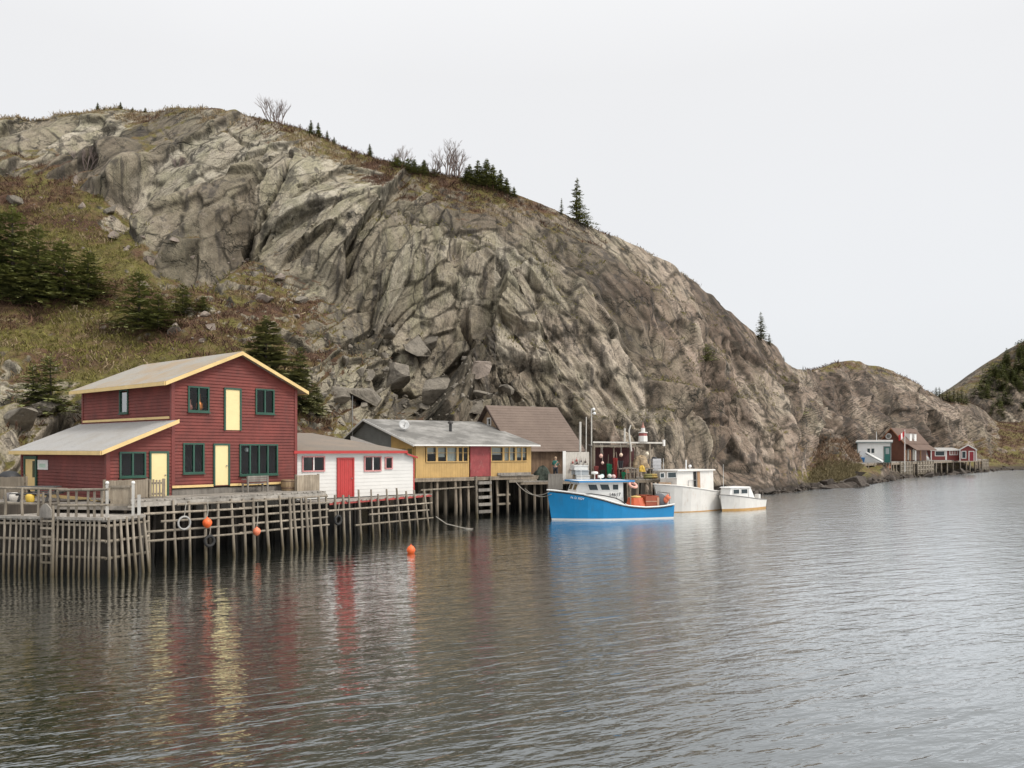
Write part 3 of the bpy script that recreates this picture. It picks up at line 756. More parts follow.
def wall_poly(mb, F, poly, openings, v=0.0, course=0.15, lip=0.036, side=False, u=0.0, out=1, vertical=False):
    """Boards laid over a wall outline. poly: convex [(a, z)], a along u (or v if side). openings: (a0, a1, z0, z1).
    Each course is a sloping board with its lower edge standing out by lip."""
    def PT(a, z, o):
        return F.P(u - o * out, a, z) if side else F.P(a, v - o * out, z)
    za, zb = min(p[1] for p in poly), max(p[1] for p in poly)
    def extent(z):
        xs = []
        for (a0, z0), (a1, z1) in zip(poly, poly[1:] + poly[:1]):
            if (z0 - z) * (z1 - z) <= 0 and z0 != z1:
                xs.append(a0 + (a1 - a0) * (z - z0) / (z1 - z0))
        return (min(xs), max(xs)) if xs else None
    cuts = sorted({round(za, 4), round(zb, 4)} | {round(o[2], 4) for o in openings} | {round(o[3], 4) for o in openings} | {round(za + k * course, 4) for k in range(1, int((zb - za) / course) + 1)})
    z_course = lambda z: (z - za) / course - math.floor((z - za) / course + 1e-6)
    for z0, z1 in zip(cuts[:-1], cuts[1:]):
        if z1 - z0 < 1e-3: continue
        e0, e1 = extent(z0 + 1e-5), extent(z1 - 1e-5)
        if not e0 or not e1: continue
        zm = (z0 + z1) / 2
        o0 = lip * (1 - z_course(z0)); o1 = lip * (1 - min(1, z_course(z0) + (z1 - z0) / course))
        spans = [(e0[0], e0[1], e1[0], e1[1])]
        for oa0, oa1, oz0, oz1 in openings:
            if oz0 < zm < oz1:
                nx = []
                for b0, b1, t0, t1 in spans:
                    if oa1 <= min(b0, t0) or oa0 >= max(b1, t1): nx.append((b0, b1, t0, t1)); continue
                    if oa0 > b0: nx.append((b0, oa0, t0, oa0))
                    if oa1 < b1: nx.append((oa1, b1, oa1, t1))
                spans = nx
        for b0, b1, t0, t1 in spans:
            mb.face([PT(b0, z0, o0), PT(b1, z0, o0), PT(t1, z1, o1), PT(t0, z1, o1)])
            if z_course(z0) < 1e-3:
                mb.face([PT(b0, z0, 0), PT(b1, z0, 0), PT(b1, z0, o0), PT(b0, z0, o0)])

class Plane:
    """A wall face: a along it, o out of it, z up."""
    def __init__(self, F, side=False, v=0.0, u=0.0, out=1):
        self.F, self.side, self.v, self.u, self.out = F, side, v, u, out
    def P(self, a, o, z):
        return self.F.P(self.u - o * self.out, a, z) if self.side else self.F.P(a, self.v - o * self.out, z)
    def box(self, mb, a0, a1, o0, o1, z0, z1):
        P = self.P
        mb.hexa([P(a0, o0, z0), P(a1, o0, z0), P(a1, o1, z0), P(a0, o1, z0)], [P(a0, o0, z1), P(a1, o0, z1), P(a1, o1, z1), P(a0, o1, z1)])
    def hit(self, px, py):
        return self.F.side(px, py, self.u) if self.side else self.F.hit(px, py, self.v)

def rect(pl, x0, y0, x1, y1):
    """The opening on a wall between two photo corners."""
    a0, za = pl.hit(x0, (y0 + y1) / 2); a1, zb = pl.hit(x1, (y0 + y1) / 2)
    xm = (x0 + x1) / 2
    _, zt = pl.hit(xm, y0); _, zl = pl.hit(xm, y1)
    return min(a0, a1), max(a0, a1), zl, zt

def window(pl, r, parent, mat=None, panes=2, w=0.075, rows=1, depth=0.075, sill=True):
    a0, a1, z0, z1 = r
    mat = mat or M_GREEN
    mb = MB()
    pl.box(mb, a0, a0 + w, -0.05, depth, z0, z1); pl.box(mb, a1 - w, a1, -0.05, depth, z0, z1)
    pl.box(mb, a0 + w, a1 - w, -0.05, depth, z1 - w, z1); pl.box(mb, a0 + w, a1 - w, -0.05, depth, z0, z0 + w)
    for k in range(1, panes):
        c = a0 + w + (a1 - a0 - 2 * w) * k / panes
        pl.box(mb, c - w * .5, c + w * .5, -0.04, depth - 0.012, z0 + w, z1 - w)
    for k in range(1, rows):
        c = z0 + w + (z1 - z0 - 2 * w) * k / rows
        pl.box(mb, a0 + w, a1 - w, -0.03, depth - 0.02, c - w * .25, c + w * .25)
    f = mb.build('window', mat, parent)
    if sill:
        s = MB(); pl.box(s, a0 - 0.03, a1 + 0.03, -0.02, depth + 0.05, z0 - 0.045, z0 - 0.003); s.build('sill', mat, f)
    g = MB()
    g.face([pl.P(a0 + w, 0.012, z0 + w), pl.P(a1 - w, 0.012, z0 + w), pl.P(a1 - w, 0.012, z1 - w), pl.P(a0 + w, 0.012, z1 - w)])
    g.build('pane', M_GLASS, f)
    return f

def door(pl, r, parent, leaf, frame, w=0.085, handle=True, boards=False, label=None):
    a0, a1, z0, z1 = r
    mb = MB()
    pl.box(mb, a0, a0 + w, -0.03, 0.085, z0, z1); pl.box(mb, a1 - w, a1, -0.03, 0.085, z0, z1); pl.box(mb, a0 + w, a1 - w, -0.03, 0.085, z1 - w, z1)
    mb2 = MB()
    if boards:
        n = max(3, int((a1 - a0 - 2 * w) / 0.13))
        for k in range(n):
            c0 = a0 + w + (a1 - a0 - 2 * w) * k / n; c1 = a0 + w + (a1 - a0 - 2 * w) * (k + 1) / n
            pl.box(mb2, c0 + 0.004, c1 - 0.004, -0.02, 0.046 + 0.004 * (k % 2), z0, z1 - w)
    else:
        pl.box(mb2, a0 + w, a1 - w, -0.02, 0.048, z0 + 0.02, z1 - w)
    d = mb2.build('door', leaf, parent)
    if label: d['label'] = label
    mb.build('door_frame', frame, d)
    if handle:
        h = MB(); c = a1 - w - 0.09
        h.lathe(pl.P(c, 0.048, z0 + (z1 - z0) * .47), [(0.02, 0), (0.015, 0.03), (0.035, 0.045), (0.03, 0.075), (0.0, 0.08)], 8, pl.P(0, 1, 0) - pl.P(0, 0, 0))
        h.build('handle', M_METAL, d)
    return d

M_METAL = plain('dull_metal', (0.35, 0.34, 0.33), 0.4, 0.8)
M_WHITEMETAL = plain('white_enamel', (0.75, 0.75, 0.74), 0.4)

def slab(mb, pts, t):
    """A roof sheet: top corners and a thickness straight down."""
    mb.hexa([Vector(p) - Vector((0, 0, t)) for p in pts], pts)

# ================================================================== the red two-storey house
Rf = Frame((-15.3, 36.0), (0.625, 0.781))
RW, RD, RB, RE, RA, RM = 6.67, 9.0, 3.0, 7.85, 9.32, 3.335        # width, depth, base, eave, apex, ridge u
LU, LB, LE, LT = -2.87, 2.62, 4.82, 6.02                         # lean-to: outer u, base, eave wall top, top at the main wall
red = thing('red_house', Rf.P(2, 4, 2.6), 'dark red two storey clapboard house with yellow doors and green window frames', 'house')
fr = Plane(Rf); lf = Plane(Rf, side=True, u=0.0); rt = Plane(Rf, side=True, u=RW, out=-1); bk = Plane(Rf, v=RD, out=-1)
wins = [rect(fr, *q) for q in ((187.5, 386.5, 208.8, 412), (255, 389, 273.8, 414), (182.6, 443, 203.8, 473.5), (239, 444, 277.3, 475))]
d_up = rect(fr, 223.5, 388, 240.8, 430.5); d_lo = rect(fr, 212.8, 443.5, 229.2, 487)
d_lo = (d_lo[0], d_lo[1], RB + 0.02, d_lo[3])
w_up = rect(lf, 120.4, 389.5, 129, 413.6)
mb = MB()
gable = [(0, RB), (RW, RB), (RW, RE), (RM, RA), (0, RE)]
wall_poly(mb, Rf, gable, wins)
wall_poly(mb, Rf, gable, [], v=RD, out=-1)
wall_poly(mb, Rf, [(0, RB), (RD, RB), (RD, RE), (0, RE)], [w_up], side=True, u=0.0)
wall_poly(mb, Rf, [(0, RB), (RD, RB), (RD, RE), (0, RE)], [], side=True, u=RW, out=-1)
mb.build('wall', M_RED, red)
for u0, v0 in ((-0.05, -0.05), (RW - 0.11, -0.05), (-0.05, RD - 0.11), (RW - 0.11, RD - 0.11)):
    mb = MB(); mb.box(Rf, u0, u0 + 0.16, v0, v0 + 0.16, RB - .02, RE - 0.02); mb.build('corner_board', M_REDTRIM, red)
mb = MB(); mb.box(Rf, 0.05, RW - .05, 0.06, RD - .06, RB - 0.08, RB - 0.01); mb.box(Rf, 0.05, RW - .05, 0.1, RD - .1, 5.62, 5.70); mb.build('floor', M_DARK, red)
mb = MB(); mb.box(Rf, -0.02, d_lo[0] - .01, -0.075, -0.026, RB - 0.02, RB + 0.09); mb.box(Rf, d_lo[1] + .01, RW + 0.03, -0.075, -0.026, RB - 0.02, RB + 0.09); mb.build('base_trim', M_FASCIA, red)
mb = MB(); mb.box(Rf, 0.02, RW - .02, 0.02, RD, 1.9, RB - 0.085); mb.build('foundation', M_GREYWOOD, red)
mb = MB(); t = 0.13; sl = (RA - RE) / RM
def rz(u): return RA + 0.12 - abs(u - RM) * sl
fo = 0.36
slab(mb, [Rf.P(-0.5, -fo, rz(-0.5)), Rf.P(RM, -fo, rz(RM)), Rf.P(RM, RD + fo, rz(RM)), Rf.P(-0.5, RD + fo, rz(-0.5))], t)
slab(mb, [Rf.P(RM, -fo, rz(RM)), Rf.P(RW + 0.5, -fo, rz(RW + 0.5)), Rf.P(RW + 0.5, RD + fo, rz(RW + 0.5)), Rf.P(RM, RD + fo, rz(RM))], t)
roof = mb.build('roof', M_ROOFRED, red)
mb = MB()
def fascia(mb, F, p0, p1, o, h, drop=0.015, thick=0.045):
    """A board against a roof edge between (u,v,z) p0 and p1, set out by the plan offset o."""
    a, b = F.P(*p0), F.P(*p1); off = F.u * o[0] + F.n * o[1]
    k = off.normalized() * thick
    up = Vector((0, 0, -drop)); dn = Vector((0, 0, -drop - h))
    mb.hexa([a + off + dn, b + off + dn, b + off + k + dn, a + off + k + dn], [a + off + up, b + off + up, b + off + k + up, a + off + k + up])
for vv, o in ((-fo, -0.003), (RD + fo, 0.003)):
    fascia(mb, Rf, (-0.5, vv, rz(-0.5)), (RM, vv, rz(RM)), (0, o), 0.17); fascia(mb, Rf, (RM, vv, rz(RM)), (RW + 0.5, vv, rz(RW + 0.5)), (0, o), 0.17)
fascia(mb, Rf, (-0.5, -fo, rz(-0.5)), (-0.5, RD + fo, rz(-0.5)), (-0.003, 0), 0.17); fascia(mb, Rf, (RW + 0.5, -fo, rz(RW + 0.5)), (RW + 0.5, RD + fo, rz(RW + 0.5)), (0.003, 0), 0.17)
mb.build('fascia', M_FASCIA, roof)
for k, w in enumerate(wins):
    window(fr, w, red, panes=4 if k == 3 else 2)
door(fr, d_up, red, M_YELLOW, M_GREEN, handle=False, label='pale yellow loading door on the upper storey')
door(fr, d_lo, red, M_YELLOW, M_GREEN)
window(lf, w_up, red, panes=1)
# the lean-to wing
wing_f = Plane(Rf); wing_l = Plane(Rf, side=True, u=LU)
w_l = rect(wing_f, 119, 451.7, 145.5, 477.2); d_l = rect(wing_f, 148.8, 451.2, 168.2, 496)
d_l = (d_l[0], d_l[1], LB + .02, d_l[3])
d_s = rect(wing_l, 25.2, 455.8, 38, 490); d_s = (d_s[0], d_s[1], LB + .02, d_s[3])
mb = MB()
wall_poly(mb, Rf, [(LU, LB), (-0.03, LB), (-0.03, LT - .06), (LU, LE)], [w_l], v=0.0)
wall_poly(mb, Rf, [(LU, LB), (-0.03, LB), (-0.03, LT - .06), (LU, LE)], [], v=RD, out=-1)
wall_poly(mb, Rf, [(0, LB), (RD, LB), (RD, LE), (0, LE)], [], side=True, u=LU)
wing = mb.build('wing_wall', M_RED, red)
for v0 in (-.05, RD - .11):
    mb = MB(); mb.box(Rf, LU - .05, LU + .11, v0, v0 + .16, LB, LE - .02); mb.build('corner_board', M_REDTRIM, wing)
mb = MB(); mb.box(Rf, LU + .04, -.05, 0.05, RD - .05, LB - .08, LB); mb.build('floor', M_DARK, wing)
mb = MB()
lz = lambda u: LT + 0.03 + (u) * (LT - LE) / (-LU)
slab(mb, [Rf.P(LU - .42, -.42, lz(LU - .42)), Rf.P(-0.026, -.42, lz(-0.026)), Rf.P(-0.026, RD + .35, lz(-0.026)), Rf.P(LU - .42, RD + .35, lz(LU - .42))], 0.11)
wroof = mb.build('wing_roof', M_ROOFLEAN, red)
mb = MB()
fascia(mb, Rf, (LU - .42, -.42, lz(LU - .42)), (0.1, -.42, lz(.1)), (0, -0.003), 0.17); fascia(mb, Rf, (LU - .42, -.42, lz(LU - .42)), (LU - .42, RD + .35, lz(LU - .42)), (-0.003, 0), 0.17)
mb.build('fascia', M_FASCIA, wroof)
mb = MB(); lf.box(mb, 0.15, RD - .1, 0.038, 0.06, LT + 0.09, LT + 0.2); mb.build('flashing_board', M_FASCIA, wroof)
mb = MB(); wing_l.box(mb, 0.0, d_s[0] - .05, 0.038, 0.075, LB - 0.12, LB + 0.02); mb.build('base_trim', M_FASCIA, wing)
window(wing_f, w_l, red)
door(wing_f, d_l, red, M_YELLOW, M_GREEN)
dd = door(wing_l, d_s, red, M_FASCIA, M_GREEN, w=0.16, label='yellow side door with a narrow glazed strip')
a0, a1, z0, z1 = d_s
g = MB(); wing_l.box(g, a0 + .2, a0 + .52, 0.049, 0.056, z0 + .75, z1 - .25); g.build('door_glazing', plain('dark_glazing', (0.03, 0.05, 0.045), 0.15), dd)
a0, a1, z0, z1 = rect(wing_l, 38.8, 460, 49, 469.6)
sg = thing('notice_board', wing_l.P((a0 + a1) / 2, 0.03, z0), 'small white notice board with a pale green panel on the red side wall', 'sign')
g = MB(); wing_l.box(g, a0, a1, 0.038, 0.06, z0, z1); g.build('board', M_WHITEP, sg)
g = MB(); wing_l.box(g, a0 + .2 * (a1 - a0), a1 - .18 * (a1 - a0), 0.061, 0.064, z0 + .22 * (z1 - z0), z0 + .62 * (z1 - z0)); g.build('panel', plain('pale_green_print', (0.45, 0.58, 0.47), 0.6), sg)
# copper pots on the upstairs sill, seen through the glass
a0, a1, z0, z1 = wins[0]
cm = plain('orange_copper', (0.75, 0.22, 0.04), 0.3, 0.4)
for k, (f, s) in enumerate(((0.72, 1.0), (0.30, 0.62))):
    c = fr.P(a0 + f * (a1 - a0), -0.32, z0 + 0.1)
    j = MB(); j.lathe(c, [(0.10 * s, 0), (0.17 * s, 0.12 * s), (0.15 * s, 0.3 * s), (0.05 * s, 0.42 * s), (0.045 * s, 0.72 * s), (0.07 * s, 0.76 * s), (0.0, 0.77 * s)], 12)
    o = j.build('copper_bottle', cm if k == 0 else plain('rose_pottery', (0.45, 0.16, 0.12), 0.4))
    tag(o, 'orange copper bottle behind the upstairs window beside the yellow loading door' if k == 0 else 'small rose pottery bottle beside the orange bottle upstairs', 'bottle')
g = MB(); fr.box(g, a0, a1, -0.55, -0.10, z0 + 0.02, z0 + 0.09); g.build('window_shelf', M_DARK, red)
# hanging lamp globe behind the wide window
a0, a1, z0, z1 = wins[3]
c = fr.P(a0 + 0.32 * (a1 - a0), -0.4, z1 - 0.28)
lp = thing('pendant_lamp', c, 'white globe pendant lamp hanging behind the wide green window', 'lamp')
g = MB(); g.lathe(c - Vector((0, 0, 0.12)), [(0.0, 0), (0.07, 0.02), (0.12, 0.09), (0.12, 0.14), (0.07, 0.21), (0.0, 0.24)], 12); g.build('globe', M_WHITEMETAL, lp)
g = MB(); g.tube(c + Vector((0, 0, 0.1)), Vector((c.x, c.y, 5.6)), 0.012); g.build('cord', M_DARK, lp)

# ================================================================== the low white house
Wf = Frame((-11.2, 41.5), (0.70, 0.714))
WL, WB, WE, WD = 7.0, 2.12, 4.62, 6.5
wh = thing('white_house', Wf.P(3, 2, 2.1), 'low white boarded house with a bright red door and red eaves', 'house')
wf = Plane(Wf)
wa = rect(wf, 301.7, 456, 324.5, 471.7); wd = rect(wf, 336.6, 457.6, 353.6, 497.4); wb_ = rect(wf, 363.7, 456, 381, 471.4); wc = rect(wf, 384.6, 456.8, 392.2, 469.2)
wd = (wd[0], wd[1], WB + .02, wd[3])
WR = 7.75
mb = MB()
wall_poly(mb, Wf, [(0.02, WB), (WL, WB), (WL, WE), (0.02, WE)], [wa, wb_, wc], course=0.2, lip=0.014)
wall_poly(mb, Wf, [(WL, WB), (WR, WB), (WR, WE - 0.36), (WL, WE - .06)], [], course=0.2, lip=0.014)
wall_poly(mb, Wf, [(0, WB), (WD, WB), (WD, WE + 1.0), (0, WE - .36)], [], side=True, u=WR, out=-1, course=0.2, lip=0.014)
wall_poly(mb, Wf, [(0.0, WB), (WR, WB), (WR, WE + .55), (0.0, WE + 1.0)], [], v=WD, out=-1, course=.2)
wall_poly(mb, Wf, [(0.02, WB), (WD, WB), (WD, WE + 1.0), (0.02, WE)], [], side=True, u=0.02, course=.2)
mb.build('wall', M_WHITE, wh)
mb = MB(); mb.box(Wf, 0.0, WR - .02, 0.03, WD, WB - .1, WB); mb.build('floor', M_DARK, wh)
mb = MB(); wz = lambda v: WE + 0.10 + v * 0.158
slab(mb, [Wf.P(-0.3, -.28, wz(-.28)), Wf.P(WL + .05, -.28, wz(-.28)), Wf.P(WL - 2.1, WD, wz(WD)), Wf.P(-0.3, WD, wz(WD))], 0.09)
slab(mb, [Wf.P(WL + .055, -.2, wz(-.28) - .14), Wf.P(WR + .12, -.2, WE - .30), Wf.P(WR + .12, WD, wz(WD) - .6), Wf.P(WL + .055 - 2.1, WD, wz(WD) - .04)], 0.06)
wroof2 = mb.build('roof', M_ROOFTAN, wh)
mb = MB(); fascia(mb, Wf, (-.3, -.28, wz(-.28)), (WL + .05, -.28, wz(-.28)), (0, -.003), .15); fascia(mb, Wf, (WL + .06, -.2, wz(-.28) - .15), (WR + .12, -.2, WE - .31), (0, -.003), .09)
mb.build('fascia', M_BRIGHTRED, wroof2)
mb = MB(); wf.box(mb, WR - .05, WR + .035, -.03, .03, WB, WE - .42); mb.build('corner_board', M_BRIGHTRED, wh)
M_PINKTRIM = painted('faded_pink_trim', (0.58, 0.25, 0.24), .6, .12)
for r, p in ((wa, 2), (wb_, 2), (wc, 1)):
    f = window(wf, r, wh, M_PINKTRIM, panes=p, w=0.07, sill=False)
    a0, a1, z0, z1 = r
    if p == 2:
        g = MB(); wf.box(g, (a0 + a1) / 2 - .03, (a0 + a1) / 2 + .03, .049, .066, z0 + .07, z1 - .07); g.build('sash_bar', M_WHITEP, f)
door(wf, wd, wh, M_BRIGHTRED, M_BRIGHTRED, boards=True)

# ================================================================== the ochre house on stilts
Yf = Frame((-6.36, 53.0), (0.797, 0.604))
YL, YB, YE, YD, YZ = 9.75, 2.83, 5.12, 7.0, 6.98
yh = thing('ochre_house', Yf.P(5, 3, 2.8), 'ochre yellow house with a long glazed porch standing on stilts over the water', 'house')
yf = Plane(Yf); yl = Plane(Yf, side=True, u=0.0)
ya = rect(yf, 425.8, 446.6, 468, 462.2); yc = rect(yf, 490.5, 446.6, 527, 461.6); yd = rect(yf, 469.8, 445.5, 490.2, 477.4)
yd = (yd[0], yd[1], YB, YE - .03)
ys = rect(yl, 400.5, 447.5, 413.5, 460)
mb = MB()
def vboards(mb, pl, a0, a1, z0, z1, openings, w=0.14, v=0):
    n = max(1, int((a1 - a0) / w)); k = 0
    for i in range(n):
        b0 = a0 + (a1 - a0) * i / n; b1 = a0 + (a1 - a0) * (i + 1) / n; bm = (b0 + b1) / 2
        zs = [(z0, z1)]
        for o in openings:
            if o[0] < bm < o[1]:
                zs = [s for q in zs for s in ((q[0], min(q[1], o[2])), (max(q[0], o[3]), q[1])) if s[1] - s[0] > .02]
        for q in zs:
            pl.box(mb, b0 + .003, b1 - .003, -.03, 0.004 * (i % 3), q[0], q[1])
vboards(mb, yf, 0, YL, YB, YE, [ya, yc, yd])
for q in range(8): vboards(mb, yl, .01 + 3.39 * q / 8, .01 + 3.39 * (q + 1) / 8, YB, YE - .02 + .238 * 3.39 * q / 8, [ys])
mb.build('wall', M_OCHRE, yh)
mb = MB(); yr = Plane(Yf, side=True, u=YL, out=-1)
wall_poly(mb, Yf, [(3.4, YB), (11.5, YB), (11.5, YE - .4), (YD, YZ - .12), (3.4, YE + .78)], [], side=True, u=0.0, course=.16)
wall_poly(mb, Yf, [(0, YB), (11, YB), (11, YE), (YD, YZ - .12), (0, YE)], [], side=True, u=YL, out=-1, course=.16)
wall_poly(mb, Yf, [(0, YB), (YL, YB), (YL, YE + 1.2), (0, YE + 1.2)], [], v=6.4, out=-1, course=.16)
mb.build('gable_wall', M_SLATE, yh)
mb = MB(); mb.box(Yf, 0.05, YL - .05, 0.06, 8, YB - .06, YB + .02); mb.build('floor', M_DARK, yh)
mb = MB(); yz = lambda v: YE + .09 + (YZ - YE - .09) * v / YD
slab(mb, [Yf.P(-.45, -.5, yz(-.5)), Yf.P(YL + .45, -.5, yz(-.5)), Yf.P(YL + .3, YD, yz(YD)), Yf.P(-.35, YD, yz(YD))], .08)
slab(mb, [Yf.P(-.35, YD, yz(YD)), Yf.P(YL + .3, YD, yz(YD)), Yf.P(YL + .3, 11.8, YE - .1), Yf.P(-.35, 11.8, YE - .1)], .08)
yroof = mb.build('roof', M_ROOFGREY, yh)
mb = MB(); fascia(mb, Yf, (-.45, -.5, yz(-.5)), (YL + .45, -.5, yz(-.5)), (0, -.003), .10); fascia(mb, Yf, (-.45, -.5, yz(-.5)), (-.35, YD, yz(YD)), (-.003, 0), .14); fascia(mb, Yf, (-.35, YD, yz(YD)), (-.35, 11.8, YE - .1), (-.003, 0), .14)
mb.build('fascia', M_WHITEP, yroof)
def band(r, bars, curtains):
    a0, a1, z0, z1 = r
    f = window(yf, r, yh, M_OCHRE, panes=1, w=.07, sill=False)
    g = MB()
    for i, b in enumerate(bars):
        c = a0 + (a1 - a0) * b; wd_ = .085 if i % 2 == 0 else .045
        yf.box(g, c - wd_, c + wd_, -.03, .05, z0 + .07, z1 - .07)
    yf.box(g, a0 + .07, a1 - .07, -.02, .03, z0 + .58 * (z1 - z0), z0 + .58 * (z1 - z0) + .035)
    g.build('mullions', M_OCHRE, f)
    for c0, c1, h in curtains:
        g = MB(); n = 14; A0 = a0 + (a1 - a0) * c0; A1 = a0 + (a1 - a0) * c1
        for i in range(n):
            p, q = A0 + (A1 - A0) * i / n, A0 + (A1 - A0) * (i + 1) / n; s, e = (.12 + .03 * (i % 2)), (.12 + .03 * ((i + 1) % 2))
            g.face([yf.P(p, -s, z0 + h), yf.P(q, -e, z0 + h), yf.P(q, -e, z1 - .05), yf.P(p, -s, z1 - .05)])
        g.build('curtain', M_CURTAIN, f)
band(ya, [.25, .48, .74, .87], [(.28, .46, .35), (.5, .72, .05), (.03, .2, .55)])
band(yc, [.34, .5, .68, .85], [(.03, .3, .5), (.36, .64, .1), (.7, .97, .3)])
window(yl, ys, yh, M_OCHRE, panes=2, w=.07, sill=False)
door(yf, yd, yh, M_RUST, M_RUST, w=.05, handle=False, label='tall faded red plank door, scuffed and flaking')
mb = MB(); yf.box(mb, yd[1] + .6, YL - .1, .005, .45, YB + .02, YB + .07); yf.box(mb, yd[1] + .6, YL - .1, .005, .10, YB + .07, YB + .24); mb.build('ledge', M_GREYWOOD, yh)
c = Yf.P(2.55, 1.3, yz(1.3)); c = at(402, 428, 57.0); v_, z_ = 3.2, yz(3.2); u_, _ = Yf.hit(404, 430, 3.2); c = Yf.P(u_, v_, z_)
sd = thing('satellite_dish', c, 'grey satellite dish on the patchy roof of the ochre house', 'satellite dish')
g = MB(); dirn = Vector((.35, -.85, .4)).normalized()
g.lathe(c + Vector((0, 0, .45)) - dirn * .06, [(0.0, .0), (.16, .012), (.29, .045), (.38, .09), (.39, .10), (.29, .065), (.16, .035), (0.0, .025)], 20, dirn); g.build('dish', plain('grey_dish', (.42, .42, .41), .5), sd)
g = MB(); g.tube(c - Vector((0, 0, .05)), c + Vector((0, 0, .42)), .03); g.build('mast', M_METAL, sd)
g = MB(); g.tube(c + Vector((0, 0, .2)), c + Vector((0, 0, .45)) + dirn * .42, .015, n=6); g.tube(c + Vector((0, 0, .45)) + dirn * .36, c + Vector((0, 0, .45)) + dirn * .46, .035); g.build('feed_arm', M_METAL, sd)
u_, _ = Yf.hit(450.5, 432, 3.4); c = Yf.P(u_, 3.4, yz(3.4))
sp = MB(); sp.tube(c - Vector((0, 0, .08)), c + Vector((0, 0, .55)), .11, n=12); st_o = sp.build('stovepipe', plain('sooty_iron', (.05, .05, .05), .6, .5), yh)
sp = MB(); sp.lathe(c + Vector((0, 0, .56)), [(.2, 0), (.21, .10), (.12, .2), (.0, .22)], 12); sp.build('cowl', plain('sooty_cowl', (.07, .065, .06), .6, .4), st_o)
c = at(352.5, 428, 59.8)
mb = MB(); mb.tube((c.x, c.y, 5.2), (c.x, c.y, 8.75), .03, .02); o = mb.build('antenna_mast', M_METAL)
tag(o, 'thin grey mast rising behind the gable of the ochre house', 'mast')

# ================================================================== the brown fishing store behind
Bp = Vector((5.36, 64.0)); bd = Vector((.87, .5)).normalized(); BS = 6.1
Bf = Frame((Bp.x - bd.x * BS, Bp.y - bd.y * BS), (bd.x, bd.y))
BZ, BE, BR, BH = 2.6, 4.86, 8.15, 3.75
bh = thing('fishing_store', Bf.P(3, 3, 2.6), 'brown wooden fishing store with a steep shingle roof and vertical boards', 'shed')
M_STOREWOOD = weathered('brown_store_boards', (0.10, .058, .036), (.33, .215, .135), stretch=(1, 1, .06), scale=5)
bf = Plane(Bf); bl = Plane(Bf, side=True, u=0.0)
mb = MB(); vboards(mb, bf, 0, BS, BZ, BE, [], w=.2)
mb.build('wall', M_STOREWOOD, bh)
mb = MB()
bw = (BH - .32, BH + .32, 6.15, 7.3)
wall_poly(mb, Bf, [(0, BZ), (2 * BH, BZ), (2 * BH, BE), (BH, BR), (0, BE)], [bw], side=True, u=0.0, course=.16)
wall_poly(mb, Bf, [(0, BZ), (2 * BH, BZ), (2 * BH, BE), (BH, BR), (0, BE)], [], side=True, u=BS, out=-1, course=.16)
mb.build('gable_wall', painted('tan_gable_paint', (.36, .25, .16), .7, .15), bh)
f = window(bl, bw, bh, M_WHITEP, panes=1, rows=2, w=.09)
mb = MB(); bs = (BR - BE) / BH
bz = lambda v: BR + .14 - abs(v - BH) * bs
nrow = 17
for sgn in (-1, 1):       # shingle courses
    for k in range(nrow):
        d0, d1 = (BH + .45) * k / nrow, (BH + .45) * (k + 1) / nrow + .03
        va, vb = BH + sgn * d0, BH + sgn * d1
        za, zb = bz(va), bz(vb) + .028
        pts = [Bf.P(-.35, vb, zb), Bf.P(BS + .35, vb, zb), Bf.P(BS + .35, va, za), Bf.P(-.35, va, za)]
        if sgn > 0: pts = pts[::-1]
        slab(mb, pts, .03)
broof = mb.build('roof', M_SHINGLE, bh)
mb = MB()
for vv in (BH - 4.2, BH + 4.2):
    fascia(mb, Bf, (-.36, vv, bz(vv)), (-.36, BH, bz(BH)), (-.003, 0), .16); fascia(mb, Bf, (BS + .36, vv, bz(vv)), (BS + .36, BH, bz(BH)), (.003, 0), .16)
mb.build('bargeboard', plain('dark_brown_trim', (.05, .03, .022), .7), broof)
# ================================================================== wharves
M_POLE = weathered('weathered_poles', (0.165, 0.135, 0.10), (0.46, 0.395, 0.31), wet=(0.075, 0.058, 0.030), wet_z=(0.15, 1.0))
M_POLEBROWN = weathered('brown_pilings', (0.17, 0.13, 0.09), (0.42, 0.345, 0.26), wet=(0.035, 0.028, 0.018), wet_z=(0.1, 1.0))
M_DECK = weathered('deck_planks', (0.24, 0.215, 0.185), (0.47, 0.43, 0.375), scale=6, stretch=(1, 1, 1))
M_BARK = weathered('dark_underpinning', (0.035, 0.028, 0.022), (0.10, 0.08, 0.06), wet=(0.015, 0.013, 0.01))

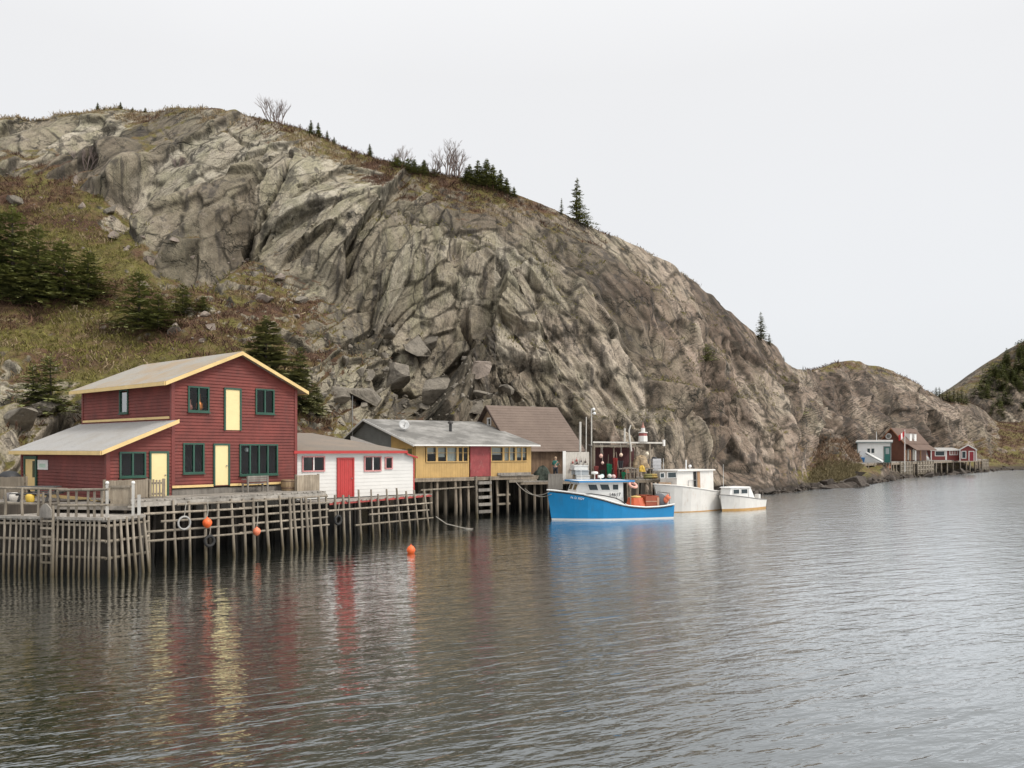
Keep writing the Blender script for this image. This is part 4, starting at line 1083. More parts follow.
def deck_poly(name, pts, z, parent, mat, plank_dir, w=0.17, t=0.07):
    """Planks laid across a convex outline, each its own board with a gap."""
    d = Vector((plank_dir[0], plank_dir[1])).normalized(); s = Vector((-d.y, d.x))
    P2 = [Vector((p[0], p[1])) for p in pts]
    c = [p.dot(s) for p in P2]
    mb = MB(); k = min(c); r = random.Random(len(pts) * 31 + int(z * 100))
    while k < max(c):
        xs = []
        for lev in (k + .006, min(k + w - .006, max(c) - 1e-4)):
            hit = []
            for a, b in zip(P2, P2[1:] + P2[:1]):
                ca, cb = a.dot(s), b.dot(s)
                if (ca - lev) * (cb - lev) <= 0 and abs(ca - cb) > 1e-9:
                    q = a + (b - a) * ((lev - ca) / (cb - ca)); hit.append(q.dot(d))
            xs.append((min(hit), max(hit)) if len(hit) > 1 else None)
        if xs[0] and xs[1]:
            e0, e1 = r.uniform(-.05, .04), r.uniform(-.04, .05); dz = r.uniform(-.006, .006)
            q = lambda a, l: Vector((d.x * a + s.x * l, d.y * a + s.y * l, z + dz))
            l0, l1 = k + .006, k + w - .006
            top = [q(xs[0][0] + e0, l0), q(xs[0][1] + e1, l0), q(xs[1][1] + e1, l1), q(xs[1][0] + e0, l1)]
            mb.hexa([p - Vector((0, 0, t)) for p in top], top)
        k += w
    return mb.build(name, mat, parent)

def pole(name, p0, p1, r, parent, mat, n=8, wob=0.02):
    mb = MB(); p0, p1 = Vector(p0), Vector(p1); m = (p0 + p1) / 2 + Vector((rnd.uniform(-wob, wob), rnd.uniform(-wob, wob), 0))
    mb.path([p0, m, p1], [r * 1.08, r, r * .9], n)
    return mb.build(name, mat, parent)

def post_on(pl, xt, yt, xb, zb, out_top, out_bot, r, parent, name='post', mat=None):
    u, z = Plane(pl.F, v=-out_top).hit(xt, yt)
    ub, _ = Plane(pl.F, v=-out_bot).hit(xb, 540)
    return pole(name, pl.P(ub, out_bot, zb), pl.P(u, out_top, z), r, parent, mat or M_POLE)

# ---- slatted crib at the near end
crib = thing('wharf_crib', (-17, 30.6, 0), 'slatted timber crib wharf with close upright poles standing in the water', 'wharf')
CA, CB, CC = Vector((-24.5, 31.75)), Vector((-15.06, 29.62)), Vector((-14.22, 30.95))
CZ = 2.1
deck_poly('deck', [CA, CB, CC, (-15.2, 33.2), (-24.5, 34.4)], CZ, crib, M_DECK, (0, 1), .2)
def crib_point(f, z, o=0.0):
    d = (CB - CA).normalized(); nrm = Vector((d.y, -d.x))
    p = CA + (CB - CA) * f + nrm * o
    return Vector((p.x, p.y, z))
x = -4.0
while x < 104:
    k = (x - 512) / FPX; d = CB - CA
    f = (k * CA.y - CA.x) / (d.x - k * d.y)
    pole('slat', crib_point(f + rnd.uniform(-.002, .002), -0.7, .12 + rnd.uniform(0, .05)), crib_point(f, CZ + rnd.uniform(-.05, .12), .05), rnd.uniform(.038, .052), crib, M_POLE, 6)
    x += 5.15 + rnd.uniform(-.9, .9)
for f in np.linspace(.02, .46, 14):
    pole('slat', crib_point(f, -0.7, .12), crib_point(f, CZ + .05, .05), .045, crib, M_POLE, 6)
for z in (1.92, 1.35, .72):
    pole('rail', crib_point(0, z, .0), crib_point(1.0, z - .02, .0), .055, crib, M_POLE, 8, .03)
    a = Vector((CB.x, CB.y, z - .05)); b = Vector((CC.x, CC.y, z + .0)); pole('rail', a, b + (b - a) * .12, .055, crib, M_POLE)
for k in range(7):
    f = (k + .3) / 6.6; p = CB + (CC - CB) * f
    pole('slat', (p.x + .12 + .04 * k, p.y - .06, -.7), (p.x + .06, p.y - .03, CZ + rnd.uniform(-.04, .1)), .055, crib, M_POLE, 6)
mb = MB(); mb.beam(crib_point(0, CZ + .05, .03), crib_point(1, CZ + .05, .03), .16, .1); mb.beam((CB.x, CB.y, CZ + .05), (CC.x, CC.y, CZ + .05), .16, .1); mb.build('edge_beam', M_DECK, crib)
mb = MB()
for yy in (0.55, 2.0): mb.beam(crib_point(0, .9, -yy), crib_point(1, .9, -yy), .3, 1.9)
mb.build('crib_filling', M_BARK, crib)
# ladder on the crib
def crib_f(px):
    k = (px - 512) / FPX; d = CB - CA
    return (k * CA.y - CA.x) / (d.x - k * d.y)
lad = thing('ladder', crib_point(crib_f(51), 0, .2), 'grey wooden ladder fixed to the slatted crib, with a wide board across its top', 'ladder')
for px in (46.2, 57.2):
    pole('rail', crib_point(crib_f(px), -.5, .24), crib_point(crib_f(px), 2.62, .2), .055, lad, M_POLE)
for z in (.5, .82, 1.14, 1.46, 1.78, 2.05):
    mb = MB(); mb.beam(crib_point(crib_f(46.2), z, .27), crib_point(crib_f(57.2), z, .27), .05, .07); mb.build('rung', M_POLE, lad)
mb = MB(); a, b = crib_point(crib_f(46), 2.18, .31), crib_point(crib_f(57), 2.18, .31)
pts = []
for i in range(9):
    t = i / 8; q = a + (b - a) * t; pts.append(q + Vector((0, 0, .30 + .22 * math.sin(math.pi * t))))
back = Vector((0.02, .05, 0))
for i in range(8):
    lo0, lo1 = a + (b - a) * (i / 8), a + (b - a) * ((i + 1) / 8)
    mb.hexa([lo0, lo1, lo1 + back, lo0 + back], [pts[i], pts[i + 1], pts[i + 1] + back, pts[i] + back])
mb.build('top_board', M_GREYWOOD, lad)
# handrail on the crib
hr = thing('handrail', crib_point(.6, CZ, 0), 'rough grey pole handrail along the top of the slatted crib', 'railing')
for px, top in ((3, 3.2), (20.5, 3.28), (36, 3.2), (40.5, 3.1), (48.5, 3.22), (56, 3.2), (66, 3.2), (74, 3.18), (86.5, 3.2), (92.5, 3.15), (100, 3.2)):
    pole('post', crib_point(crib_f(px), CZ - .05, -.1), crib_point(crib_f(px + rnd.uniform(-.6, .6)), top, -.1), .048, hr, M_POLE)
for z, w in ((3.22, .05), (2.64, .05)):
    pole('rail', crib_point(.22, z + .04, -.16), crib_point(crib_f(64), z, -.16), w, hr, M_POLE); pole('rail', crib_point(crib_f(58), z - .03, -.05), crib_point(crib_f(107), z + .02, -.05), w, hr, M_POLE)

# ---- deck round the red house
Df = Frame((-14.9, 33.0), (.625, .781))
Dp = Plane(Df)
wb1 = thing('house_wharf', Df.P(4, 0, 0), 'pole lattice wharf in front of the red house, hung with buoys and tyres', 'wharf')
DZ = 2.66
deck_poly('deck', [Df.P(-1.0, -.08, 0), Df.P(8.9, -.08, 0), Df.P(8.9, 2.9, 0), Df.P(-1.0, 2.9, 0)], DZ, wb1, M_DECK, Df.n)
deck_poly('side_deck', [Vector((-15.45, 32.45)), Vector((-25.5, 34.3)), Vector((-26.5, 38)), Rf.P(LU, 8, 0), Rf.P(LU + .02, -.4, 0)], 2.5, wb1, M_DECK, (0.15, 1), .18)
mb = MB(); mb.beam((-15.4, 32.4, 2.36), (-25.5, 34.25, 2.36), .12, .2); mb.beam(Df.P(-1, -.04, DZ - .18), Df.P(8.9, -.04, DZ - .18), .12, .2); mb.build('edge_beam', M_DECK, wb1)
for xt, yt, xb in ((148.3, 506, 150), (165, 506, 165), (173, 500.5, 176.5), (189, 501, 190.5), (205, 503, 206), (218, 501, 218), (231, 499, 235), (243, 499, 246), (253, 498, 255), (265.5, 498, 270), (279.5, 495.5, 284), (289.5, 497.5, 292), (293, 497, 298), (301, 498, 303), (305.5, 496.5, 309), (310, 499, 313), (318.5, 496.5, 323.5)):
    post_on(Dp, xt, yt, xb, -.6, .12 + rnd.uniform(-.02, .05), .42, rnd.uniform(.055, .075), wb1)
for z, x0, x1 in ((2.38, 175, 326), (2.07, 141, 327), (1.72, 158, 326), (1.34, 141, 325), (.96, 141, 326)):
    o = .28 - .08 * (z - 1)
    u0, u1 = Dp.hit(x0, 520)[0], Dp.hit(x1, 520)[0]
    um = (u0 + u1) / 2
    pole('rail', Dp.P(u0, o, z + .02), Dp.P(um + .3, o + .02, z - .02), .05, wb1, M_POLE); pole('rail', Dp.P(um - .3, o - .08, z), Dp.P(u1, o - .05, z + .02), .05, wb1, M_POLE)
for v in (.9, 2.1, 3.3):
    for k in range(8):
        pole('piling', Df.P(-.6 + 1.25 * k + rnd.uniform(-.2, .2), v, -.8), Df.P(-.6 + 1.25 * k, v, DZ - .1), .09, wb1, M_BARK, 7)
mb = MB()
for v in (.4, 1.6): mb.beam(Df.P(-1, v, DZ - .2), Df.P(8.9, v, DZ - .2), .14, .2)
mb.build('bearer', M_BARK, wb1)
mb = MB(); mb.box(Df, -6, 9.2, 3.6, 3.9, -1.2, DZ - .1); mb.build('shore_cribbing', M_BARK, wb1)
mb = MB()
for k in range(6):
    p = Vector((-15.8 - 1.7 * k, 32.7 + .33 * k, 0)); mb.tube((p.x, p.y, CZ - .05), (p.x, p.y, 2.42), .06, n=7)
mb.build('short_props', M_POLEBROWN, wb1)

# ---- deck of the white house
Ef = Frame((-9.55, 39.9), (.505, .863))
Ep = Plane(Ef)
wc1 = thing('low_wharf', Ef.P(4, 0, 0), 'leaning pole wharf with a red edge board below the white house', 'wharf')
EL = 9.3
deck_poly('deck', [Ef.P(-.1, -.05, 0), Ef.P(EL, -.05, 0), Wf.P(8.6, 0.4, 0), Wf.P(-.5, .4, 0)], 2.08, wc1, M_DECK, Ef.n)
mb = MB(); mb.beam(Ef.P(.6, -.02, 1.98), Ef.P(EL, -.02, 1.98), .06, .12); mb.build('edge_board', painted('worn_red_edge', (.38, .06, .05), .7, .25), wc1)
for xt, yt, xb in ((326, 494, 327), (335, 495, 336), (343, 495, 345), (349, 495, 351), (358.5, 489.5, 362), (371, 489.5, 374), (378, 494, 380.5), (386.5, 489, 391), (396.5, 488, 401.5), (406, 491, 411), (414, 490, 419), (424, 489.5, 430)):
    post_on(Ep, xt, yt, xb, -.6, .1, .35, rnd.uniform(.05, .07), wc1)
for z, x0, x1 in ((1.55, 325, 429), (1.15, 366, 426), (.66, 352, 430)):
    u0, u1 = Ep.hit(x0, 500)[0], Ep.hit(x1, 500)[0]
    pole('rail', Ep.P(u0, .22, z + .1), Ep.P(u1, .22, z), .05, wc1, M_POLE)
for v in (1.0, 2.4):
    for k in range(8):
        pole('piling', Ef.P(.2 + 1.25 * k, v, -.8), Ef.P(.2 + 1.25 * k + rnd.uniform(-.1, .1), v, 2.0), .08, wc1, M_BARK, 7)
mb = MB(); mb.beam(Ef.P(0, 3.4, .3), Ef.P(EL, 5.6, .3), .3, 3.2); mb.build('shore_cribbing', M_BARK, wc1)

# ---- stilts of the ochre house
st = thing('stilt_wharf', Yf.P(5, 0, 0), 'tall brown pilings and cross beams carrying the ochre house', 'wharf')
for px, v in ((424, .5), (431, .2), (437, -.15), (445, .7), (455, -.15), (460, .1), (468, -.1), (476.5, .8), (496.5, .1), (498, .9), (507.5, -.2), (519, -.1), (526, 1.1), (534.5, -.2), (541, .5)):
    u, _ = Yf.hit(px, 500, v)
    pole('piling', Yf.P(u + rnd.uniform(-.08, .08), v - .08, -.8), Yf.P(u, v, YB - .22), rnd.uniform(.09, .125), st, M_POLEBROWN, 8, .04)
for v in (2.2, 4.2):
    for k in range(9):
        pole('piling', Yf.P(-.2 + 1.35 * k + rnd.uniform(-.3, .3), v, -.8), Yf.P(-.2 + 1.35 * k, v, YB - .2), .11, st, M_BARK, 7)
mb = MB()
for v in (-.25, .9, 2.2): mb.beam(Yf.P(-.5, v, YB - .16), Yf.P(YL + .6, v, YB - .16), .18, .16)
mb.build('bearer', M_POLEBROWN, st)
def cross_beam(px0, px1, v, vv, z0, z1, w, h):
    mb = MB(); mb.beam(Yf.P(Yf.hit(px0, 490, v)[0], vv, z0), Yf.P(Yf.hit(px1, 490, v)[0], vv, z1), w, h); mb.build('cross_beam', M_POLE, st)
cross_beam(508, 536, -.3, -.36, YB - .36, YB - .36, .14, .2); cross_beam(420, 476, -.2, -.3, YB - .78, YB - .66, .07, .09)
for z in (1.5, .85): cross_beam(496, 509, 0, -.1, z, z, .1, .14)
mb = MB(); mb.box(Yf, -.4, YL + .5, -.35, .02, YB - .075, YB - .005); mb.box(Yf, .2, YL, 6.0, 6.4, -1, YB - .2); mb.build('sill_plank', M_POLEBROWN, st)
ld = thing('wide_ladder', Yf.P(5.2, -.6, 0), 'broad wooden step ladder going down from the red plank door to the water', 'ladder')
u0, u1 = Yf.hit(476.8, 495, -.5)[0], Yf.hit(491, 495, -.5)[0]
for u in (u0, u1):
    pole('rail', Yf.P(u, -.55, -.4), Yf.P(u, -.4, YB + .05), .085, ld, M_POLE)
for z in (2.42, 1.92, 1.42, .92, .42):
    mb = MB(); mb.box(Yf, u0 + .06, u1 - .06, -.66, -.42, z - .1, z + .1); mb.build('step', M_GREYWOOD, ld)

def rope(name, pts, r, mat, label, cat='rope'):
    mb = MB(); mb.path(pts, r, 5); o = mb.build(name, mat)
    return tag(o, label, cat)
def sag(a, b, s, n=10):
    a, b = Vector(a), Vector(b)
    return [a + (b - a) * (i / n) - Vector((0, 0, s * 4 * (i / n) * (1 - i / n))) for i in range(n + 1)]
M_ROPE = plain('old_rope', (.36, .33, .28), .9)
rope('mooring_rope', sag(Yf.P(8.0, -.35, 2.45), (2.45, 53.3, 1.9), .55), .028, M_ROPE, 'slack grey mooring rope from the stilts to the bow of the blue boat, upper one')
rope('mooring_rope', sag(Yf.P(8.9, -.35, 1.9), (2.6, 53.2, 1.75), .35), .024, M_ROPE, 'lower grey mooring rope beside the one tied to the blue bow')
rope('trailing_rope', [Ef.P(9.1, -.5, .75), Ef.P(9.5, -1.0, .3), Ef.P(10.0, -1.9, .06), Ef.P(10.6, -2.4, -.05)], .03, M_ROPE, 'pale rope trailing into the water from the end of the leaning pole wharf')

# ================================================================== things on the decks
def board_panel(name, F, u0, u1, v, z0, z1, label, gap=0.0, w=.11, mat=None, posts=True, group=None, cat='fence'):
    t = thing(name, F.P((u0 + u1) / 2, v, z0), label, cat, group)
    mb = MB(); n = max(2, int(abs(u1 - u0) / (w + gap)))
    for i in range(n):
        a = u0 + (u1 - u0) * i / n; b = a + (u1 - u0) / n - gap - .006; h = rnd.uniform(-.015, .015)
        mb.box(F, min(a, b), max(a, b), v - .012, v + .012, z0 + .04, z1 + h)
    mb.build('boards', mat or M_TANWOOD, t)
    for z in (z0 + .22 * (z1 - z0), z0 + .8 * (z1 - z0)):
        mb = MB(); mb.box(F, min(u0, u1), max(u0, u1), v + .014, v + .05, z - .04, z + .04); mb.build('cross_rail', mat or M_TANWOOD, t)
    if posts:
        for u in (u0, u1):
            mb = MB(); mb.box(F, u - .045, u + .045, v + .052, v + .14, z0 - .05, z1 + .03); mb.build('post', mat or M_TANWOOD, t)
    return t
v0 = .95
u0, u1, u2 = [Df.hit(p, 495, v0)[0] for p in (105.5, 148, 165)]
board_panel('board_fence', Df, u0, u1, v0, DZ, 3.46, 'close boarded grey fence panel in front of the pale yellow wing door')
board_panel('picket_fence', Df, u1 + .06, u2, v0, DZ, 3.44, 'short run of spaced grey pickets beside the corner of the red house', gap=.055, w=.075)
M_PALEPOST = painted('worn_white_post', (.52, .50, .46), .7, .15, 3)
# framed gate with round white caps
Cf = Frame((CB.x, CB.y), (0.97, .24))
gt = thing('deck_gate', at(121, 507, 31.0), 'framed board gate between two white capped posts above the crib', 'gate')
gu0, gu1 = Cf.hit(107.5, 500, 1.0)[0], Cf.hit(133.5, 500, 1.0)[0]
mb = MB()
n = 9
for i in range(n):
    a = gu0 + .1 + (gu1 - gu0 - .2) * i / n; mb.box(Cf, a, a + (gu1 - gu0 - .2) / n - .008, 1.0, 1.025, 2.62, 3.30)
mb.build('boards', M_TANWOOD, gt)
for z in (2.56, 3.26):
    mb = MB(); mb.box(Cf, gu0, gu1, .95, .998, z, z + .08); mb.build('cross_rail', M_POLE, gt)
for u in (gu0, gu1):
    mb = MB(); mb.box(Cf, u - .045, u + .045, .9, .99, 2.06, 3.38); pz = mb.build('post', M_PALEPOST, gt)
    mb = MB(); mb.lathe(Cf.P(u, .945, 3.38), [(.03, 0), (.065, .03), (.075, .07), (.05, .12), (0, .135)], 10); mb.build('cap', M_WHITEP, pz)
mb = MB(); uu = Cf.hit(138.8, 500, .9)[0]; mb.box(Cf, uu - .05, uu + .05, .9, 1.0, 2.06, 2.98); tag(mb.build('white_post', M_PALEPOST), 'short white post at the corner of the crib next to the gate', 'post')
# close fence by the side deck
Lf = Frame((-25.0, 35.4), (1, -.12))
la, lb = Lf.hit(-6, 490, 0)[0], Lf.hit(24.5, 490, 0)[0]
board_panel('plank_fence', Lf, la, lb, 0, 2.5, 3.52, 'pale upright plank fence beside the side door of the red house', w=.16)
hp = at(9.5, 478, 36.4)
mb = MB(); mb.lathe((hp.x, hp.y, 3.0), [(.45, 0), (.52, .3), (.46, .55), (.25, .72), (.0, .76)], 14)
tag(mb.build('tarp_heap', plain('black_tarpaulin', (.018, .018, .02), .6)), 'rounded black tarpaulin heap behind the pale plank fence', 'tarpaulin')
# picnic table on the side deck
pt = thing('picnic_table', at(39, 500, 33.6), 'low dark grey picnic table on the side deck behind the handrail', 'table')
Pf = Frame((at(39, 500, 33.8).x, 33.8), (1, .1)); M_TABLE = weathered('dark_grey_table_boards', (.06, .06, .06), (.18, .175, .165))
mb = MB()
for k in range(4): mb.box(Pf, -.75, .75, -.4 + .2 * k, -.22 + .2 * k, 3.12, 3.17)
mb.build('tabletop', M_TABLE, pt)
for s in (-1, 1):
    mb = MB(); mb.box(Pf, -.75, .75, s * .78 - .12, s * .78 + .12, 2.88, 2.92); mb.build('seat', M_TABLE, pt)
for u in (-.55, .55):
    for s in (-1, 1):
        mb = MB(); mb.beam(Pf.P(u, s * .62, 2.5), Pf.P(u, s * .2, 3.11), .06, .1); mb.build('leg', M_TABLE, pt)
    mb = MB(); mb.beam(Pf.P(u + .05, -.85, 2.86), Pf.P(u + .05, .85, 2.86), .05, .09); mb.build('cross_beam', M_TABLE, pt)
p = at(30.2, 503, 33.0)
mb = MB(); mb.lathe((p.x, p.y, 2.5), [(.12, 0), (.17, .12), (.18, .3), (.13, .38), (0, .4)], 12)
tag(mb.build('yellow_float', plain('yellow_plastic', (.62, .42, .06), .5)), 'small yellow float lying under the picnic table', 'buoy')
for k, (px, cc) in enumerate(((10, (.16, .15, .15)), (14.5, (.55, .52, .47)))):
    p = at(px, 503, 34.6); mb = MB()
    mb.lathe((p.x, p.y, 2.5), [(.2, 0), (.26, .14), (.22, .3), (.1, .36), (0, .37)], 12)
    tag(mb.build('rope_coil' if k else 'net_bundle', plain('coil_%d' % k, cc, .9)), 'pale coil of rope by the plank fence' if k else 'dark bundle of netting by the plank fence', 'rope' if k else 'net')
# bench, barrel and screen before the red house
v1 = 1.5
bu0, bu1 = Df.hit(246.5, 490, v1)[0], Df.hit(268, 490, v1)[0]
bn = thing('garden_bench', Df.P((bu0 + bu1) / 2, v1, DZ), 'grey slatted garden bench below the wide green window', 'bench')
mb = MB()
for z in (3.17, 3.27, 3.37): mb.box(Df, bu0, bu1, v1 - .03, v1, z, z + .085)
mb.build('backrest', M_GREYWOOD, bn)
mb = MB()
for k in range(4): mb.box(Df, bu0, bu1, v1 + .02 + .11 * k, v1 + .11 + .11 * k, 3.06, 3.10)
mb.build('seat', M_GREYWOOD, bn)
for u in (bu0 + .05, bu1 - .05):
    for v in (v1 - .0, v1 + .42):
        mb = MB(); mb.box(Df, u - .035, u + .035, v - .035 - .035, v + .034 - .035, DZ, 3.055 if v > v1 + .1 else 3.46); mb.build('leg', M_GREYWOOD, bn)
    mb = MB(); mb.box(Df, u - .04, u + .04, v1 - .0, v1 + .46, 3.27, 3.31); mb.build('arm', M_GREYWOOD, bn)
u, _ = Df.hit(289.5, 490, 1.6); c = Df.P(u, 1.6, DZ)
br = thing('half_barrel', c, 'wooden half barrel planter beside the grey board screen', 'barrel')
mb = MB(); n = 18
for i in range(n):
    t0, t1 = 2 * math.pi * i / n, 2 * math.pi * (i + .94) / n
    prof = [(.37, 0), (.42, .25), (.42, .4), (.40, .56)]
    for (r0, h0), (r1, h1) in zip(prof[:-1], prof[1:]):
        mb.face([c + Vector((r0 * math.cos(t0), r0 * math.sin(t0), h0)), c + Vector((r0 * math.cos(t1), r0 * math.sin(t1), h0)), c + Vector((r1 * math.cos(t1), r1 * math.sin(t1), h1)), c + Vector((r1 * math.cos(t0), r1 * math.sin(t0), h1))])
mb.lathe(c, [(.34, .01), (.36, .3), (.34, .5)], 18)
mb.build('staves', plain('barrel_oak', (.33, .23, .13), .7), br)
for z in (.12, .46):
    mb = MB(); mb.lathe(c, [(.408 if z < .2 else .425, z), (.42 if z < .2 else .425, z + .05), (.40, z + .05), (.39, z)], 18); mb.build('hoop', plain('rusty_hoop', (.16, .10, .07), .6, .4), br)
su0, su1 = Df.hit(297, 490, .9)[0], Df.hit(319.5, 490, .9)[0]
board_panel('board_screen', Df, su0, su1, .9, DZ - .3, 3.45, 'broad upright board screen standing between the red house and the white house', w=.15, mat=M_TANWOOD)
# hung tyres and buoys
M_RUBBER = plain('tyre_rubber', (.022, .021, .02), .75)
M_PALETYRE = plain('sun_bleached_tyre', (.34, .33, .31), .8)
M_ORANGE = plain('orange_float_plastic', (.80, .135, .03), .45)
M_ORANGE2 = plain('faded_orange_float_plastic', (.72, .20, .10), .5)
def tyre(px, py, pl, r, label, mat, out=.5):
    pf = Plane(pl.F, v=-out); u, z = pf.hit(px, py); c = pl.P(u, out, z)
    t = thing('hanging_tyre', c - Vector((0, 0, r)), label, 'tyre', 'tyres hung on the wharf as fenders')
    ax = pl.P(0, 1, 0) - pl.P(0, 0, 0)
    k = .14 if mat is M_PALETYRE else .24; mb = MB(); mb.torus(c, ax, r * (1 - k), r * k); mb.build('tyre', mat, t)
    mb = MB(); mb.path([c + Vector((0, 0, r * .7)), c + Vector((.02, .05, r + .25)), c + Vector((.03, .15, r + .55))], .018, 5); mb.build('rope', M_ROPE, t)
tyre(184.2, 523, Dp, .31, 'pale bleached ring tyre hanging on the pole lattice near the red wing', M_PALETYRE)
tyre(209.5, 541, Dp, .28, 'black tyre hanging low on the lattice below an orange buoy', M_RUBBER)
tyre(338, 520, Ep, .28, 'black tyre on the leaning pole wharf below the white house', M_RUBBER, .4)
def buoy(c, r, label, mat, rope_to=None, name='mooring_buoy', group=None):
    t = thing(name, c - Vector((0, 0, r * 1.1)), label, 'buoy', group)
    mb = MB(); mb.lathe(c, [(0, -r * 1.12), (r * .35, -r * 1.02), (r * .72, -r * .72), (r * .96, -r * .2), (r, .1 * r), (r * .9, r * .45), (r * .62, r * .82), (r * .28, r * 1.02), (r * .2, r * 1.18), (0, r * 1.2)], 16); b = mb.build('float', mat, t)
    mb = MB(); mb.torus(c + Vector((0, 0, r * 1.27)), Vector((1, .3, 0)), r * .14, r * .06, 10, 5); mb.build('eye', mat, b)
    if rope_to is not None:
        mb = MB(); mb.path([c + Vector((0, 0, r * 1.3)), (c + Vector(rope_to)) / 2 + Vector((.03, 0, r * .4)), Vector(rope_to)], .016, 5); mb.build('rope', M_ROPE, t)
    return t
u, z = Plane(Df, v=-.62).hit(207.3, 523); c = Dp.P(u, .62, z); buoy(c, .20, 'large orange buoy hanging on the lattice below the yellow front door', M_ORANGE, c + Vector((-.1, .3, .95)))
u, z = Plane(Df, v=-.62).hit(256.8, 531.5); c = Dp.P(u, .62, z); buoy(c, .175, 'faded orange buoy hanging low on the lattice below the garden bench', M_ORANGE2, c + Vector((-.05, .3, 1.3)))
c = ground_hit(411, 553, 0); buoy(c + Vector((0, 0, .13)), .20, 'orange buoy floating alone on the open water', M_ORANGE)
# ================================================================== boats
M_BLUE = painted('bright_blue_hull', (0.004, 0.25, 0.55), 0.38, .09, .8, (.05, .13, .20), .4, (4, 4, 1))
M_BOATWHITE = painted('white_boat_paint', (.76, .75, .72), .4, .04, 1, (.42, .36, .28), .15)
M_OLDWHITE = painted('stained_white_hull', (.76, .73, .68), .5, .07, 1.2, (.40, .26, .14), .45, (3, 3, .3))
M_RAIL = plain('black_rub_rail', (.02, .02, .022), .5)
M_RUSTSTRIPE = painted('rusty_boot_stripe', (.52, .30, .10), .6, .2)
M_TINT = plain('dark_wheelhouse_glass', (.02, .032, .036), .08, 0, .2)

class Hull:
    def __init__(self, F, L, beam, sheer, wl=.86, rake=.3, draft=.5, tuck=.9, chine=.8):
        self.F, self.L = F, L
        self.ts = [0, .04, .1, .18, .28, .4, .55, .7, .85, 1.0]
        self.beam = lambda t: np.interp(t, [0, .04, .1, .18, .28, .4, .55, .75, 1], [.015, .26, .47, .68, .85, .95, 1, .98, tuck]) * beam / 2
        self.wl = lambda t: np.interp(t, [0, .04, .1, .18, .28, .4, .55, .75, 1], [.01, .10, .25, .45, .66, .84, .92, .92, chine]) * beam / 2
        self.sh = lambda t: np.interp(t, sheer[0], sheer[1])
        self.rake, self.draft = rake, draft
    def pt(self, t, h, side):
        """h 0 at the waterline, 1 at the sheer."""
        b = self.wl(t) + (self.beam(t) - self.wl(t)) * (max(0, h) ** 1.15)
        x = t * self.L + self.rake * (1 - h) * (1 - t) ** 4
        return self.F.P(x, side * b, self.sh(t) * h)
    def shell(self, mb, off=0.0):
        hs = [0, .25, .5, .75, 1]
        for side in (-1, 1):
            for t0, t1 in zip(self.ts[:-1], self.ts[1:]):
                for h0, h1 in zip(hs[:-1], hs[1:]):
                    mb.face([self.pt(t0, h0, side), self.pt(t1, h0, side), self.pt(t1, h1, side), self.pt(t0, h1, side)], True)
                k = lambda t: self.F.P(t * self.L + self.rake * 1.3 * (1 - t) ** 4, 0, -self.draft)
                mb.face([self.pt(t0, 0, side), self.pt(t1, 0, side), k(t1), k(t0)], True)
        mb.face([self.pt(1, 1, -1), self.pt(1, .5, -1), self.pt(1, 0, -1), self.F.P(self.L, 0, -self.draft), self.pt(1, 0, 1), self.pt(1, .5, 1), self.pt(1, 1, 1)])
    def strip(self, mb, h0, h1, off, t0=0, t1=1, drop=None):
        n = 24
        for side in (-1, 1):
            o = self.F.n * (side * off)
            for i in range(n):
                a, b = t0 + (t1 - t0) * i / n, t0 + (t1 - t0) * (i + 1) / n
                mb.face([self.pt(a, h0, side) + o, self.pt(b, h0, side) + o, self.pt(b, h1, side) + o, self.pt(a, h1, side) + o], True)
    def band(self, mb, z0, z1, off, t0=0, t1=1):
        n = 28
        for side in (-1, 1):
            o = self.F.n * (side * off)
            for i in range(n):
                q = []
                for t in (t0 + (t1 - t0) * i / n, t0 + (t1 - t0) * (i + 1) / n):
                    s = self.sh(t); q.append((self.pt(t, z0 / s, side) + o, self.pt(t, z1 / s, side) + o))
                mb.face([q[0][0], q[1][0], q[1][1], q[0][1]], True)
    def rail(self, mb, r, t0=0, t1=1, up=0.0, h=1.0, sides=(-1, 1)):
        for side in sides:
            mb.path([self.pt(t0 + (t1 - t0) * i / 20, h, side) + Vector((0, 0, up)) for i in range(21)], r, 6)
    def deck(self, mb, drop, inset=.06):
        for t0, t1 in zip(self.ts[:-1], self.ts[1:]):
            q = []
            for t in (t0, t1):
                b = max(.005, self.beam(t) - inset); z = self.sh(t) - drop
                q.append((self.F.P(t * self.L + .05, -b, z), self.F.P(t * self.L + .05, b, z)))
            mb.face([q[0][0], q[1][0], q[1][1], q[0][1]])
            for k, sgn in ((0, -1), (1, 1)):
                mb.face([q[0][k], q[1][k], self.pt(t1, 1, sgn) - self.F.n * (sgn * .03), self.pt(t0, 1, sgn) - self.F.n * (sgn * .03)])

def quad_pane(mb, pts, out):
    mb.face([Vector(p) + out for p in pts])

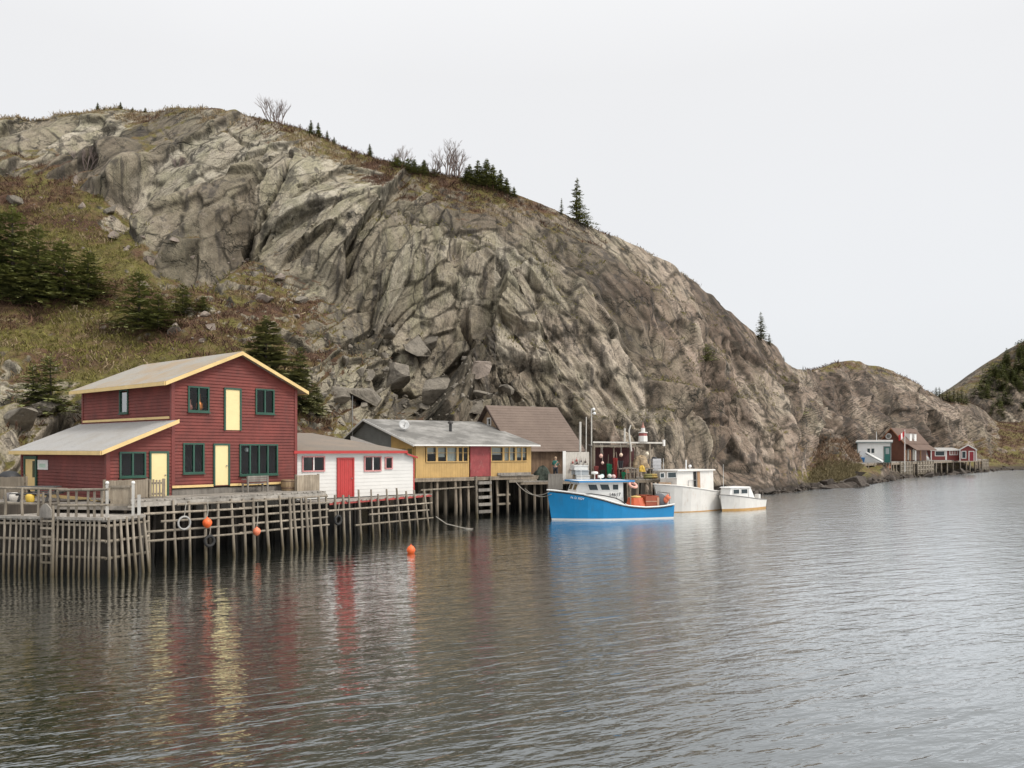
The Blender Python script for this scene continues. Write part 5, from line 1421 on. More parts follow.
def raked_cabin(H, F, s0, s1, hw, zb, zt, rake, parent, name, mat, hwf=None, zbf=None):
    """A wheelhouse block, narrower and raked at the front; returns its side and front point functions."""
    mb = MB(); hwf = hwf or hw; zbf = zb if zbf is None else zbf
    P = lambda s, v, z: F.P(s, v, z)
    W = lambda s: hwf + (hw - hwf) * (s - s0) / (s1 - s0)
    X = lambda z: s0 + rake * (z - zbf) / (zt - zbf)
    b = [P(s0, -hwf, zbf), P(s1, -hw, zb), P(s1, hw, zb), P(s0, hwf, zbf)]
    t = [P(s0 + rake, -W(s0 + rake) * .94, zt), P(s1, -hw * .94, zt), P(s1, hw * .94, zt), P(s0 + rake, W(s0 + rake) * .94, zt)]
    mb.hexa(b, t)
    o = mb.build(name, mat, parent)
    def side(s, z, sgn=-1, out=.0):
        f = (z - zb) / (zt - zb); return P(s, sgn * (W(s) * (1 - .06 * f) + .012 + out), z)
    def front(v, z, out=0.0):
        return P(X(z) - out, v, z)
    return o, side, front

def framed_pane(parent, quad, out, w=.05, mat=None, thick=.03):
    """A window: frame bars round a quad (bl, br, tr, tl) and a pane inside."""
    q = [Vector(p) for p in quad]; c = sum(q, Vector()) / 4
    inn = [p + (c - p).normalized() * w * 1.4 for p in q]
    mb = MB()
    for i in range(4):
        a, b, b2, a2 = q[i], q[(i + 1) % 4], inn[(i + 1) % 4], inn[i]
        mb.hexa([a + out * .002, b + out * .002, b2 + out * .002, a2 + out * .002], [a + out * thick, b + out * thick, b2 + out * thick, a2 + out * thick])
    f = mb.build('window', mat or M_BOATWHITE, parent)
    mb = MB(); mb.face([p + out * .012 for p in inn]); mb.build('pane', M_TINT, f)
    return f

def lettering(text, origin, right, up, size, mat, parent, name='lettering', depth=.006):
    cu = bpy.data.curves.new(name, 'FONT'); cu.body = text; cu.size = size; cu.extrude = depth
    tmp = bpy.data.objects.new(name, cu); COL.objects.link(tmp)
    me = bpy.data.meshes.new_from_object(tmp.evaluated_get(bpy.context.evaluated_depsgraph_get()))
    bpy.data.objects.remove(tmp)
    right = Vector(right).normalized(); up = Vector(up); up = (up - right * up.dot(right)).normalized(); nrm = right.cross(up)
    mb = MB()
    mb.mesh([Vector(origin) + right * v.co.x + up * v.co.y + nrm * v.co.z for v in me.vertices], [tuple(p.vertices) for p in me.polygons])
    o = mb.build(name, mat, parent); o['kind'] = 'stuff'
    del o['kind']
    return o

# ---- the blue boat
Kf = Frame((2.36, 53.75), (.962, .273))
blue = thing('fishing_boat', Kf.P(4.6, 0, 0), 'bright blue fishing boat with a white wheelhouse moored at the wharf', 'boat')
KH = Hull(Kf, 8.75, 3.0, ([0, .12, .25, .4, .52, .62, .75, .88, 1.0], [1.93, 1.83, 1.66, 1.33, 1.02, .84, .74, .77, .90]), rake=.32)
mb = MB(); KH.shell(mb); hull = mb.build('hull', M_BLUE, blue)
mb = MB(); KH.band(mb, -.02, .11, .014); mb.build('boot_stripe', M_BOATWHITE, hull)
mb = MB(); KH.rail(mb, .045, 0, .98); mb.build('rub_rail', M_RAIL, hull)
mb = MB(); KH.deck(mb, .22); mb.build('deck', M_BOATWHITE, blue)
mb = MB(); KH.rail(mb, .055, .0, 1.0, .09); mb.build('gunwale', M_BOATWHITE, blue)
mb = MB()       # white raised wash board with a black rail of its own
for side in (-1, 1):
    n = 14
    for i in range(n):
        t0, t1 = .24 + .34 * i / n, .24 + .34 * (i + 1) / n
        hh = lambda t: np.interp(t, [.24, .30, .50, .58], [.02, .20, .36, .05])
        o = Kf.n * (side * .02)
        mb.face([KH.pt(t0, 1, side) + o, KH.pt(t1, 1, side) + o, KH.pt(t1, 1, side) + o + Vector((0, 0, hh(t1))), KH.pt(t0, 1, side) + o + Vector((0, 0, hh(t0)))])
wash = mb.build('wash_board', M_BOATWHITE, blue)
mb = MB()
for side in (-1, 1):
    mb.path([KH.pt(t, 1, side) + Vector((0, 0, h)) for t, h in ((.24, .06), (.30, .24), (.40, .33), (.50, .40), (.55, .28), (.58, .10))], .035, 6)
mb.build('guard_rail', M_RAIL, wash)
cab, cs, cf = raked_cabin(KH, Kf, 1.6, 5.0, 1.26, .6, 2.56, .42, blue, 'wheelhouse', M_BOATWHITE, .84, 1.5)
mb = MB(); mb.hexa([Kf.P(1.85, -1.36, 2.56), Kf.P(5.75, -1.36, 2.56), Kf.P(5.75, 1.36, 2.56), Kf.P(1.75, 1.36, 2.56)], [Kf.P(1.85, -1.32, 2.63), Kf.P(5.7, -1.32, 2.63), Kf.P(5.7, 1.32, 2.63), Kf.P(1.85, 1.32, 2.63)]); wroof3 = mb.build('roof', M_BOATWHITE, cab)
mb = MB()
for a, b in (((1.74, -1.37), (5.76, -1.37)), ((1.74, -1.37), (1.74, 1.37)), ((5.76, -1.37), (5.76, 1.37)), ((1.74, 1.37), (5.76, 1.37))):
    mb.beam(Kf.P(a[0], a[1], 2.60), Kf.P(b[0], b[1], 2.60), .035, .11)
mb.build('roof_trim', plain('blue_trim', (.03, .22, .48), .5), wroof3)
out = -Kf.n
for s0, s1 in ((2.5, 3.2), (3.32, 4.02)):
    framed_pane(cab, [cs(s0 + .12, 1.98), cs(s1 + .12, 1.98), cs(s1, 2.42), cs(s0, 2.42)], out)
framed_pane(cab, [cs(4.22, 1.98), cs(4.7, 1.98), cs(4.7, 2.42), cs(4.22, 2.42)], out)
for v0_, v1_ in ((-.76, -.05), (.05, .76)):
    framed_pane(cab, [cf(v1_, 1.98), cf(v0_, 1.98), cf(v0_, 2.43), cf(v1_, 2.43)], -Kf.u)
M_LETTER = plain('dark_lettering', (.03, .03, .035), .6); M_LETTERW = plain('white_lettering', (.8, .8, .8), .5)
lettering('14617', cs(4.0, 1.60, -1, .01), cs(4.9, 1.6) - cs(4, 1.6), (0, 0, 1), .33, M_LETTER, cab, 'registration_number')
p0, p1 = KH.pt(.15, .83, -1), KH.pt(.27, .83, -1)
lettering('N. D. ROY', p0 + (-Kf.n) * .05, p1 - p0, (0, 0, 1), .20, M_LETTERW, hull, 'boat_name', .02)
mb = MB(); mb.tube(Kf.P(3.3, -.3, 2.62), Kf.P(3.3, -.3, 3.05), .03); mb.lathe(Kf.P(3.3, -.3, 3.05), [(.0, 0), (.22, .02), (.24, .1), (.2, .18), (0, .2)], 14); mb.build('radar', M_BOATWHITE, wroof3)
mb = MB(); mb.tube(Kf.P(2.6, .4, 2.62), Kf.P(2.55, .4, 4.0), .018, .01, 6); mb.build('aerial', M_WHITEMETAL, wroof3)
mb = MB(); mb.tube(Kf.P(3.9, .1, 2.62), Kf.P(3.9, .1, 2.8), .05); mb.box(Kf, 3.72, 4.08, 0, .2, 2.8, 2.98); mb.build('searchlight', M_WHITEMETAL, wroof3)
mb = MB()
for s, v in ((5.55, -1.2), (5.55, 1.2), ): mb.tube(Kf.P(s, v, .7), Kf.P(s, v, 2.56), .035)
mb.tube(Kf.P(6.15, .55, .6), Kf.P(6.0, .5, 3.4), .05, .035); mb.tube(Kf.P(6.75, .2, .6), Kf.P(6.75, .2, 3.9), .035, .025); mb.tube(Kf.P(6.0, .5, 3.2), Kf.P(6.75, .2, 3.2), .025); mb.build('mast', M_POLE, blue)
mb = MB()
for k in range(3):
    mb.tube(KH.pt(.46 + .045 * k, 1, -1) + Vector((0, .15, .1)), KH.pt(.46 + .045 * k, 1, -1) + Vector((0, .15, .55)), .018, n=6)
mb.build('stanchion', M_METAL, blue)
# gear aboard
M_BIN = painted('brick_red_bin', (.36, .085, .04), .6, .15)
M_TARPO = painted('orange_red_tarpaulin', (.55, .105, .035), .55, .15)
s = 6.0
mb = MB()
nP = 12; bot = []; top = []
for i in range(nP):
    t = 2 * math.pi * i / nP; c_, s_ = math.cos(t), math.sin(t); k = 1 + .06 * (i % 2)
    sq = lambda x: math.copysign(abs(x) ** .55, x)
    bot.append(Kf.P(6.45 + .78 * k * sq(c_), -.35 + .72 * k * sq(s_), .5)); top.append(Kf.P(6.3 + .46 * sq(c_), -.35 + .42 * sq(s_), 1.42))
for i in range(nP):
    mb.face([bot[i], bot[(i + 1) % nP], top[(i + 1) % nP], top[i]])
mb.face(top)
tag(mb.build('covered_bin', M_TARPO), 'orange red tarpaulin draped over a fish bin aboard the blue boat', 'tarpaulin')
mb = MB(); mb.lathe(Kf.P(6.3, -.35, 1.42), [(.36, 0), (.4, .05), (.34, .1), (.1, .14), (0, .14)], 12); tag(mb.build('rope_coil', plain('yellow_rope', (.58, .40, .14), .9)), 'yellow rope coil on top of the orange red tarpaulin', 'rope')
bx = thing('fish_bin', Kf.P(7.3, -.1, .5), 'brick red open fish bin on the stern deck of the blue boat', 'crate')
mb = MB(); a, b, c_, d_ = 6.8, 7.75, -.95, .75
mb.box(Kf, a, b, c_, c_ + .07, .55, 1.55); mb.box(Kf, a, b, d_ - .07, d_, .55, 1.55); mb.box(Kf, a, a + .07, c_ + .07, d_ - .07, .55, 1.55); mb.box(Kf, b - .07, b, c_ + .07, d_ - .07, .55, 1.55); mb.box(Kf, a + .07, b - .07, c_ + .07, d_ - .07, .55, .62)
mb.build('body', M_BIN, bx)
mb = MB()
for z in (.8, 1.15): mb.box(Kf, a - .02, b + .02, c_ - .02, c_ - .002, z, z + .06)
mb.box(Kf, b - .12, b + .03, c_ - .03, c_ - .004, .6, 1.45); mb.build('battens', painted('pale_batten', (.52, .3, .2), .6), bx)
mb = MB(); c = Kf.P(8.2, -.2, .5); mb.lathe(c, [(.38, 0), (.5, .25), (.52, .6), (.42, .95), (.2, 1.15), (0, 1.2)], 12); tag(mb.build('gear_bag', plain('slate_grey_canvas', (.10, .105, .115), .85)), 'slate grey canvas gear bag at the stern of the blue boat', 'bag')
for k, (dv, dz, m_) in enumerate(((0, 1.15, M_ORANGE2), (.18, .98, M_ORANGE2))):
    c = Kf.P(8.55 - .1 * k, -.75 + .1 * k, dz + .25); buoy(c, .2, ('faded orange buoy hung at the stern rail of the blue boat', 'second faded orange buoy tucked behind the one at the blue stern')[k], m_)
mb = MB()
mb.tube(Kf.P(8.6, -.9, .85), Kf.P(8.6, -.9, 1.75), .03); mb.tube(Kf.P(8.6, .9, .85), Kf.P(8.6, .9, 1.75), .03); mb.tube(Kf.P(8.6, -.9, 1.72), Kf.P(8.6, .9, 1.72), .028); mb.build('stern_frame', M_METAL, blue)
c = Kf.P(5.62, -1.42, 2.34)
lb_ = thing('lifebuoy', c - Vector((0, 0, .2)), 'pink faded ring lifebuoy hung at the back corner of the blue wheelhouse', 'lifebuoy')
mb = MB(); mb.torus(c, Vector((.3, -.5, .8)), .26, .085); mb.build('ring', plain('faded_pink_ring', (.75, .38, .30), .6), lb_)
mb = MB()
for k in range(4):
    t = math.pi / 2 * k + .5; ax = Vector((.3, -.5, .8)).normalized(); A_ = ax.orthogonal().normalized(); B_ = ax.cross(A_); d_ = A_ * math.cos(t) + B_ * math.sin(t)
    mb.torus(c + d_ * .26, d_.cross(ax), .092, .012, 10, 5)
mb.build('bands', M_WHITEP, lb_)

# ---- the large white boat
Gf = Frame((10.6, 59.7), (.79, .613))
big = thing('white_trawler', Gf.P(3.7, 0, 0), 'big stained white boat with a long flat roofed wheelhouse beside the cliff', 'boat')
GH = Hull(Gf, 6.75, 2.8, ([0, .2, .45, .7, 1], [2.15, 2.05, 1.85, 1.62, 1.42]), rake=.6)
mb = MB(); GH.shell(mb); gh = mb.build('hull', M_OLDWHITE, big)
mb = MB(); GH.band(mb, -.02, .07, .012); mb.build('boot_stripe', M_RUSTSTRIPE, gh)
mb = MB(); GH.rail(mb, .05); mb.build('rub_rail', M_OLDWHITE, gh)
mb = MB(); GH.deck(mb, .2); mb.build('deck', M_OLDWHITE, big)
cab2, gs, gf = raked_cabin(GH, Gf, 1.55, 5.6, 1.1, 1.4, 3.12, .12, big, 'wheelhouse', M_OLDWHITE, .84, 1.85)
mb = MB(); mb.hexa([Gf.P(1.5, -1.0, 3.12), Gf.P(5.75, -1.18, 3.12), Gf.P(5.75, 1.18, 3.12), Gf.P(1.5, 1.0, 3.12)], [Gf.P(1.55, -.97, 3.2), Gf.P(5.7, -1.15, 3.2), Gf.P(5.7, 1.15, 3.2), Gf.P(1.55, .97, 3.2)]); r2 = mb.build('roof', M_OLDWHITE, cab2)
o2 = -Gf.n
gp = Plane(Gf, v=-1.12)
def gx(px): return Gf.hit(px, 480, -1.12)[0]
framed_pane(cab2, [gs(gx(664), 2.62), gs(gx(668.3), 2.62), gs(gx(668.3), 3.02), gs(gx(664), 3.02)], o2, .04)
f = framed_pane(cab2, [gs(gx(671), 2.62), gs(gx(679.5), 2.62), gs(gx(679.5), 3.05), gs(gx(671), 3.05)], o2, .04); f['label'] = 'wide pale reflecting side window'
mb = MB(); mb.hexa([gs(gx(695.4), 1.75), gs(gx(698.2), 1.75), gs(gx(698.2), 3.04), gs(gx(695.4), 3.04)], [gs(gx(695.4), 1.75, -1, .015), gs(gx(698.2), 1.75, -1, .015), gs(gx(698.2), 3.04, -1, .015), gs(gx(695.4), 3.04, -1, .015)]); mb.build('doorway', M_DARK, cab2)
mb = MB(); mb.hexa([gs(gx(698.8), 1.7), gs(gx(701.3), 1.7), gs(gx(701.3), 3.05), gs(gx(698.8), 3.05)], [gs(gx(698.8), 1.7, -1, .04), gs(gx(701.3), 1.7, -1, .04), gs(gx(701.3), 3.05, -1, .04), gs(gx(698.8), 3.05, -1, .04)]); mb.build('door', painted('varnished_brown_door', (.38, .22, .11), .5, .2), cab2)
mb = MB()
for a_ in (gx(690), gx(694)): mb.tube(gs(a_, 1.6, -1, .08), gs(a_, 2.4, -1, .08), .018, n=6)
mb.tube(gs(gx(690), 2.4, -1, .08), gs(gx(697), 2.4, -1, .08), .018, n=6); mb.build('grab_rail', M_METAL, cab2)
mb = MB(); q = Gf.P(gx(694.5), -.3, 3.19); mb.tube(q, q + Vector((0, 0, .75)), .05); mb.build('exhaust', M_WHITEMETAL, r2)
mb = MB(); q = Gf.P(gx(699.5), -.2, 3.19); mb.tube(q, q + Vector((0, 0, .15)), .03); mb.lathe(q + Vector((0, 0, .15)), [(0, 0), (.1, .02), (.13, .11), (.09, .2), (0, .23)], 10); mb.build('dome_lamp', M_WHITEMETAL, r2)
mb = MB(); q = Gf.P(gx(677), .2, 3.19); mb.tube(q, q + Vector((0, 0, .9)), .018, .01, 6); mb.build('aerial', M_WHITEMETAL, r2)
mb = MB(); mb.box(Gf, .95, 1.45, -.4, .4, 1.6, 2.25); mb.build('foredeck_hatch', painted('rusty_hatch', (.55, .38, .25), .6, .2), big)
q = GH.pt(1, .75, -1); 
c = q + Vector((.15, -.1, -.12)); t = buoy(c, .17, 'dark red fender buoy hanging between the two white boats', plain('dark_red_float', (.42, .05, .04), .5), c + Vector((0, .05, .6)))
mb = MB()
for k in range(3): mb.path([GH.pt(.94, 1, -1) + Vector((0, .2 * k, .0)), GH.pt(.97, 1, -1) + Vector((.2, .2 * k, .16 + .06 * k)), GH.pt(1, 1, -1) + Vector((.6, .2 * k, .1))], .08, 6)
tag(mb.build('gear_bundle', plain('dark_bundle', (.07, .065, .06), .9)), 'dark bundle of ropes lying over the stern of the big white boat', 'rope')

# ---- the small white boat
Hf = Frame((15.95, 61.3), (.735, .678))
sm = thing('motor_boat', Hf.P(3, 0, 0), 'small cream motor boat with a low cuddy cabin and rusty waterline', 'boat')
SH = Hull(Hf, 5.3, 2.0, ([0, .2, .45, .7, 1], [1.28, 1.18, 1.02, .86, .74]), rake=.25, draft=.3)
mb = MB(); SH.shell(mb); sh_ = mb.build('hull', M_OLDWHITE, sm)
mb = MB(); SH.band(mb, -.03, .17, .012); mb.build('boot_stripe', M_RUSTSTRIPE, sh_)
mb = MB(); SH.rail(mb, .035); mb.build('rub_rail', plain('grey_rubber', (.2, .19, .18), .7), sh_)
mb = MB(); SH.deck(mb, .16); mb.build('deck', M_OLDWHITE, sm)
cab3, ss, sf = raked_cabin(SH, Hf, .6, 3.0, .80, .75, 1.78, .2, sm, 'cuddy_cabin', M_BOATWHITE, .42, 1.05)
mb = MB(); mb.hexa([Hf.P(2.8, -.82, .95), Hf.P(3.7, -.8, .85), Hf.P(3.7, .8, .85), Hf.P(2.8, .82, .95)], [Hf.P(2.8, -.76, 1.76), Hf.P(3.15, -.74, 1.72), Hf.P(3.15, .74, 1.72), Hf.P(2.8, .76, 1.76)]); mb.build('coaming', M_BOATWHITE, cab3)
mb = MB(); mb.hexa([Hf.P(.65, -.5, 1.78), Hf.P(3.1, -.84, 1.76), Hf.P(3.1, .84, 1.76), Hf.P(.65, .5, 1.78)], [Hf.P(.75, -.4, 1.85), Hf.P(3.0, -.7, 1.83), Hf.P(3.0, .7, 1.83), Hf.P(.75, .4, 1.85)]); mb.build('roof', M_BOATWHITE, cab3)
for a_, b_ in ((1.0, 1.75), (1.9, 2.7)):
    framed_pane(cab3, [ss(a_, 1.3), ss(b_, 1.3), ss(b_, 1.66), ss(a_, 1.66)], -Hf.n, .035)
mb = MB(); mb.tube(Hf.P(.6, .1, 1.8), Hf.P(.6, .1, 3.6), .016, .008, 6); mb.build('aerial', M_WHITEMETAL, cab3)
mb = MB(); mb.lathe(Hf.P(4.4, .1, .65), [(.35, 0), (.42, .2), (.3, .42), (.1, .5), (0, .51)], 10); tag(mb.build('canvas_bundle', plain('pale_canvas', (.5, .46, .42), .9)), 'pale canvas bundle in the cockpit of the small cream motor boat', 'canvas')
mb = MB(); q = Hf.P(5.35, 0, 0); mb.box(Hf, 5.3, 5.6, -.18, .18, .55, 1.12); mb.box(Hf, 5.35, 5.5, -.06, .06, -.4, .55); tag(mb.build('outboard_motor', plain('dull_outboard', (.62, .6, .57), .5)), 'pale outboard motor on the stern of the small motor boat', 'motor')
# ================================================================== the fishing stage by the blue boat
Sf = Frame((1.7, 58.4), (.93, .365))
Sp = Plane(Sf)
SZ, SL = 2.45, 11.6
sg = thing('fishing_stage', Sf.P(5, 2, 0), 'low timber fishing stage on brown pilings behind the blue boat', 'wharf')
deck_poly('deck', [Sf.P(-1.2, -.1, 0), Sf.P(SL, -.1, 0), Sf.P(SL, 6.5, 0), Sf.P(-1.2, 6.5, 0)], SZ, sg, M_DECK, Sf.n, .2)
mb = MB(); mb.beam(Sf.P(-1.2, -.05, SZ - .17), Sf.P(SL, -.05, SZ - .17), .14, .18); mb.build('edge_beam', M_POLEBROWN, sg)
for px in (548, 560, 574, 590, 604, 613, 622, 630, 637, 645.5, 650, 658, 664):
    u, _ = Sp.hit(px, 490)
    pole('piling', Sf.P(u + rnd.uniform(-.15, .15), .0, -.8), Sf.P(u, .05, SZ - .1 + (0 if rnd.random() < .6 else .55)), rnd.uniform(.08, .11), sg, M_POLEBROWN)
for v in (2.2, 4.6):
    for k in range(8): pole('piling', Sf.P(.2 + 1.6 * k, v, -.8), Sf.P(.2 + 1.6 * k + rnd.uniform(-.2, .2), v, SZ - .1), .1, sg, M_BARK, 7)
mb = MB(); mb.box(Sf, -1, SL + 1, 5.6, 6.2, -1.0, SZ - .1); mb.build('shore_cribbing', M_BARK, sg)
mb = MB(); mb.tube(Sf.P(1.2, -.1, SZ + .75), Sf.P(1.3, -.1, SZ - 1.5), .06)
def spx(px, v=0.0): return Sf.hit(px, 480, v)[0]
# upright boards by the bow
board_panel('paling_fence', Sf, spx(547.5), spx(562), -.12, 1.75, 2.95, 'short fence of pale upright boards by the bow of the blue boat', w=.17, mat=M_GREYWOOD, posts=False)
# dark netting heap, with its own folds
def lump(name, c, rx, ry, h, mat, seed, n=22, m=9):
    r_ = random.Random(seed); mb = MB(); rings = []
    ph = [r_.uniform(0, 6.28) for _ in range(5)]
    for j in range(m + 1):
        f = j / m; rr = math.sqrt(max(0, 1 - f ** 2.2))
        ring = []
        for i in range(n):
            t = 2 * math.pi * i / n
            k = 1 + .13 * math.sin(3 * t + ph[0] + 4 * f) + .08 * math.sin(7 * t + ph[1] - 3 * f) + r_.uniform(-.05, .05)
            ring.append(Vector((c[0] + rx * rr * k * math.cos(t), c[1] + ry * rr * k * math.sin(t), c[2] + h * f * (1 + .08 * math.sin(2 * t + ph[2])))))
        rings.append(ring)
    vs = [q for r in rings for q in r]
    mb.mesh(vs, [(j * n + i, j * n + (i + 1) % n, (j + 1) * n + (i + 1) % n, (j + 1) * n + i) for j in range(m) for i in range(n)])
    return mb.build(name, mat)
M_NET = plain('dark_green_net', (.045, .055, .042), .95, var=.5, scale=14)
M_NETG = plain('bright_green_net', (.03, .25, .13), .9, var=.35, scale=12)
tag(lump('net_heap', Sf.P(spx(543, .6), .6, SZ), .55, .5, 1.05, M_NET, 3), 'dark green heap of netting beside the standing man', 'net')
tag(lump('net_heap', Sf.P(spx(537.5, 1.0), 1.0, SZ), .4, .4, .75, M_NET, 5), 'smaller dark net heap at the corner of the ochre house', 'net')
# the stage shed: maroon back wall and a white board side
shd = thing('stage_shed', Sf.P(5, 3.5, SZ), 'open fronted maroon lean-to on the fishing stage hung with floats', 'shed')
M_MAROON = painted('maroon_boards', (.085, .024, .024), .75, .3, 1.5, (.04, .025, .02), .5, (12, 12, 1))
mb = MB(); pl = Plane(Sf, v=3.2); vboards(mb, pl, spx(592, 3.2), spx(634, 3.2), SZ, 4.9, [], w=.18); mb.build('back_wall', M_MAROON, shd)
mb = MB(); slab(mb, [Sf.P(spx(592, 1.5), 1.6, 5.02), Sf.P(spx(637, 1.5), 1.6, 5.0), Sf.P(spx(637, 3.6), 4.4, 5.12), Sf.P(spx(592, 3.6), 4.4, 5.14)], .06); mb.build('roof', plain('tarred_felt', (.06, .05, .045), .9), shd)
for px in (593, 614, 636):
    mb = MB(); u = spx(px, 1.7); mb.tube(Sf.P(u, 1.75, SZ), Sf.P(u, 1.75, 4.95), .06); mb.build('post', M_POLEBROWN, shd)
wp = thing('white_board_wall', Sf.P(spx(575), 1.0, SZ), 'peeling white board screen with dark scraps hung on it', 'screen')
mb = MB(); pl = Plane(Sf, v=1.2); a0, a1 = spx(563, 1.2), spx(589, 1.2)
vboards(mb, pl, a0, a1, SZ, 4.55, [], w=.22); mb.build('boards', painted('peeling_white', (.56, .52, .46), .7, .15, 2.5, (.16, .12, .09), .9, (10, 10, 1)), wp)
mb = MB(); pl.box(mb, a0 - .03, a0 + .22, .012, .05, SZ, 4.62); mb.build('corner_board', M_WHITEP, wp)
M_SCRAP = plain('dark_scrap', (.10, .075, .07), .8)
for k in range(11):     # floats, hooks and tools hung in rows
    f = .28 + .66 * ((k * .37) % 1.0); z = 3.25 + .85 * ((k * .53) % 1.0)
    c = pl.P(a0 + f * (a1 - a0), .1, z); mb = MB()
    mb.lathe(c, [(0, -.1), (.06, -.08), (.075, 0), (.05, .08), (0, .1)], 8); mb.tube(c + Vector((0, 0, .09)), c + Vector((0, 0, .26)), .012, n=5)
    o = mb.build('hung_float', M_SCRAP if k % 3 else plain('old_red_float', (.35, .09, .08), .6)); tag(o, 'small worn float hung on the peeling white board screen', 'float', 'floats hung on the white board screen')
# posts
def standing_pole(px, v, z0, z1, r, label, mat, name='pole'):
    u = spx(px, v); mb = MB(); mb.tube(Sf.P(u, v, z0), Sf.P(u + .02, v, z1), r, r * .85); o = mb.build(name, mat); return tag(o, label, 'pole')
M_PALEPIPE = plain('pale_painted_pipe', (.55, .52, .47), .6)
zt = lambda py, Y: CAMZ - (py - HORIZ) / FPX * Y
standing_pole(580, 1.6, SZ, zt(422, 62), .10, 'thick pale pipe standing by the shingle roofed store', M_PALEPIPE, 'pipe')
standing_pole(586, 1.8, SZ, zt(417, 62), .045, 'thin pale pole between the thick pipe and the lamp pole', M_PALEPIPE)
lp = thing('lamp_pole', Sf.P(spx(591.5, 1.9), 1.9, SZ), 'tall pale pole carrying two white lamps above the stage', 'lamp')
u = spx(591.5, 1.9); top = Sf.P(u, 1.9, zt(409, 63))
mb = MB(); mb.tube(Sf.P(u, 1.9, SZ), top, .055, .045); mb.build('post', M_PALEPIPE, lp)
for dz, dx in ((-.1, .16), (-.42, .22)):
    mb = MB(); c = top + Vector((dx, -.05, dz)); mb.tube(top + Vector((0, 0, dz + .05)), c, .02, n=6); mb.lathe(c - Vector((0, 0, .08)), [(0, 0), (.10, .03), (.13, .1), (.1, .18), (.04, .23), (0, .24)], 10); mb.build('lamp_head', M_WHITEMETAL, lp)
# the overhead beam and what stands on it
gy = thing('beam_frame', Sf.P(8, 1.2, SZ), 'long pale horizontal beam on posts over the fishing stage', 'frame')
ua, ub, vb = spx(593, 1.4), spx(663.5, 1.4), 1.4
zb_ = zt(442.3, 62.3)
mb = MB(); mb.beam(Sf.P(ua, vb, zb_), Sf.P(ub, vb, zb_ - .03), .1, .12); mb.build('beam', M_PALEPIPE, gy)
mb = MB(); mb.beam(Sf.P(ua, vb + .12, zb_ - .3), Sf.P(ua + .72 * (ub - ua), vb + .12, zb_ - .28), .1, .14); mb.build('under_beam', M_POLE, gy)
mb = MB(); mb.box(Sf, ub - .06, ub + .1, vb - .1, vb + .1, zb_ - .28, zb_ + .22); mb.build('end_block', M_WHITEP, gy)
for px in (594.5, 630.5, 650):
    mb = MB(); mb.tube(Sf.P(spx(px, vb), vb + .05, SZ), Sf.P(spx(px, vb), vb + .05, zb_ - .07), .07); mb.build('post', M_POLE, gy)
standing_pole(624.5, 1.4, zb_ + .06, zt(428, 62), .08, 'pale stub post standing up from the overhead beam', M_PALEPIPE, 'post')
mb = MB(); u = spx(629.3, 1.3); mb.path([Sf.P(u + .15, 1.25, zb_ - .7), Sf.P(u, 1.25, zb_ + .3), Sf.P(u - .05, 1.25, zb_ + .95), Sf.P(u + .1, 1.25, zb_ + 1.35)], [.08, .075, .06, .05], 8)
tag(mb.build('crooked_post', M_PALEPIPE), 'crooked pale pole crossing the overhead beam', 'pole')
u = spx(643, 1.4)
lt = thing('toy_lighthouse', Sf.P(u, 1.4, zb_ + .06), 'miniature white and red lighthouse standing on the overhead beam', 'ornament')
B0 = Sf.P(u, 1.4, zb_ + .065)
mb = MB(); mb.lathe(B0, [(.36, 0), (.34, .45), (0, .45)], 8, smooth=False); mb.build('base', M_WHITEP, lt)
mb = MB(); mb.lathe(B0 + Vector((0, 0, .452)), [(.33, 0), (.30, .22), (0, .22)], 8, smooth=False); mb.build('tower_band', plain('dull_red_band', (.3, .08, .07), .6), lt)
mb = MB(); mb.lathe(B0 + Vector((0, 0, .674)), [(.36, 0), (.37, .07), (.2, .1), (0, .1)], 8, smooth=False); mb.build('gallery', M_WHITEP, lt)
mb = MB(); mb.lathe(B0 + Vector((0, 0, .776)), [(.15, 0), (.17, .22), (.12, .34), (0, .36)], 8); mb.build('lantern', M_WHITEP, lt)
mb = MB(); mb.lathe(B0 + Vector((0, 0, 1.1)), [(.17, 0), (.06, .2), (.02, .42), (0, .43)], 8); mb.build('lantern_roof', plain('pinkish_red', (.34, .16, .12), .6), lt)
# floats hanging below the beam
hang = [(601, 456, .15, (.66, .40, .33), 'pale pink float hanging below the beam, nearest the lamp pole'), (602.5, 463, .12, (.7, .5, .42), 'small pale float hanging under the pale pink one'),
        (621, 455, .14, (.72, .55, .42), 'cream float hanging in the middle of the maroon lean-to'), (647, 454, .15, (.74, .66, .52), 'cream globe float on the tan tarpaulin heap')]
for px, py, r, c_, lb2 in hang:
    u, z = Sf.hit(px, py, 1.0); c = Sf.P(u, 1.0, z)
    buoy(c, r, lb2, plain('float_%d' % int(px * 2), c_, .6), (c.x, c.y + .3, zb_ - .1) if px < 640 else None, 'net_float')
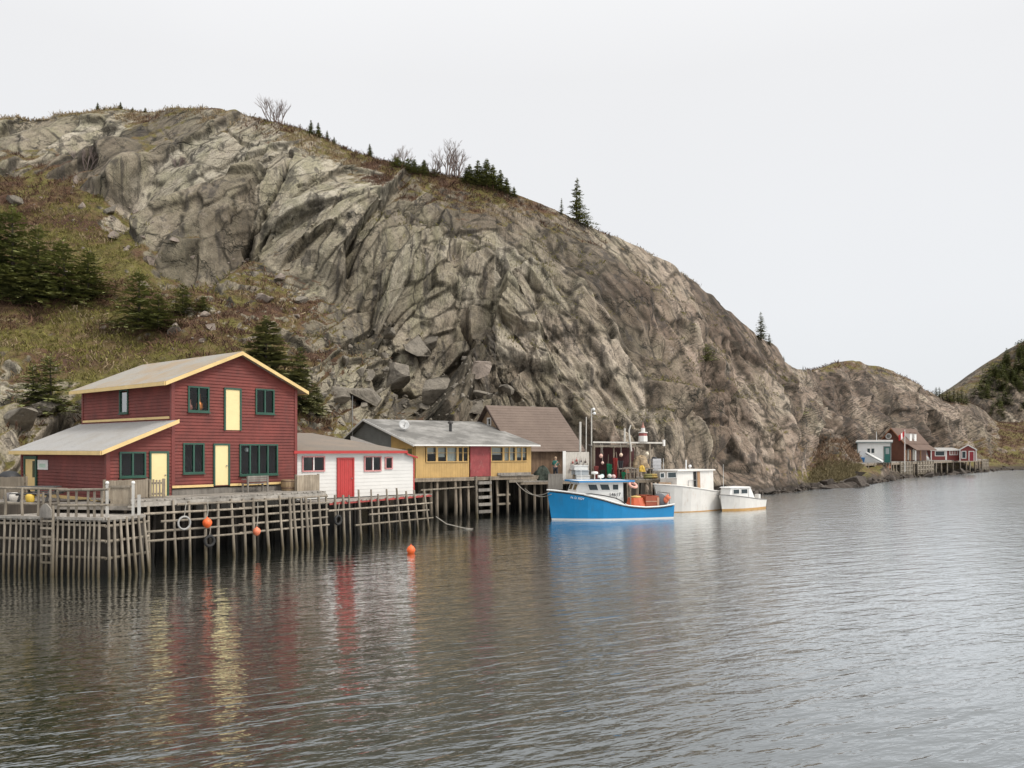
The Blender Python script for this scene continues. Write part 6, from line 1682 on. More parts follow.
# coloured gear along the front of the stage
def hanging_net(px0, px1, py0, py1, v, mat, label, name='hung_net'):
    u0, zt_ = Sf.hit(px0, py0, v); u1, zb2 = Sf.hit(px1, py1, v); mb = MB(); n = 10; r_ = random.Random(int(px0 * 7))
    cols = []
    for i in range(n + 1):
        f = i / n; u = u0 + (u1 - u0) * f; o = .10 * math.sin(i * 2.1) + r_.uniform(-.03, .03)
        cols.append([Sf.P(u + (.5 - f) * .25 * k, v + o * (1 - .4 * k), zt_ + (zb2 - zt_) * k + r_.uniform(-.04, .04)) for k in (0, .33, .66, 1)])
    for i in range(n):
        for k in range(3):
            a, b, c, d = cols[i][k], cols[i + 1][k], cols[i + 1][k + 1], cols[i][k + 1]
            mb.face([a, b, c, d]); mb.face([p + Sf.n * .05 for p in (d, c, b, a)])
    return tag(mb.build(name, mat), label, 'net')
hanging_net(606.5, 612.5, 464, 481, .5, M_NETG, 'bright green net hung over a rail on the stage')
hanging_net(613, 618, 458, 482, .6, plain('red_net', (.40, .075, .065), .9, var=.3), 'red net hung beside the bright green one')
hanging_net(621.5, 626, 472, 480, .3, M_NETG, 'scrap of green net behind the pink lifebuoy')
hanging_net(594, 599, 466, 480, .7, plain('dull_red_cloth', (.33, .10, .09), .9, var=.3), 'dull red cloth hung between the white screen and the lean-to', 'hung_cloth')
hanging_net(600, 606, 470, 482, .9, M_NET, 'black net hung left of the bright green one')
hanging_net(616, 624, 461, 472, 1.3, plain('charcoal_net', (.06, .06, .065), .9), 'charcoal net bundle draped inside the maroon lean-to')
tag(lump('tarp_heap', Sf.P(spx(641, 1.6), 1.6, 3.3), .62, .5, .95, plain('tan_tarpaulin', (.36, .27, .17), .85, var=.3), 9), 'tan tarpaulin heap on the trestle under the toy lighthouse', 'tarpaulin')
tr = thing('trestle_table', Sf.P(spx(637, 1.3), 1.3, SZ), 'rough trestle table of grey planks on the fishing stage', 'table')
mb = MB(); mb.box(Sf, spx(617, 1.2), spx(652, 1.2), .9, 2.1, 3.2, 3.28); mb.build('tabletop', M_GREYWOOD, tr)
for px in (619, 634, 650):
    for v in (1.0, 2.0):
        mb = MB(); u = spx(px, v); mb.tube(Sf.P(u, v, SZ), Sf.P(u, v, 3.2), .06); mb.build('leg', M_POLEBROWN, tr)
tag(lump('yellow_bag', Sf.P(spx(642, .85), .85, 3.0), .24, .2, .5, plain('yellow_oilskin', (.62, .40, .06), .6), 4), 'yellow oilskin bundle on the front of the trestle table', 'bundle')
tag(lump('orange_bundle', Sf.P(spx(626.5, .8), .8, SZ + .05), .28, .25, .7, plain('burnt_orange', (.42, .12, .04), .7), 6), 'burnt orange bundle leaning under the trestle table', 'bundle')
for k, (px, py, c_, lb2) in enumerate(((581, 478, (.62, .62, .6), 'white fish crate stacked in front of the white board screen, lowest'), (580, 472.5, (.35, .38, .4), 'grey fish crate in the middle of the stack by the white screen'), (579, 468, (.7, .7, .68), 'white fish crate on top of the stack by the white screen'))):
    u, _ = Sf.hit(px, 480, .2); z = SZ + .02 + .37 * k; t = thing('fish_crate', Sf.P(u, .2, z), lb2, 'crate')
    mc = plain('crate_%d' % k, c_, .6); mb = MB(); w = .55
    mb.box(Sf, u - w, u + w, -.15, -.11, z, z + .35); mb.box(Sf, u - w, u + w, .51, .55, z, z + .35); mb.box(Sf, u - w, u - w + .04, -.11, .51, z, z + .35); mb.box(Sf, u + w - .04, u + w, -.11, .51, z, z + .35); mb.box(Sf, u - w + .04, u + w - .04, -.11, .51, z, z + .04); mb.build('body', mc, t)
    mb = MB(); mb.box(Sf, u - w - .03, u + w + .03, -.19, -.152, z + .29, z + .345); mb.build('rim', mc, t)
wt = thing('water_tank', Sf.P(spx(655, 2.2), 2.2, SZ), 'pale grey plastic tank with a black lid beside the tan tarpaulin', 'tank')
u = spx(655, 2.0)
mb = MB(); mb.box(Sf, u - .38, u + .38, 1.7, 2.5, 3.05, 4.0)
for k in range(3): mb.box(Sf, u - .40, u + .40, 1.68, 2.52, 3.2 + .28 * k, 3.25 + .28 * k)
mb.build('body', plain('pale_grey_plastic', (.46, .46, .47), .5), wt)
mb = MB(); mb.lathe(Sf.P(u, 2.1, 4.0), [(.2, 0), (.22, .06), (.16, .14), (0, .15)], 12); mb.build('lid', M_RAIL, wt)
mb = MB(); mb.box(Sf, u - .45, u + .45, 1.65, 2.55, SZ, 3.04); mb.build('stand', M_GREYWOOD, wt)
for k, (px, py) in enumerate(((653, 478), (648, 479))):
    u = spx(px, .3); mb = MB(); mb.torus(Sf.P(u, .3, SZ + .12), (0, .15, 1), .28, .1, 14, 6)
    mb.torus(Sf.P(u, .32, SZ + .3), (0, .1, 1), .26, .09, 14, 6)
    tag(mb.build('rope_coil', plain('coil_olive' if k else 'coil_ochre', (.22, .20, .08) if k else (.42, .30, .10), .9)), ('ochre coil of rope below the grey plastic tank', 'olive coil of rope at the edge of the stage under the trestle')[k], 'rope')
for k, (px, z) in enumerate(((603, 2.62), (610.5, 2.62), (614.5, 2.58))):
    u = spx(px, -.05); c = Sf.P(u, .1, z + .1); mb = MB(); mb.lathe(c, [(0, -.17), (.12, -.14), (.18, 0), (.12, .13), (0, .17)], 12)
    tag(mb.build('float', plain('pale_float_%d' % k, ((.45, .6, .6), (.62, .6, .56), (.65, .45, .42))[k], .5)), ('pale blue green float at the front edge below the black net', 'white float at the front edge below the bright green net', 'pinkish float at the front edge below the red net')[k], 'buoy')

# ---- the man on the stage
def person(name, base, face, label):
    """Standing man seen from behind, one hand on a rail: body, shirt, trousers and hair follow one skeleton."""
    t = thing(name, base, label, 'person')
    s = 1.72 / 1.75
    f = Vector((math.sin(face), math.cos(face), 0)); r = Vector((f.y, -f.x, 0))
    W = lambda a, b, c: Vector(base) + r * (a * s) + f * (b * s) + Vector((0, 0, c * s))
    J = {'pel': (0, 0, .95), 'chest': (0, .02, 1.25), 'neck': (0, .01, 1.48), 'skull': (0, .04, 1.60), 'crown': (0, .03, 1.72)}
    for sd, k in (('l', -1), ('r', 1)):
        J.update({'sh' + sd: (k * .17, 0, 1.42), 'el' + sd: (k * .25, .03 + .08 * (k > 0), 1.15 + .03 * (k > 0)), 'wr' + sd: (k * .24, .16 + .16 * (k > 0), .96 + .16 * (k > 0)), 'ha' + sd: (k * .23, .22 + .18 * (k > 0), .90 + .17 * (k > 0)),
                  'hip' + sd: (k * .09, 0, .90), 'kn' + sd: (k * .11, .03, .50), 'an' + sd: (k * .12, -.02, .08), 'to' + sd: (k * .14, .15, .04)})
    E = [('pel', 'chest'), ('chest', 'neck'), ('neck', 'skull'), ('skull', 'crown')]
    for sd in 'lr':
        E += [('chest', 'sh' + sd), ('sh' + sd, 'el' + sd), ('el' + sd, 'wr' + sd), ('wr' + sd, 'ha' + sd), ('pel', 'hip' + sd), ('hip' + sd, 'kn' + sd), ('kn' + sd, 'an' + sd), ('an' + sd, 'to' + sd)]
    RAD = {'pel': .13, 'chest': .145, 'neck': .06, 'skull': .085, 'crown': .06, 'sh': .07, 'el': .045, 'wr': .032, 'ha': .036, 'hip': .09, 'kn': .06, 'an': .045, 'to': .04}
    def skin(nm, keys, edges, grow, mat, root):
        me = bpy.data.meshes.new(nm); ks = list(keys)
        me.from_pydata([tuple(W(*J[k]) - Vector(base)) for k in ks], [(ks.index(a), ks.index(b)) for a, b in edges if a in ks and b in ks], [])
        o = bpy.data.objects.new(nm, me); COL.objects.link(o); o.parent = t
        md = o.modifiers.new('skin', 'SKIN'); md.use_smooth_shade = True
        for i, k in enumerate(ks):
            rr = (RAD.get(k) or RAD[k[:-1]]) * s + grow; me.skin_vertices[0].data[i].radius = (rr, rr)
            me.skin_vertices[0].data[i].use_root = (k == root)
        o.modifiers.new('sub', 'SUBSURF').levels = 1; o.modifiers['sub'].render_levels = 2
        me.materials.append(mat); return o
    body = skin('body', J.keys(), E, 0, plain('skin_tone', (.42, .26, .19), .6), 'pel')
    skin('shirt', [k for k in J if k in ('pel', 'chest', 'neck') or k[:2] in ('sh', 'el')], E, .018, plain('sea_green_shirt', (.035, .16, .13), .85), 'chest')
    skin('trousers', [k for k in J if k == 'pel' or k[:3] == 'hip' or k[:2] in ('kn', 'an')], E, .022, plain('dark_slate_trousers', (.03, .035, .045), .85), 'pel')
    mb = MB(); mb.lathe(W(0, .02, 1.63), [(.088, 0), (.10, .05), (.085, .11), (.04, .15), (0, .16)], 12); mb.build('hair', plain('fair_hair', (.40, .28, .18), .8), t)
    mb = MB(); mb.lathe(W(0, .125, 1.60), [(.018, 0), (.012, .03), (0, .04)], 6, f); mb.build('nose', plain('skin_nose', (.42, .26, .19), .6), t)
    # hands
    for sd, k in (('l', -1), ('r', 1)):
        mb = MB(); h = Vector(W(*J['ha' + sd])); d = (h - Vector(W(*J['wr' + sd]))).normalized()
        sidev = d.cross(f).normalized() if d.cross(f).length > .1 else r
        for q, ln in ((-.024, .07), (-.008, .08), (.008, .076), (.024, .06)):
            a = h + sidev * q + d * .02; mb.path([a, a + d * ln * .55, a + d * ln * .9 + f * -.015], [.009, .009, .007], 5)
        a = h + sidev * .03; mb.path([a, a + sidev * .025 + d * .025, a + sidev * .03 + d * .05], [.01, .009, .007], 5)
        mb.build('hand', plain('skin_hand', (.42, .26, .19), .6), t)
    return t
u = spx(555.5, .9)
person('person', Sf.P(u, .9, SZ), R(20), 'person in a sea green shirt and dark trousers standing with back turned on the stage')

r_ = random.Random(91)
def lobster_pot(c, rz_, lab):
    t = thing('lobster_pot', c, lab, 'lobster pot', 'lobster pots stacked on the stage'); F = Frame((c.x, c.y), (math.cos(rz_), math.sin(rz_)))
    mb = MB()
    for k in range(4):
        u = -.42 + .28 * k; pts = [F.P(u, -.27 * math.cos(a), c.z + .42 * math.sin(a)) for a in np.linspace(0, math.pi, 8)]; mb.path(pts, .02, 5)
    mb.build('hoops', M_POLEBROWN, t)
    mb = MB()
    for a in np.linspace(0, math.pi, 9): mb.beam(F.P(-.45, -.29 * math.cos(a), c.z + .44 * math.sin(a) + .01), F.P(.45, -.29 * math.cos(a), c.z + .44 * math.sin(a) + .01), .035, .02)
    mb.build('laths', M_GREYWOOD, t)
    mb = MB(); mb.box(F, -.46, .46, -.29, .29, c.z, c.z + .03); mb.build('base', M_POLEBROWN, t)
for px, v, z, lab in ((628, .5, 0, 'lobster pot on the stage floor below the overhead beam, lowest of its pair'), (628.5, .52, .46, 'lobster pot on top of the pair below the overhead beam'), (634, 2.6, .85, 'lobster pot lying on the trestle by the tan tarpaulin'), (598, 1.2, 0, 'lobster pot by the lamp pole beside the white screen'), (661, .8, 0, 'lobster pot at the outer end of the stage by the grey tank')):
    lobster_pot(Sf.P(spx(px, v), v, SZ + .01 + z), r_.uniform(0, 3), lab)
for px, v, h, lean, lab in ((607, 2.0, 1.9, .25, 'leaning brown pole inside the lean-to behind the black net'), (619.5, 1.0, 2.1, -.2, 'leaning pale oar shaft against the lean-to post'), (640, 2.6, 2.3, .15, 'thin pole standing behind the tan tarpaulin'), (657, 2.8, 2.5, -.25, 'thin leaning pole behind the grey plastic tank')):
    u = spx(px, v); mb = MB(); mb.tube(Sf.P(u, v, SZ), Sf.P(u + lean, v + .2, SZ + h), .04, .03); tag(mb.build('pole', M_POLEBROWN), lab, 'pole')
# ================================================================== the far settlement
Qf = Frame((47.6, 116.0), (.69, .724))
QZ = 2.72
fw = thing('far_wharf', Qf.P(35, 3, 0), 'long distant wharf of timber cribs and pilings below the brown house', 'wharf')
Qp = Plane(Qf)
def qx(px, v=0.0): return Qf.hit(px, 465, v)[0]
QL = qx(987)
deck_poly('deck', [Qf.P(qx(836), 0, 0), Qf.P(QL, 0, 0), Qf.P(QL, 12, 0), Qf.P(qx(836), 12, 0)], QZ, fw, M_DECK, Qf.n, .5, .22)
mb = MB(); mb.beam(Qf.P(qx(836), -.05, QZ - .3), Qf.P(QL, -.05, QZ - .3), .2, .3); mb.build('edge_beam', M_POLEBROWN, fw)
def crib_block(px0, px1, mat):
    u0, u1 = qx(px0), qx(px1); r_ = random.Random(int(px0))
    z = -.6; k = 0; mb = MB()
    while z < QZ - .5:
        mb.beam(Qf.P(u0, -.02 - .1 * (k % 2), z + .15), Qf.P(u1, -.02 - .1 * (k % 2), z + .15), .26, .26); z += .34; k += 1
    mb.build('crib_logs', mat, fw)
    n = max(2, int((u1 - u0) / 1.3))
    for i in range(n + 1):
        pole('post', Qf.P(u0 + (u1 - u0) * i / n, -.22, -.6), Qf.P(u0 + (u1 - u0) * i / n, -.22, QZ + r_.uniform(-.2, .1)), .13, fw, M_POLE, 6)
for a, b, m_ in ((873, 881, M_POLEBROWN), (884, 889.5, painted('orange_brown_crib', (.30, .13, .07), .8, .3)), (899, 911, M_POLE), (916, 932, M_POLE), (981, 987, M_POLE)):
    crib_block(a, b, m_)
for k, px in enumerate((862, 868, 893, 896, 914, 936, 941, 947, 953, 960, 966, 970, 975, 979)):
    u = qx(px); pole('piling', Qf.P(u + rnd.uniform(-.3, .3), .0, -.6), Qf.P(u, 0, QZ - .2), .16, fw, M_POLE if k % 2 else M_POLEBROWN, 6)
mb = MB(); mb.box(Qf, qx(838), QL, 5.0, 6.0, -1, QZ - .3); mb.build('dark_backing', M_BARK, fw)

def cabin(name, F, W, D, zb, ze, mat, label, ridge=None, roofmat=None, trim=None, mono=0.0, board='h', overhang=.25, cat='cabin', course=.25):
    t = thing(name, F.P(W / 2, D / 2, zb), label, cat)
    mb = MB()
    za = ze if ridge is None else ridge
    front = [(0, zb), (W, zb), (W, ze), (0, ze)] if ridge is None else [(0, zb), (W, zb), (W, ze), (W / 2, ridge), (0, ze)]
    wall_poly(mb, F, front, [], course=course); wall_poly(mb, F, front, [], v=D, out=-1, course=course)
    sidep = [(0, zb), (D, zb), (D, ze + mono), (0, ze)]
    wall_poly(mb, F, sidep, [], side=True, u=0, course=course); wall_poly(mb, F, sidep, [], side=True, u=W, out=-1, course=course)
    mb.build('wall', mat, t)
    mb = MB(); o = overhang; T = .14
    if ridge is None:
        slab(mb, [F.P(-o, -o, ze + .16 - mono * o / D), F.P(W + o, -o, ze + .16 - mono * o / D), F.P(W + o, D + o, ze + .16 + mono), F.P(-o, D + o, ze + .16 + mono)], T)
    else:
        s = (ridge - ze) / (W / 2); rzz = lambda u: ridge + .16 - abs(u - W / 2) * s
        slab(mb, [F.P(-o, -o, rzz(-o)), F.P(W / 2, -o, rzz(W / 2)), F.P(W / 2, D + o, rzz(W / 2)), F.P(-o, D + o, rzz(-o))], T)
        slab(mb, [F.P(W / 2, -o, rzz(W / 2)), F.P(W + o, -o, rzz(W + o)), F.P(W + o, D + o, rzz(W + o)), F.P(W / 2, D + o, rzz(W / 2))], T)
    rf = mb.build('roof', roofmat or M_ROOFGREY, t)
    if trim:
        mb = MB()
        if ridge is None:
            fascia(mb, F, (-o, -o, ze + .16), (W + o, -o, ze + .16), (0, -.004), .2, thick=.06)
        else:
            fascia(mb, F, (-o, -o, rzz(-o)), (W / 2, -o, rzz(W / 2)), (0, -.004), .22, thick=.06); fascia(mb, F, (W / 2, -o, rzz(W / 2)), (W + o, -o, rzz(W + o)), (0, -.004), .22, thick=.06)
        mb.build('fascia', trim, rf)
        for u in (-.05, W - .12):
            mb = MB(); mb.box(F, u, u + .17, -.05, .1, zb, ze - .02); mb.build('corner_board', trim, t)
    return t
def far_window(pl, x0, y0, x1, y1, parent, frame, panes=1, glass=None):
    a0, a1, z0, z1 = rect(pl, x0, y0, x1, y1); w = .12
    mb = MB(); pl.box(mb, a0 - w, a1 + w, .02, .08, z0 - w, z0); pl.box(mb, a0 - w, a1 + w, .02, .08, z1, z1 + w); pl.box(mb, a0 - w, a0, .02, .08, z0, z1); pl.box(mb, a1, a1 + w, .02, .08, z0, z1)
    for k in range(1, panes):
        c = a0 + (a1 - a0) * k / panes; pl.box(mb, c - .04, c + .04, .03, .07, z0, z1)
    f = mb.build('window', frame, parent)
    mb = MB(); pl.box(mb, a0, a1, .022, .04, z0, z1); mb.build('pane', glass or M_TINT, f)
def far_door(pl, x0, y0, x1, y1, parent, leaf, frame, zb=None):
    a0, a1, z0, z1 = rect(pl, x0, y0, x1, y1); z0 = zb if zb is not None else z0; w = .14
    mb = MB(); pl.box(mb, a0, a1, .024, .06, z0, z1); d = mb.build('door', leaf, parent)
    mb = MB(); pl.box(mb, a0 - w, a0, .024, .09, z0, z1 + w); pl.box(mb, a1, a1 + w, .024, .09, z0, z1 + w); pl.box(mb, a0, a1, .024, .09, z1, z1 + w); mb.build('door_frame', frame, d)
    return d

# white flat roofed cabin
p = at(857.3, 461.5, 128.5)
Vf = Frame((p.x, p.y), (.90, -.43))
w_ = Vf.hit(891, 455)[0]
wcab = cabin('white_cabin', Vf, w_, 5.5, QZ, 5.86, painted('fresh_white_paint', (.84, .83, .80), .5, .04), 'white flat roofed cabin with a dark green door on the distant wharf', None, M_ROOFLEAN, plain('grey_green_trim', (.22, .25, .24), .6), .35)
vp = Plane(Vf)
far_window(vp, 867.3, 448.6, 870.0, 453, wcab, M_WHITEP); far_window(vp, 871.4, 448.6, 874.2, 453, wcab, M_WHITEP)
d = far_door(vp, 884.4, 447, 890.3, 461, wcab, plain('sea_green_door', (.02, .13, .11), .5), plain('grey_frame', (.2, .21, .2), .6), QZ + .02)
a0, a1, z0, z1 = rect(vp, 885.6, 448, 889.2, 454); mb = MB(); vp.box(mb, a0, a1, .062, .075, z0, z1); mb.build('door_glazing', plain('pale_glazing', (.32, .36, .36), .2), d)
mb = MB(); q = Vf.P(Vf.hit(876.3, 440)[0], 1.5, 5.9); mb.tube(q, q + Vector((0, 0, 1.75)), .05, .03); mb.build('aerial', M_WHITEMETAL, wcab)
# punt leaning on it, blue box, little store
pu = thing('white_punt', Vf.P(2.8, -1.4, QZ), 'overturned white punt tilted against the front of the white cabin', 'boat')
mb = MB()
a, b = Vf.P(1.3, -.45, QZ + 1.45), Vf.P(3.7, -.9, QZ + .12)
n = 8; ringsL = []
for i in range(n + 1):
    f = i / n; c = a + (b - a) * f; w = .42 * (math.sin(math.pi * min(1, f * .62 + .06)) ** .7); h = .34 * (1 - .3 * f)
    ringsL.append([c + Vf.n * (w * .9) * math.cos(t) * .6 + Vector((0, 0, h * math.sin(t) + .0)) + Vf.u * (w * .45 * math.cos(t)) for t in (math.pi, math.pi * .8, math.pi * .5, math.pi * .2, 0)])
for i in range(n):
    for k in range(4): mb.face([ringsL[i][k], ringsL[i + 1][k], ringsL[i + 1][k + 1], ringsL[i][k + 1]], True)
mb.face(ringsL[0]); mb.face(ringsL[-1][::-1]); mb.build('hull', M_BOATWHITE, pu)
mb = MB(); mb.path([r[0] for r in ringsL], .05, 6); mb.path([r[4] for r in ringsL], .05, 6); mb.build('gunwale', plain('dark_gunwale', (.05, .06, .06), .6), pu)
bb = thing('blue_tub', Vf.P(.6, -1.2, QZ), 'bright blue fish tub beside the white cabin', 'tub')
mb = MB(); mb.hexa([Vf.P(-.1, -1.5, QZ), Vf.P(1.05, -1.5, QZ), Vf.P(1.05, -.7, QZ), Vf.P(-.1, -.7, QZ)], [Vf.P(-.2, -1.6, QZ + .72), Vf.P(1.15, -1.6, QZ + .72), Vf.P(1.15, -.6, QZ + .72), Vf.P(-.2, -.6, QZ + .72)]); mb.build('body', plain('blue_plastic', (.03, .17, .42), .5), bb)
mb = MB(); mb.box(Vf, -.26, 1.21, -1.66, -.54, QZ + .722, QZ + .8); mb.build('rim', plain('blue_rim', (.05, .22, .5), .5), bb)
p = at(848, 460, 131); Uf = Frame((p.x, p.y), (.95, -.25))
lst = cabin('small_store', Uf, 1.5, 2.2, QZ - .1, 4.55, M_GREYWOOD, 'tiny weathered lean-to store left of the white cabin', None, M_ROOFLEAN, M_WHITEP, .15)
far_door(Plane(Uf), 850.4, 453, 853, 459.5, lst, M_DARK, M_GREYWOOD)

# the brown house
M_BROWN = painted('red_brown_boards', (.125, .045, .024), .65, .2)
M_BRROOF = roof_material('brown_roof', (.115, .07, .05), (.16, .10, .07), .5, 10)
p = at(880, 461.5, 142); Of = Frame((p.x, p.y), (.72, -.69))
gw = Of.hit(903.5, 455)[0]; zb0 = QZ + .1
GD, GE, GR, GX = 12.5, 6.1, 8.45, 1.7          # depth, left eave, ridge, how far the porch side runs out
bhouse = thing('brown_house', Of.P(gw / 2, 4, zb0), 'dark brown gabled house with a round white window and white dormers', 'house')
sl_ = (GR - GE) / (gw / 2); rq = lambda u: GR + .16 - abs(u - gw / 2) * sl_
mb = MB()
for v_ in (0, GD): wall_poly(mb, Of, [(0, zb0), (gw, zb0), (gw, GE), (gw / 2, GR), (0, GE)], [], v=v_, out=1 if v_ == 0 else -1, course=.25)
wall_poly(mb, Of, [(0, zb0), (GD, zb0), (GD, GE), (0, GE)], [], side=True, u=0, course=.25); wall_poly(mb, Of, [(0, zb0), (GD, zb0), (GD, GE - .1), (0, GE - .1)], [], side=True, u=gw, out=-1, course=.25)
mb.build('wall', M_BROWN, bhouse)
mb = MB()
slab(mb, [Of.P(-.4, -.4, rq(-.4)), Of.P(gw / 2, -.4, rq(gw / 2)), Of.P(gw / 2, GD + .3, rq(gw / 2)), Of.P(-.4, GD + .3, rq(-.4))], .15)
slab(mb, [Of.P(gw / 2, -.4, rq(gw / 2)), Of.P(gw + .35, -.4, rq(gw + .35)), Of.P(gw + .35, GD + .3, rq(gw + .35)), Of.P(gw / 2, GD + .3, rq(gw / 2))], .15)
slab(mb, [Of.P(gw + .3, 1.2, rq(gw + .3) - .17), Of.P(gw + GX, 1.2, 4.75), Of.P(gw + GX, GD + .3, 4.75), Of.P(gw + .3, GD + .3, rq(gw + .3) - .17)], .12)
brf = mb.build('roof', M_BRROOF, bhouse)
M_OBTRIM = plain('orange_brown_trim', (.27, .115, .055), .6)
mb = MB(); fascia(mb, Of, (-.4, -.4, rq(-.4)), (gw / 2, -.4, rq(gw / 2)), (0, -.004), .24, thick=.06); fascia(mb, Of, (gw / 2, -.4, rq(gw / 2)), (gw + .35, -.4, rq(gw + .35)), (0, -.004), .24, thick=.06); mb.build('bargeboard', M_OBTRIM, brf)
op = Plane(Of)
a0, z0 = op.hit(888.6, 436.2); axo = op.P(0, 1, 0) - op.P(0, 0, 0)
mb = MB(); mb.lathe(op.P(a0, .04, z0), [(.52, 0), (.52, .09), (.36, .09), (.35, .02), (0, .02)], 20, axo); f = mb.build('window', M_WHITEP, bhouse); f['label'] = 'round white gable window'
mb = MB(); mb.lathe(op.P(a0, .066, z0), [(.345, 0), (.345, .004), (0, .005)], 16, axo); mb.build('pane', plain('grey_pane', (.25, .24, .22), .3), f)
sp_ = Plane(Of, side=True, u=gw, out=-1)
for px in (910.0, 914.6):
    v_ = Of.side(px, 436, gw - .2)[0]; mb = MB()
    mb.hexa([Of.P(gw - .05, v_ - .55, 6.2), Of.P(gw - .05, v_ + .55, 6.2), Of.P(gw / 2 + .2, v_ + .55, 7.4), Of.P(gw / 2 + .2, v_ - .55, 7.4)], [Of.P(gw - .05, v_ - .55, 7.6), Of.P(gw - .05, v_ + .55, 7.6), Of.P(gw / 2 + .2, v_ + .55, 7.7), Of.P(gw / 2 + .2, v_ - .55, 7.7)]); dm = mb.build('dormer', M_WHITEP, brf)
    mb = MB(); mb.box(Of, gw - .15, gw + .15, v_ - .7, v_ + .7, 7.71, 7.8); mb.build('dormer_cap', M_BRROOF, brf)
for k, px in enumerate((905.5, 910, 915.5, 920.5)):
    v_ = Of.side(px, 455, gw + GX - .2)[0]; mb = MB(); mb.box(Of, gw + GX - .3, gw + GX - .12, v_ - .1, v_ + .1, zb0, 4.68); mb.build('porch_post', painted('orange_post_%d' % k, (.30, .15, .06), .6) if k != 2 else M_WHITEP, bhouse)
for px in (908, 913):
    v_ = Of.side(px, 455, gw)[0]; mb = MB(); mb.box(Of, gw + .045, gw + .10, v_ - .5, v_ + .5, zb0 + .1, 4.9); d = mb.build('door', plain('pale_curtained_glazing', (.36, .32, .26), .4), bhouse)
# its deck rail, awnings and flag
dr = thing('deck_rail', Qf.P(qx(916, 2), 2, QZ), 'orange brown picket rail on the far wharf beside the brown house', 'railing')
mb = MB(); r0, r1 = qx(905, 1.5), qx(927, 1.5); n = 26
for i in range(n): u = r0 + (r1 - r0) * i / n; mb.box(Qf, u, u + .16, 1.5, 1.56, QZ, QZ + .95)
mb.build('pickets', painted('orange_brown_rail', (.27, .15, .07), .7, .2), dr)
mb = MB(); mb.box(Qf, r0 - .1, r1 + .1, 1.44, 1.495, QZ + .85, QZ + .98); mb.build('top_rail', painted('tan_rail', (.45, .3, .16), .7), dr)
for k, (px, s, lb2) in enumerate(((921, 1.0, 'pale grey covered boat shape on the far wharf, next to the brown house'), (926, 1.2, 'larger pale grey canvas cover nearer the long red shed'))):
    q = Qf.P(qx(px, 5), 5, QZ); tag(lump('canvas_cover', q, 1.5 * s, 1.0, 1.45 * s, plain('pale_cover_%d' % k, (.42, .42, .41), .8), 30 + k), lb2, 'canvas')
fl = thing('flagpole', Qf.P(qx(902.6), -.3, 0), 'white flagpole with a small red and white flag on the far wharf', 'flagpole')
q = Qf.P(qx(902.6), -.35, 0); zt2 = CAMZ + 20.5 / 800 * q.y
mb = MB(); mb.tube(q + Vector((0, 0, 1.0)), Vector((q.x, q.y, zt2)), .08, .05); mb.build('pole', M_WHITEP, fl)
m, n, l, b = new_mat('red_white_flag')
tc = n.new('ShaderNodeTexCoord').outputs['Object']; sx = n.new('ShaderNodeSeparateXYZ'); l.new(tc, sx.inputs[0])
cr_ = n.new('ShaderNodeValToRGB'); cr_.color_ramp.interpolation = 'CONSTANT'; cr_.color_ramp.elements[0].color = (.55, .03, .03, 1); cr_.color_ramp.elements[1].position = .36; cr_.color_ramp.elements[1].color = (.75, .72, .7, 1); e = cr_.color_ramp.elements.new(.66); e.color = (.55, .03, .03, 1)
l.new(math_(n, l, 'ADD', math_(n, l, 'MULTIPLY', sx.outputs['X'], .9), .5), cr_.inputs[0]); l.new(cr_.outputs[0], b.inputs['Base Color'])
mb = MB(); cols = []
for i in range(9):
    f = i / 8; cols.append((Vector((q.x - .05 - 1.0 * f, q.y + .12 * math.sin(f * 7), zt2 - .25 - .75 * f)), Vector((q.x - .05 - .9 * f, q.y + .12 * math.sin(f * 7 + .5), zt2 - 1.2 - .75 * f))))
for i in range(8):
    mb.face([cols[i][0], cols[i + 1][0], cols[i + 1][1], cols[i][1]], True)
mb.build('flag', m, fl)

# red sheds
M_FARRED = painted('weathered_red_boards', (.22, .040, .035), .65, .2)
p = at(931, 459.5, 158); Tf = Frame((p.x, p.y), (.985, -.17))
lw = Tf.hit(960, 455)[0]
ls = cabin('long_red_shed', Tf, lw, 5, 2.6, 4.62, M_FARRED, 'long low red shed with a pale roof on the far wharf', None, M_ROOFLEAN, M_WHITEP, .4)
tp = Plane(Tf); far_window(tp, 935.4, 451.4, 944.2, 455.6, ls, M_WHITEP); far_window(tp, 950, 450.8, 957.2, 454.5, ls, M_WHITEP, 3, plain('pinkish_curtain', (.32, .17, .15), .6))
mb = MB(); tp.box(mb, Tf.hit(946, 455)[0] - .15, Tf.hit(946, 455)[0] + .15, .024, .07, 2.6, 4.6); mb.build('corner_boards', M_WHITEP, ls)
p = at(959.8, 460.5, 155.5); Xf = Frame((p.x, p.y), (.88, -.475))
gw2 = Xf.hit(976.3, 455)[0]
gs2 = cabin('gabled_red_shed', Xf, gw2, 3.6, 2.6, 4.75, M_FARRED, 'small red gabled shed with white trim at the end of the far wharf', 5.62, M_ROOFTAN, M_WHITEP, overhang=.15, cat='shed')
xp = Plane(Xf); far_window(xp, 962.2, 451.5, 965.6, 458, gs2, M_WHITEP); far_door(xp, 969.4, 451.7, 973.6, 460, gs2, plain('deep_red_door', (.28, .02, .03), .5), M_WHITEP, 2.62)
mb = MB(); xs = Plane(Xf, side=True, u=gw2, out=-1); xs.box(mb, .3, 3.4, .03, .07, 2.65, 4.6); mb.build('side_panel', M_WHITEP, gs2)
q = Qf.P(qx(957), 1.2, QZ); tag(lump('pale_bundle', q, .9, .7, .9, plain('pale_bundle_cloth', (.6, .5, .48), .8), 77), 'pale bundle lying in front of the red sheds', 'bundle')
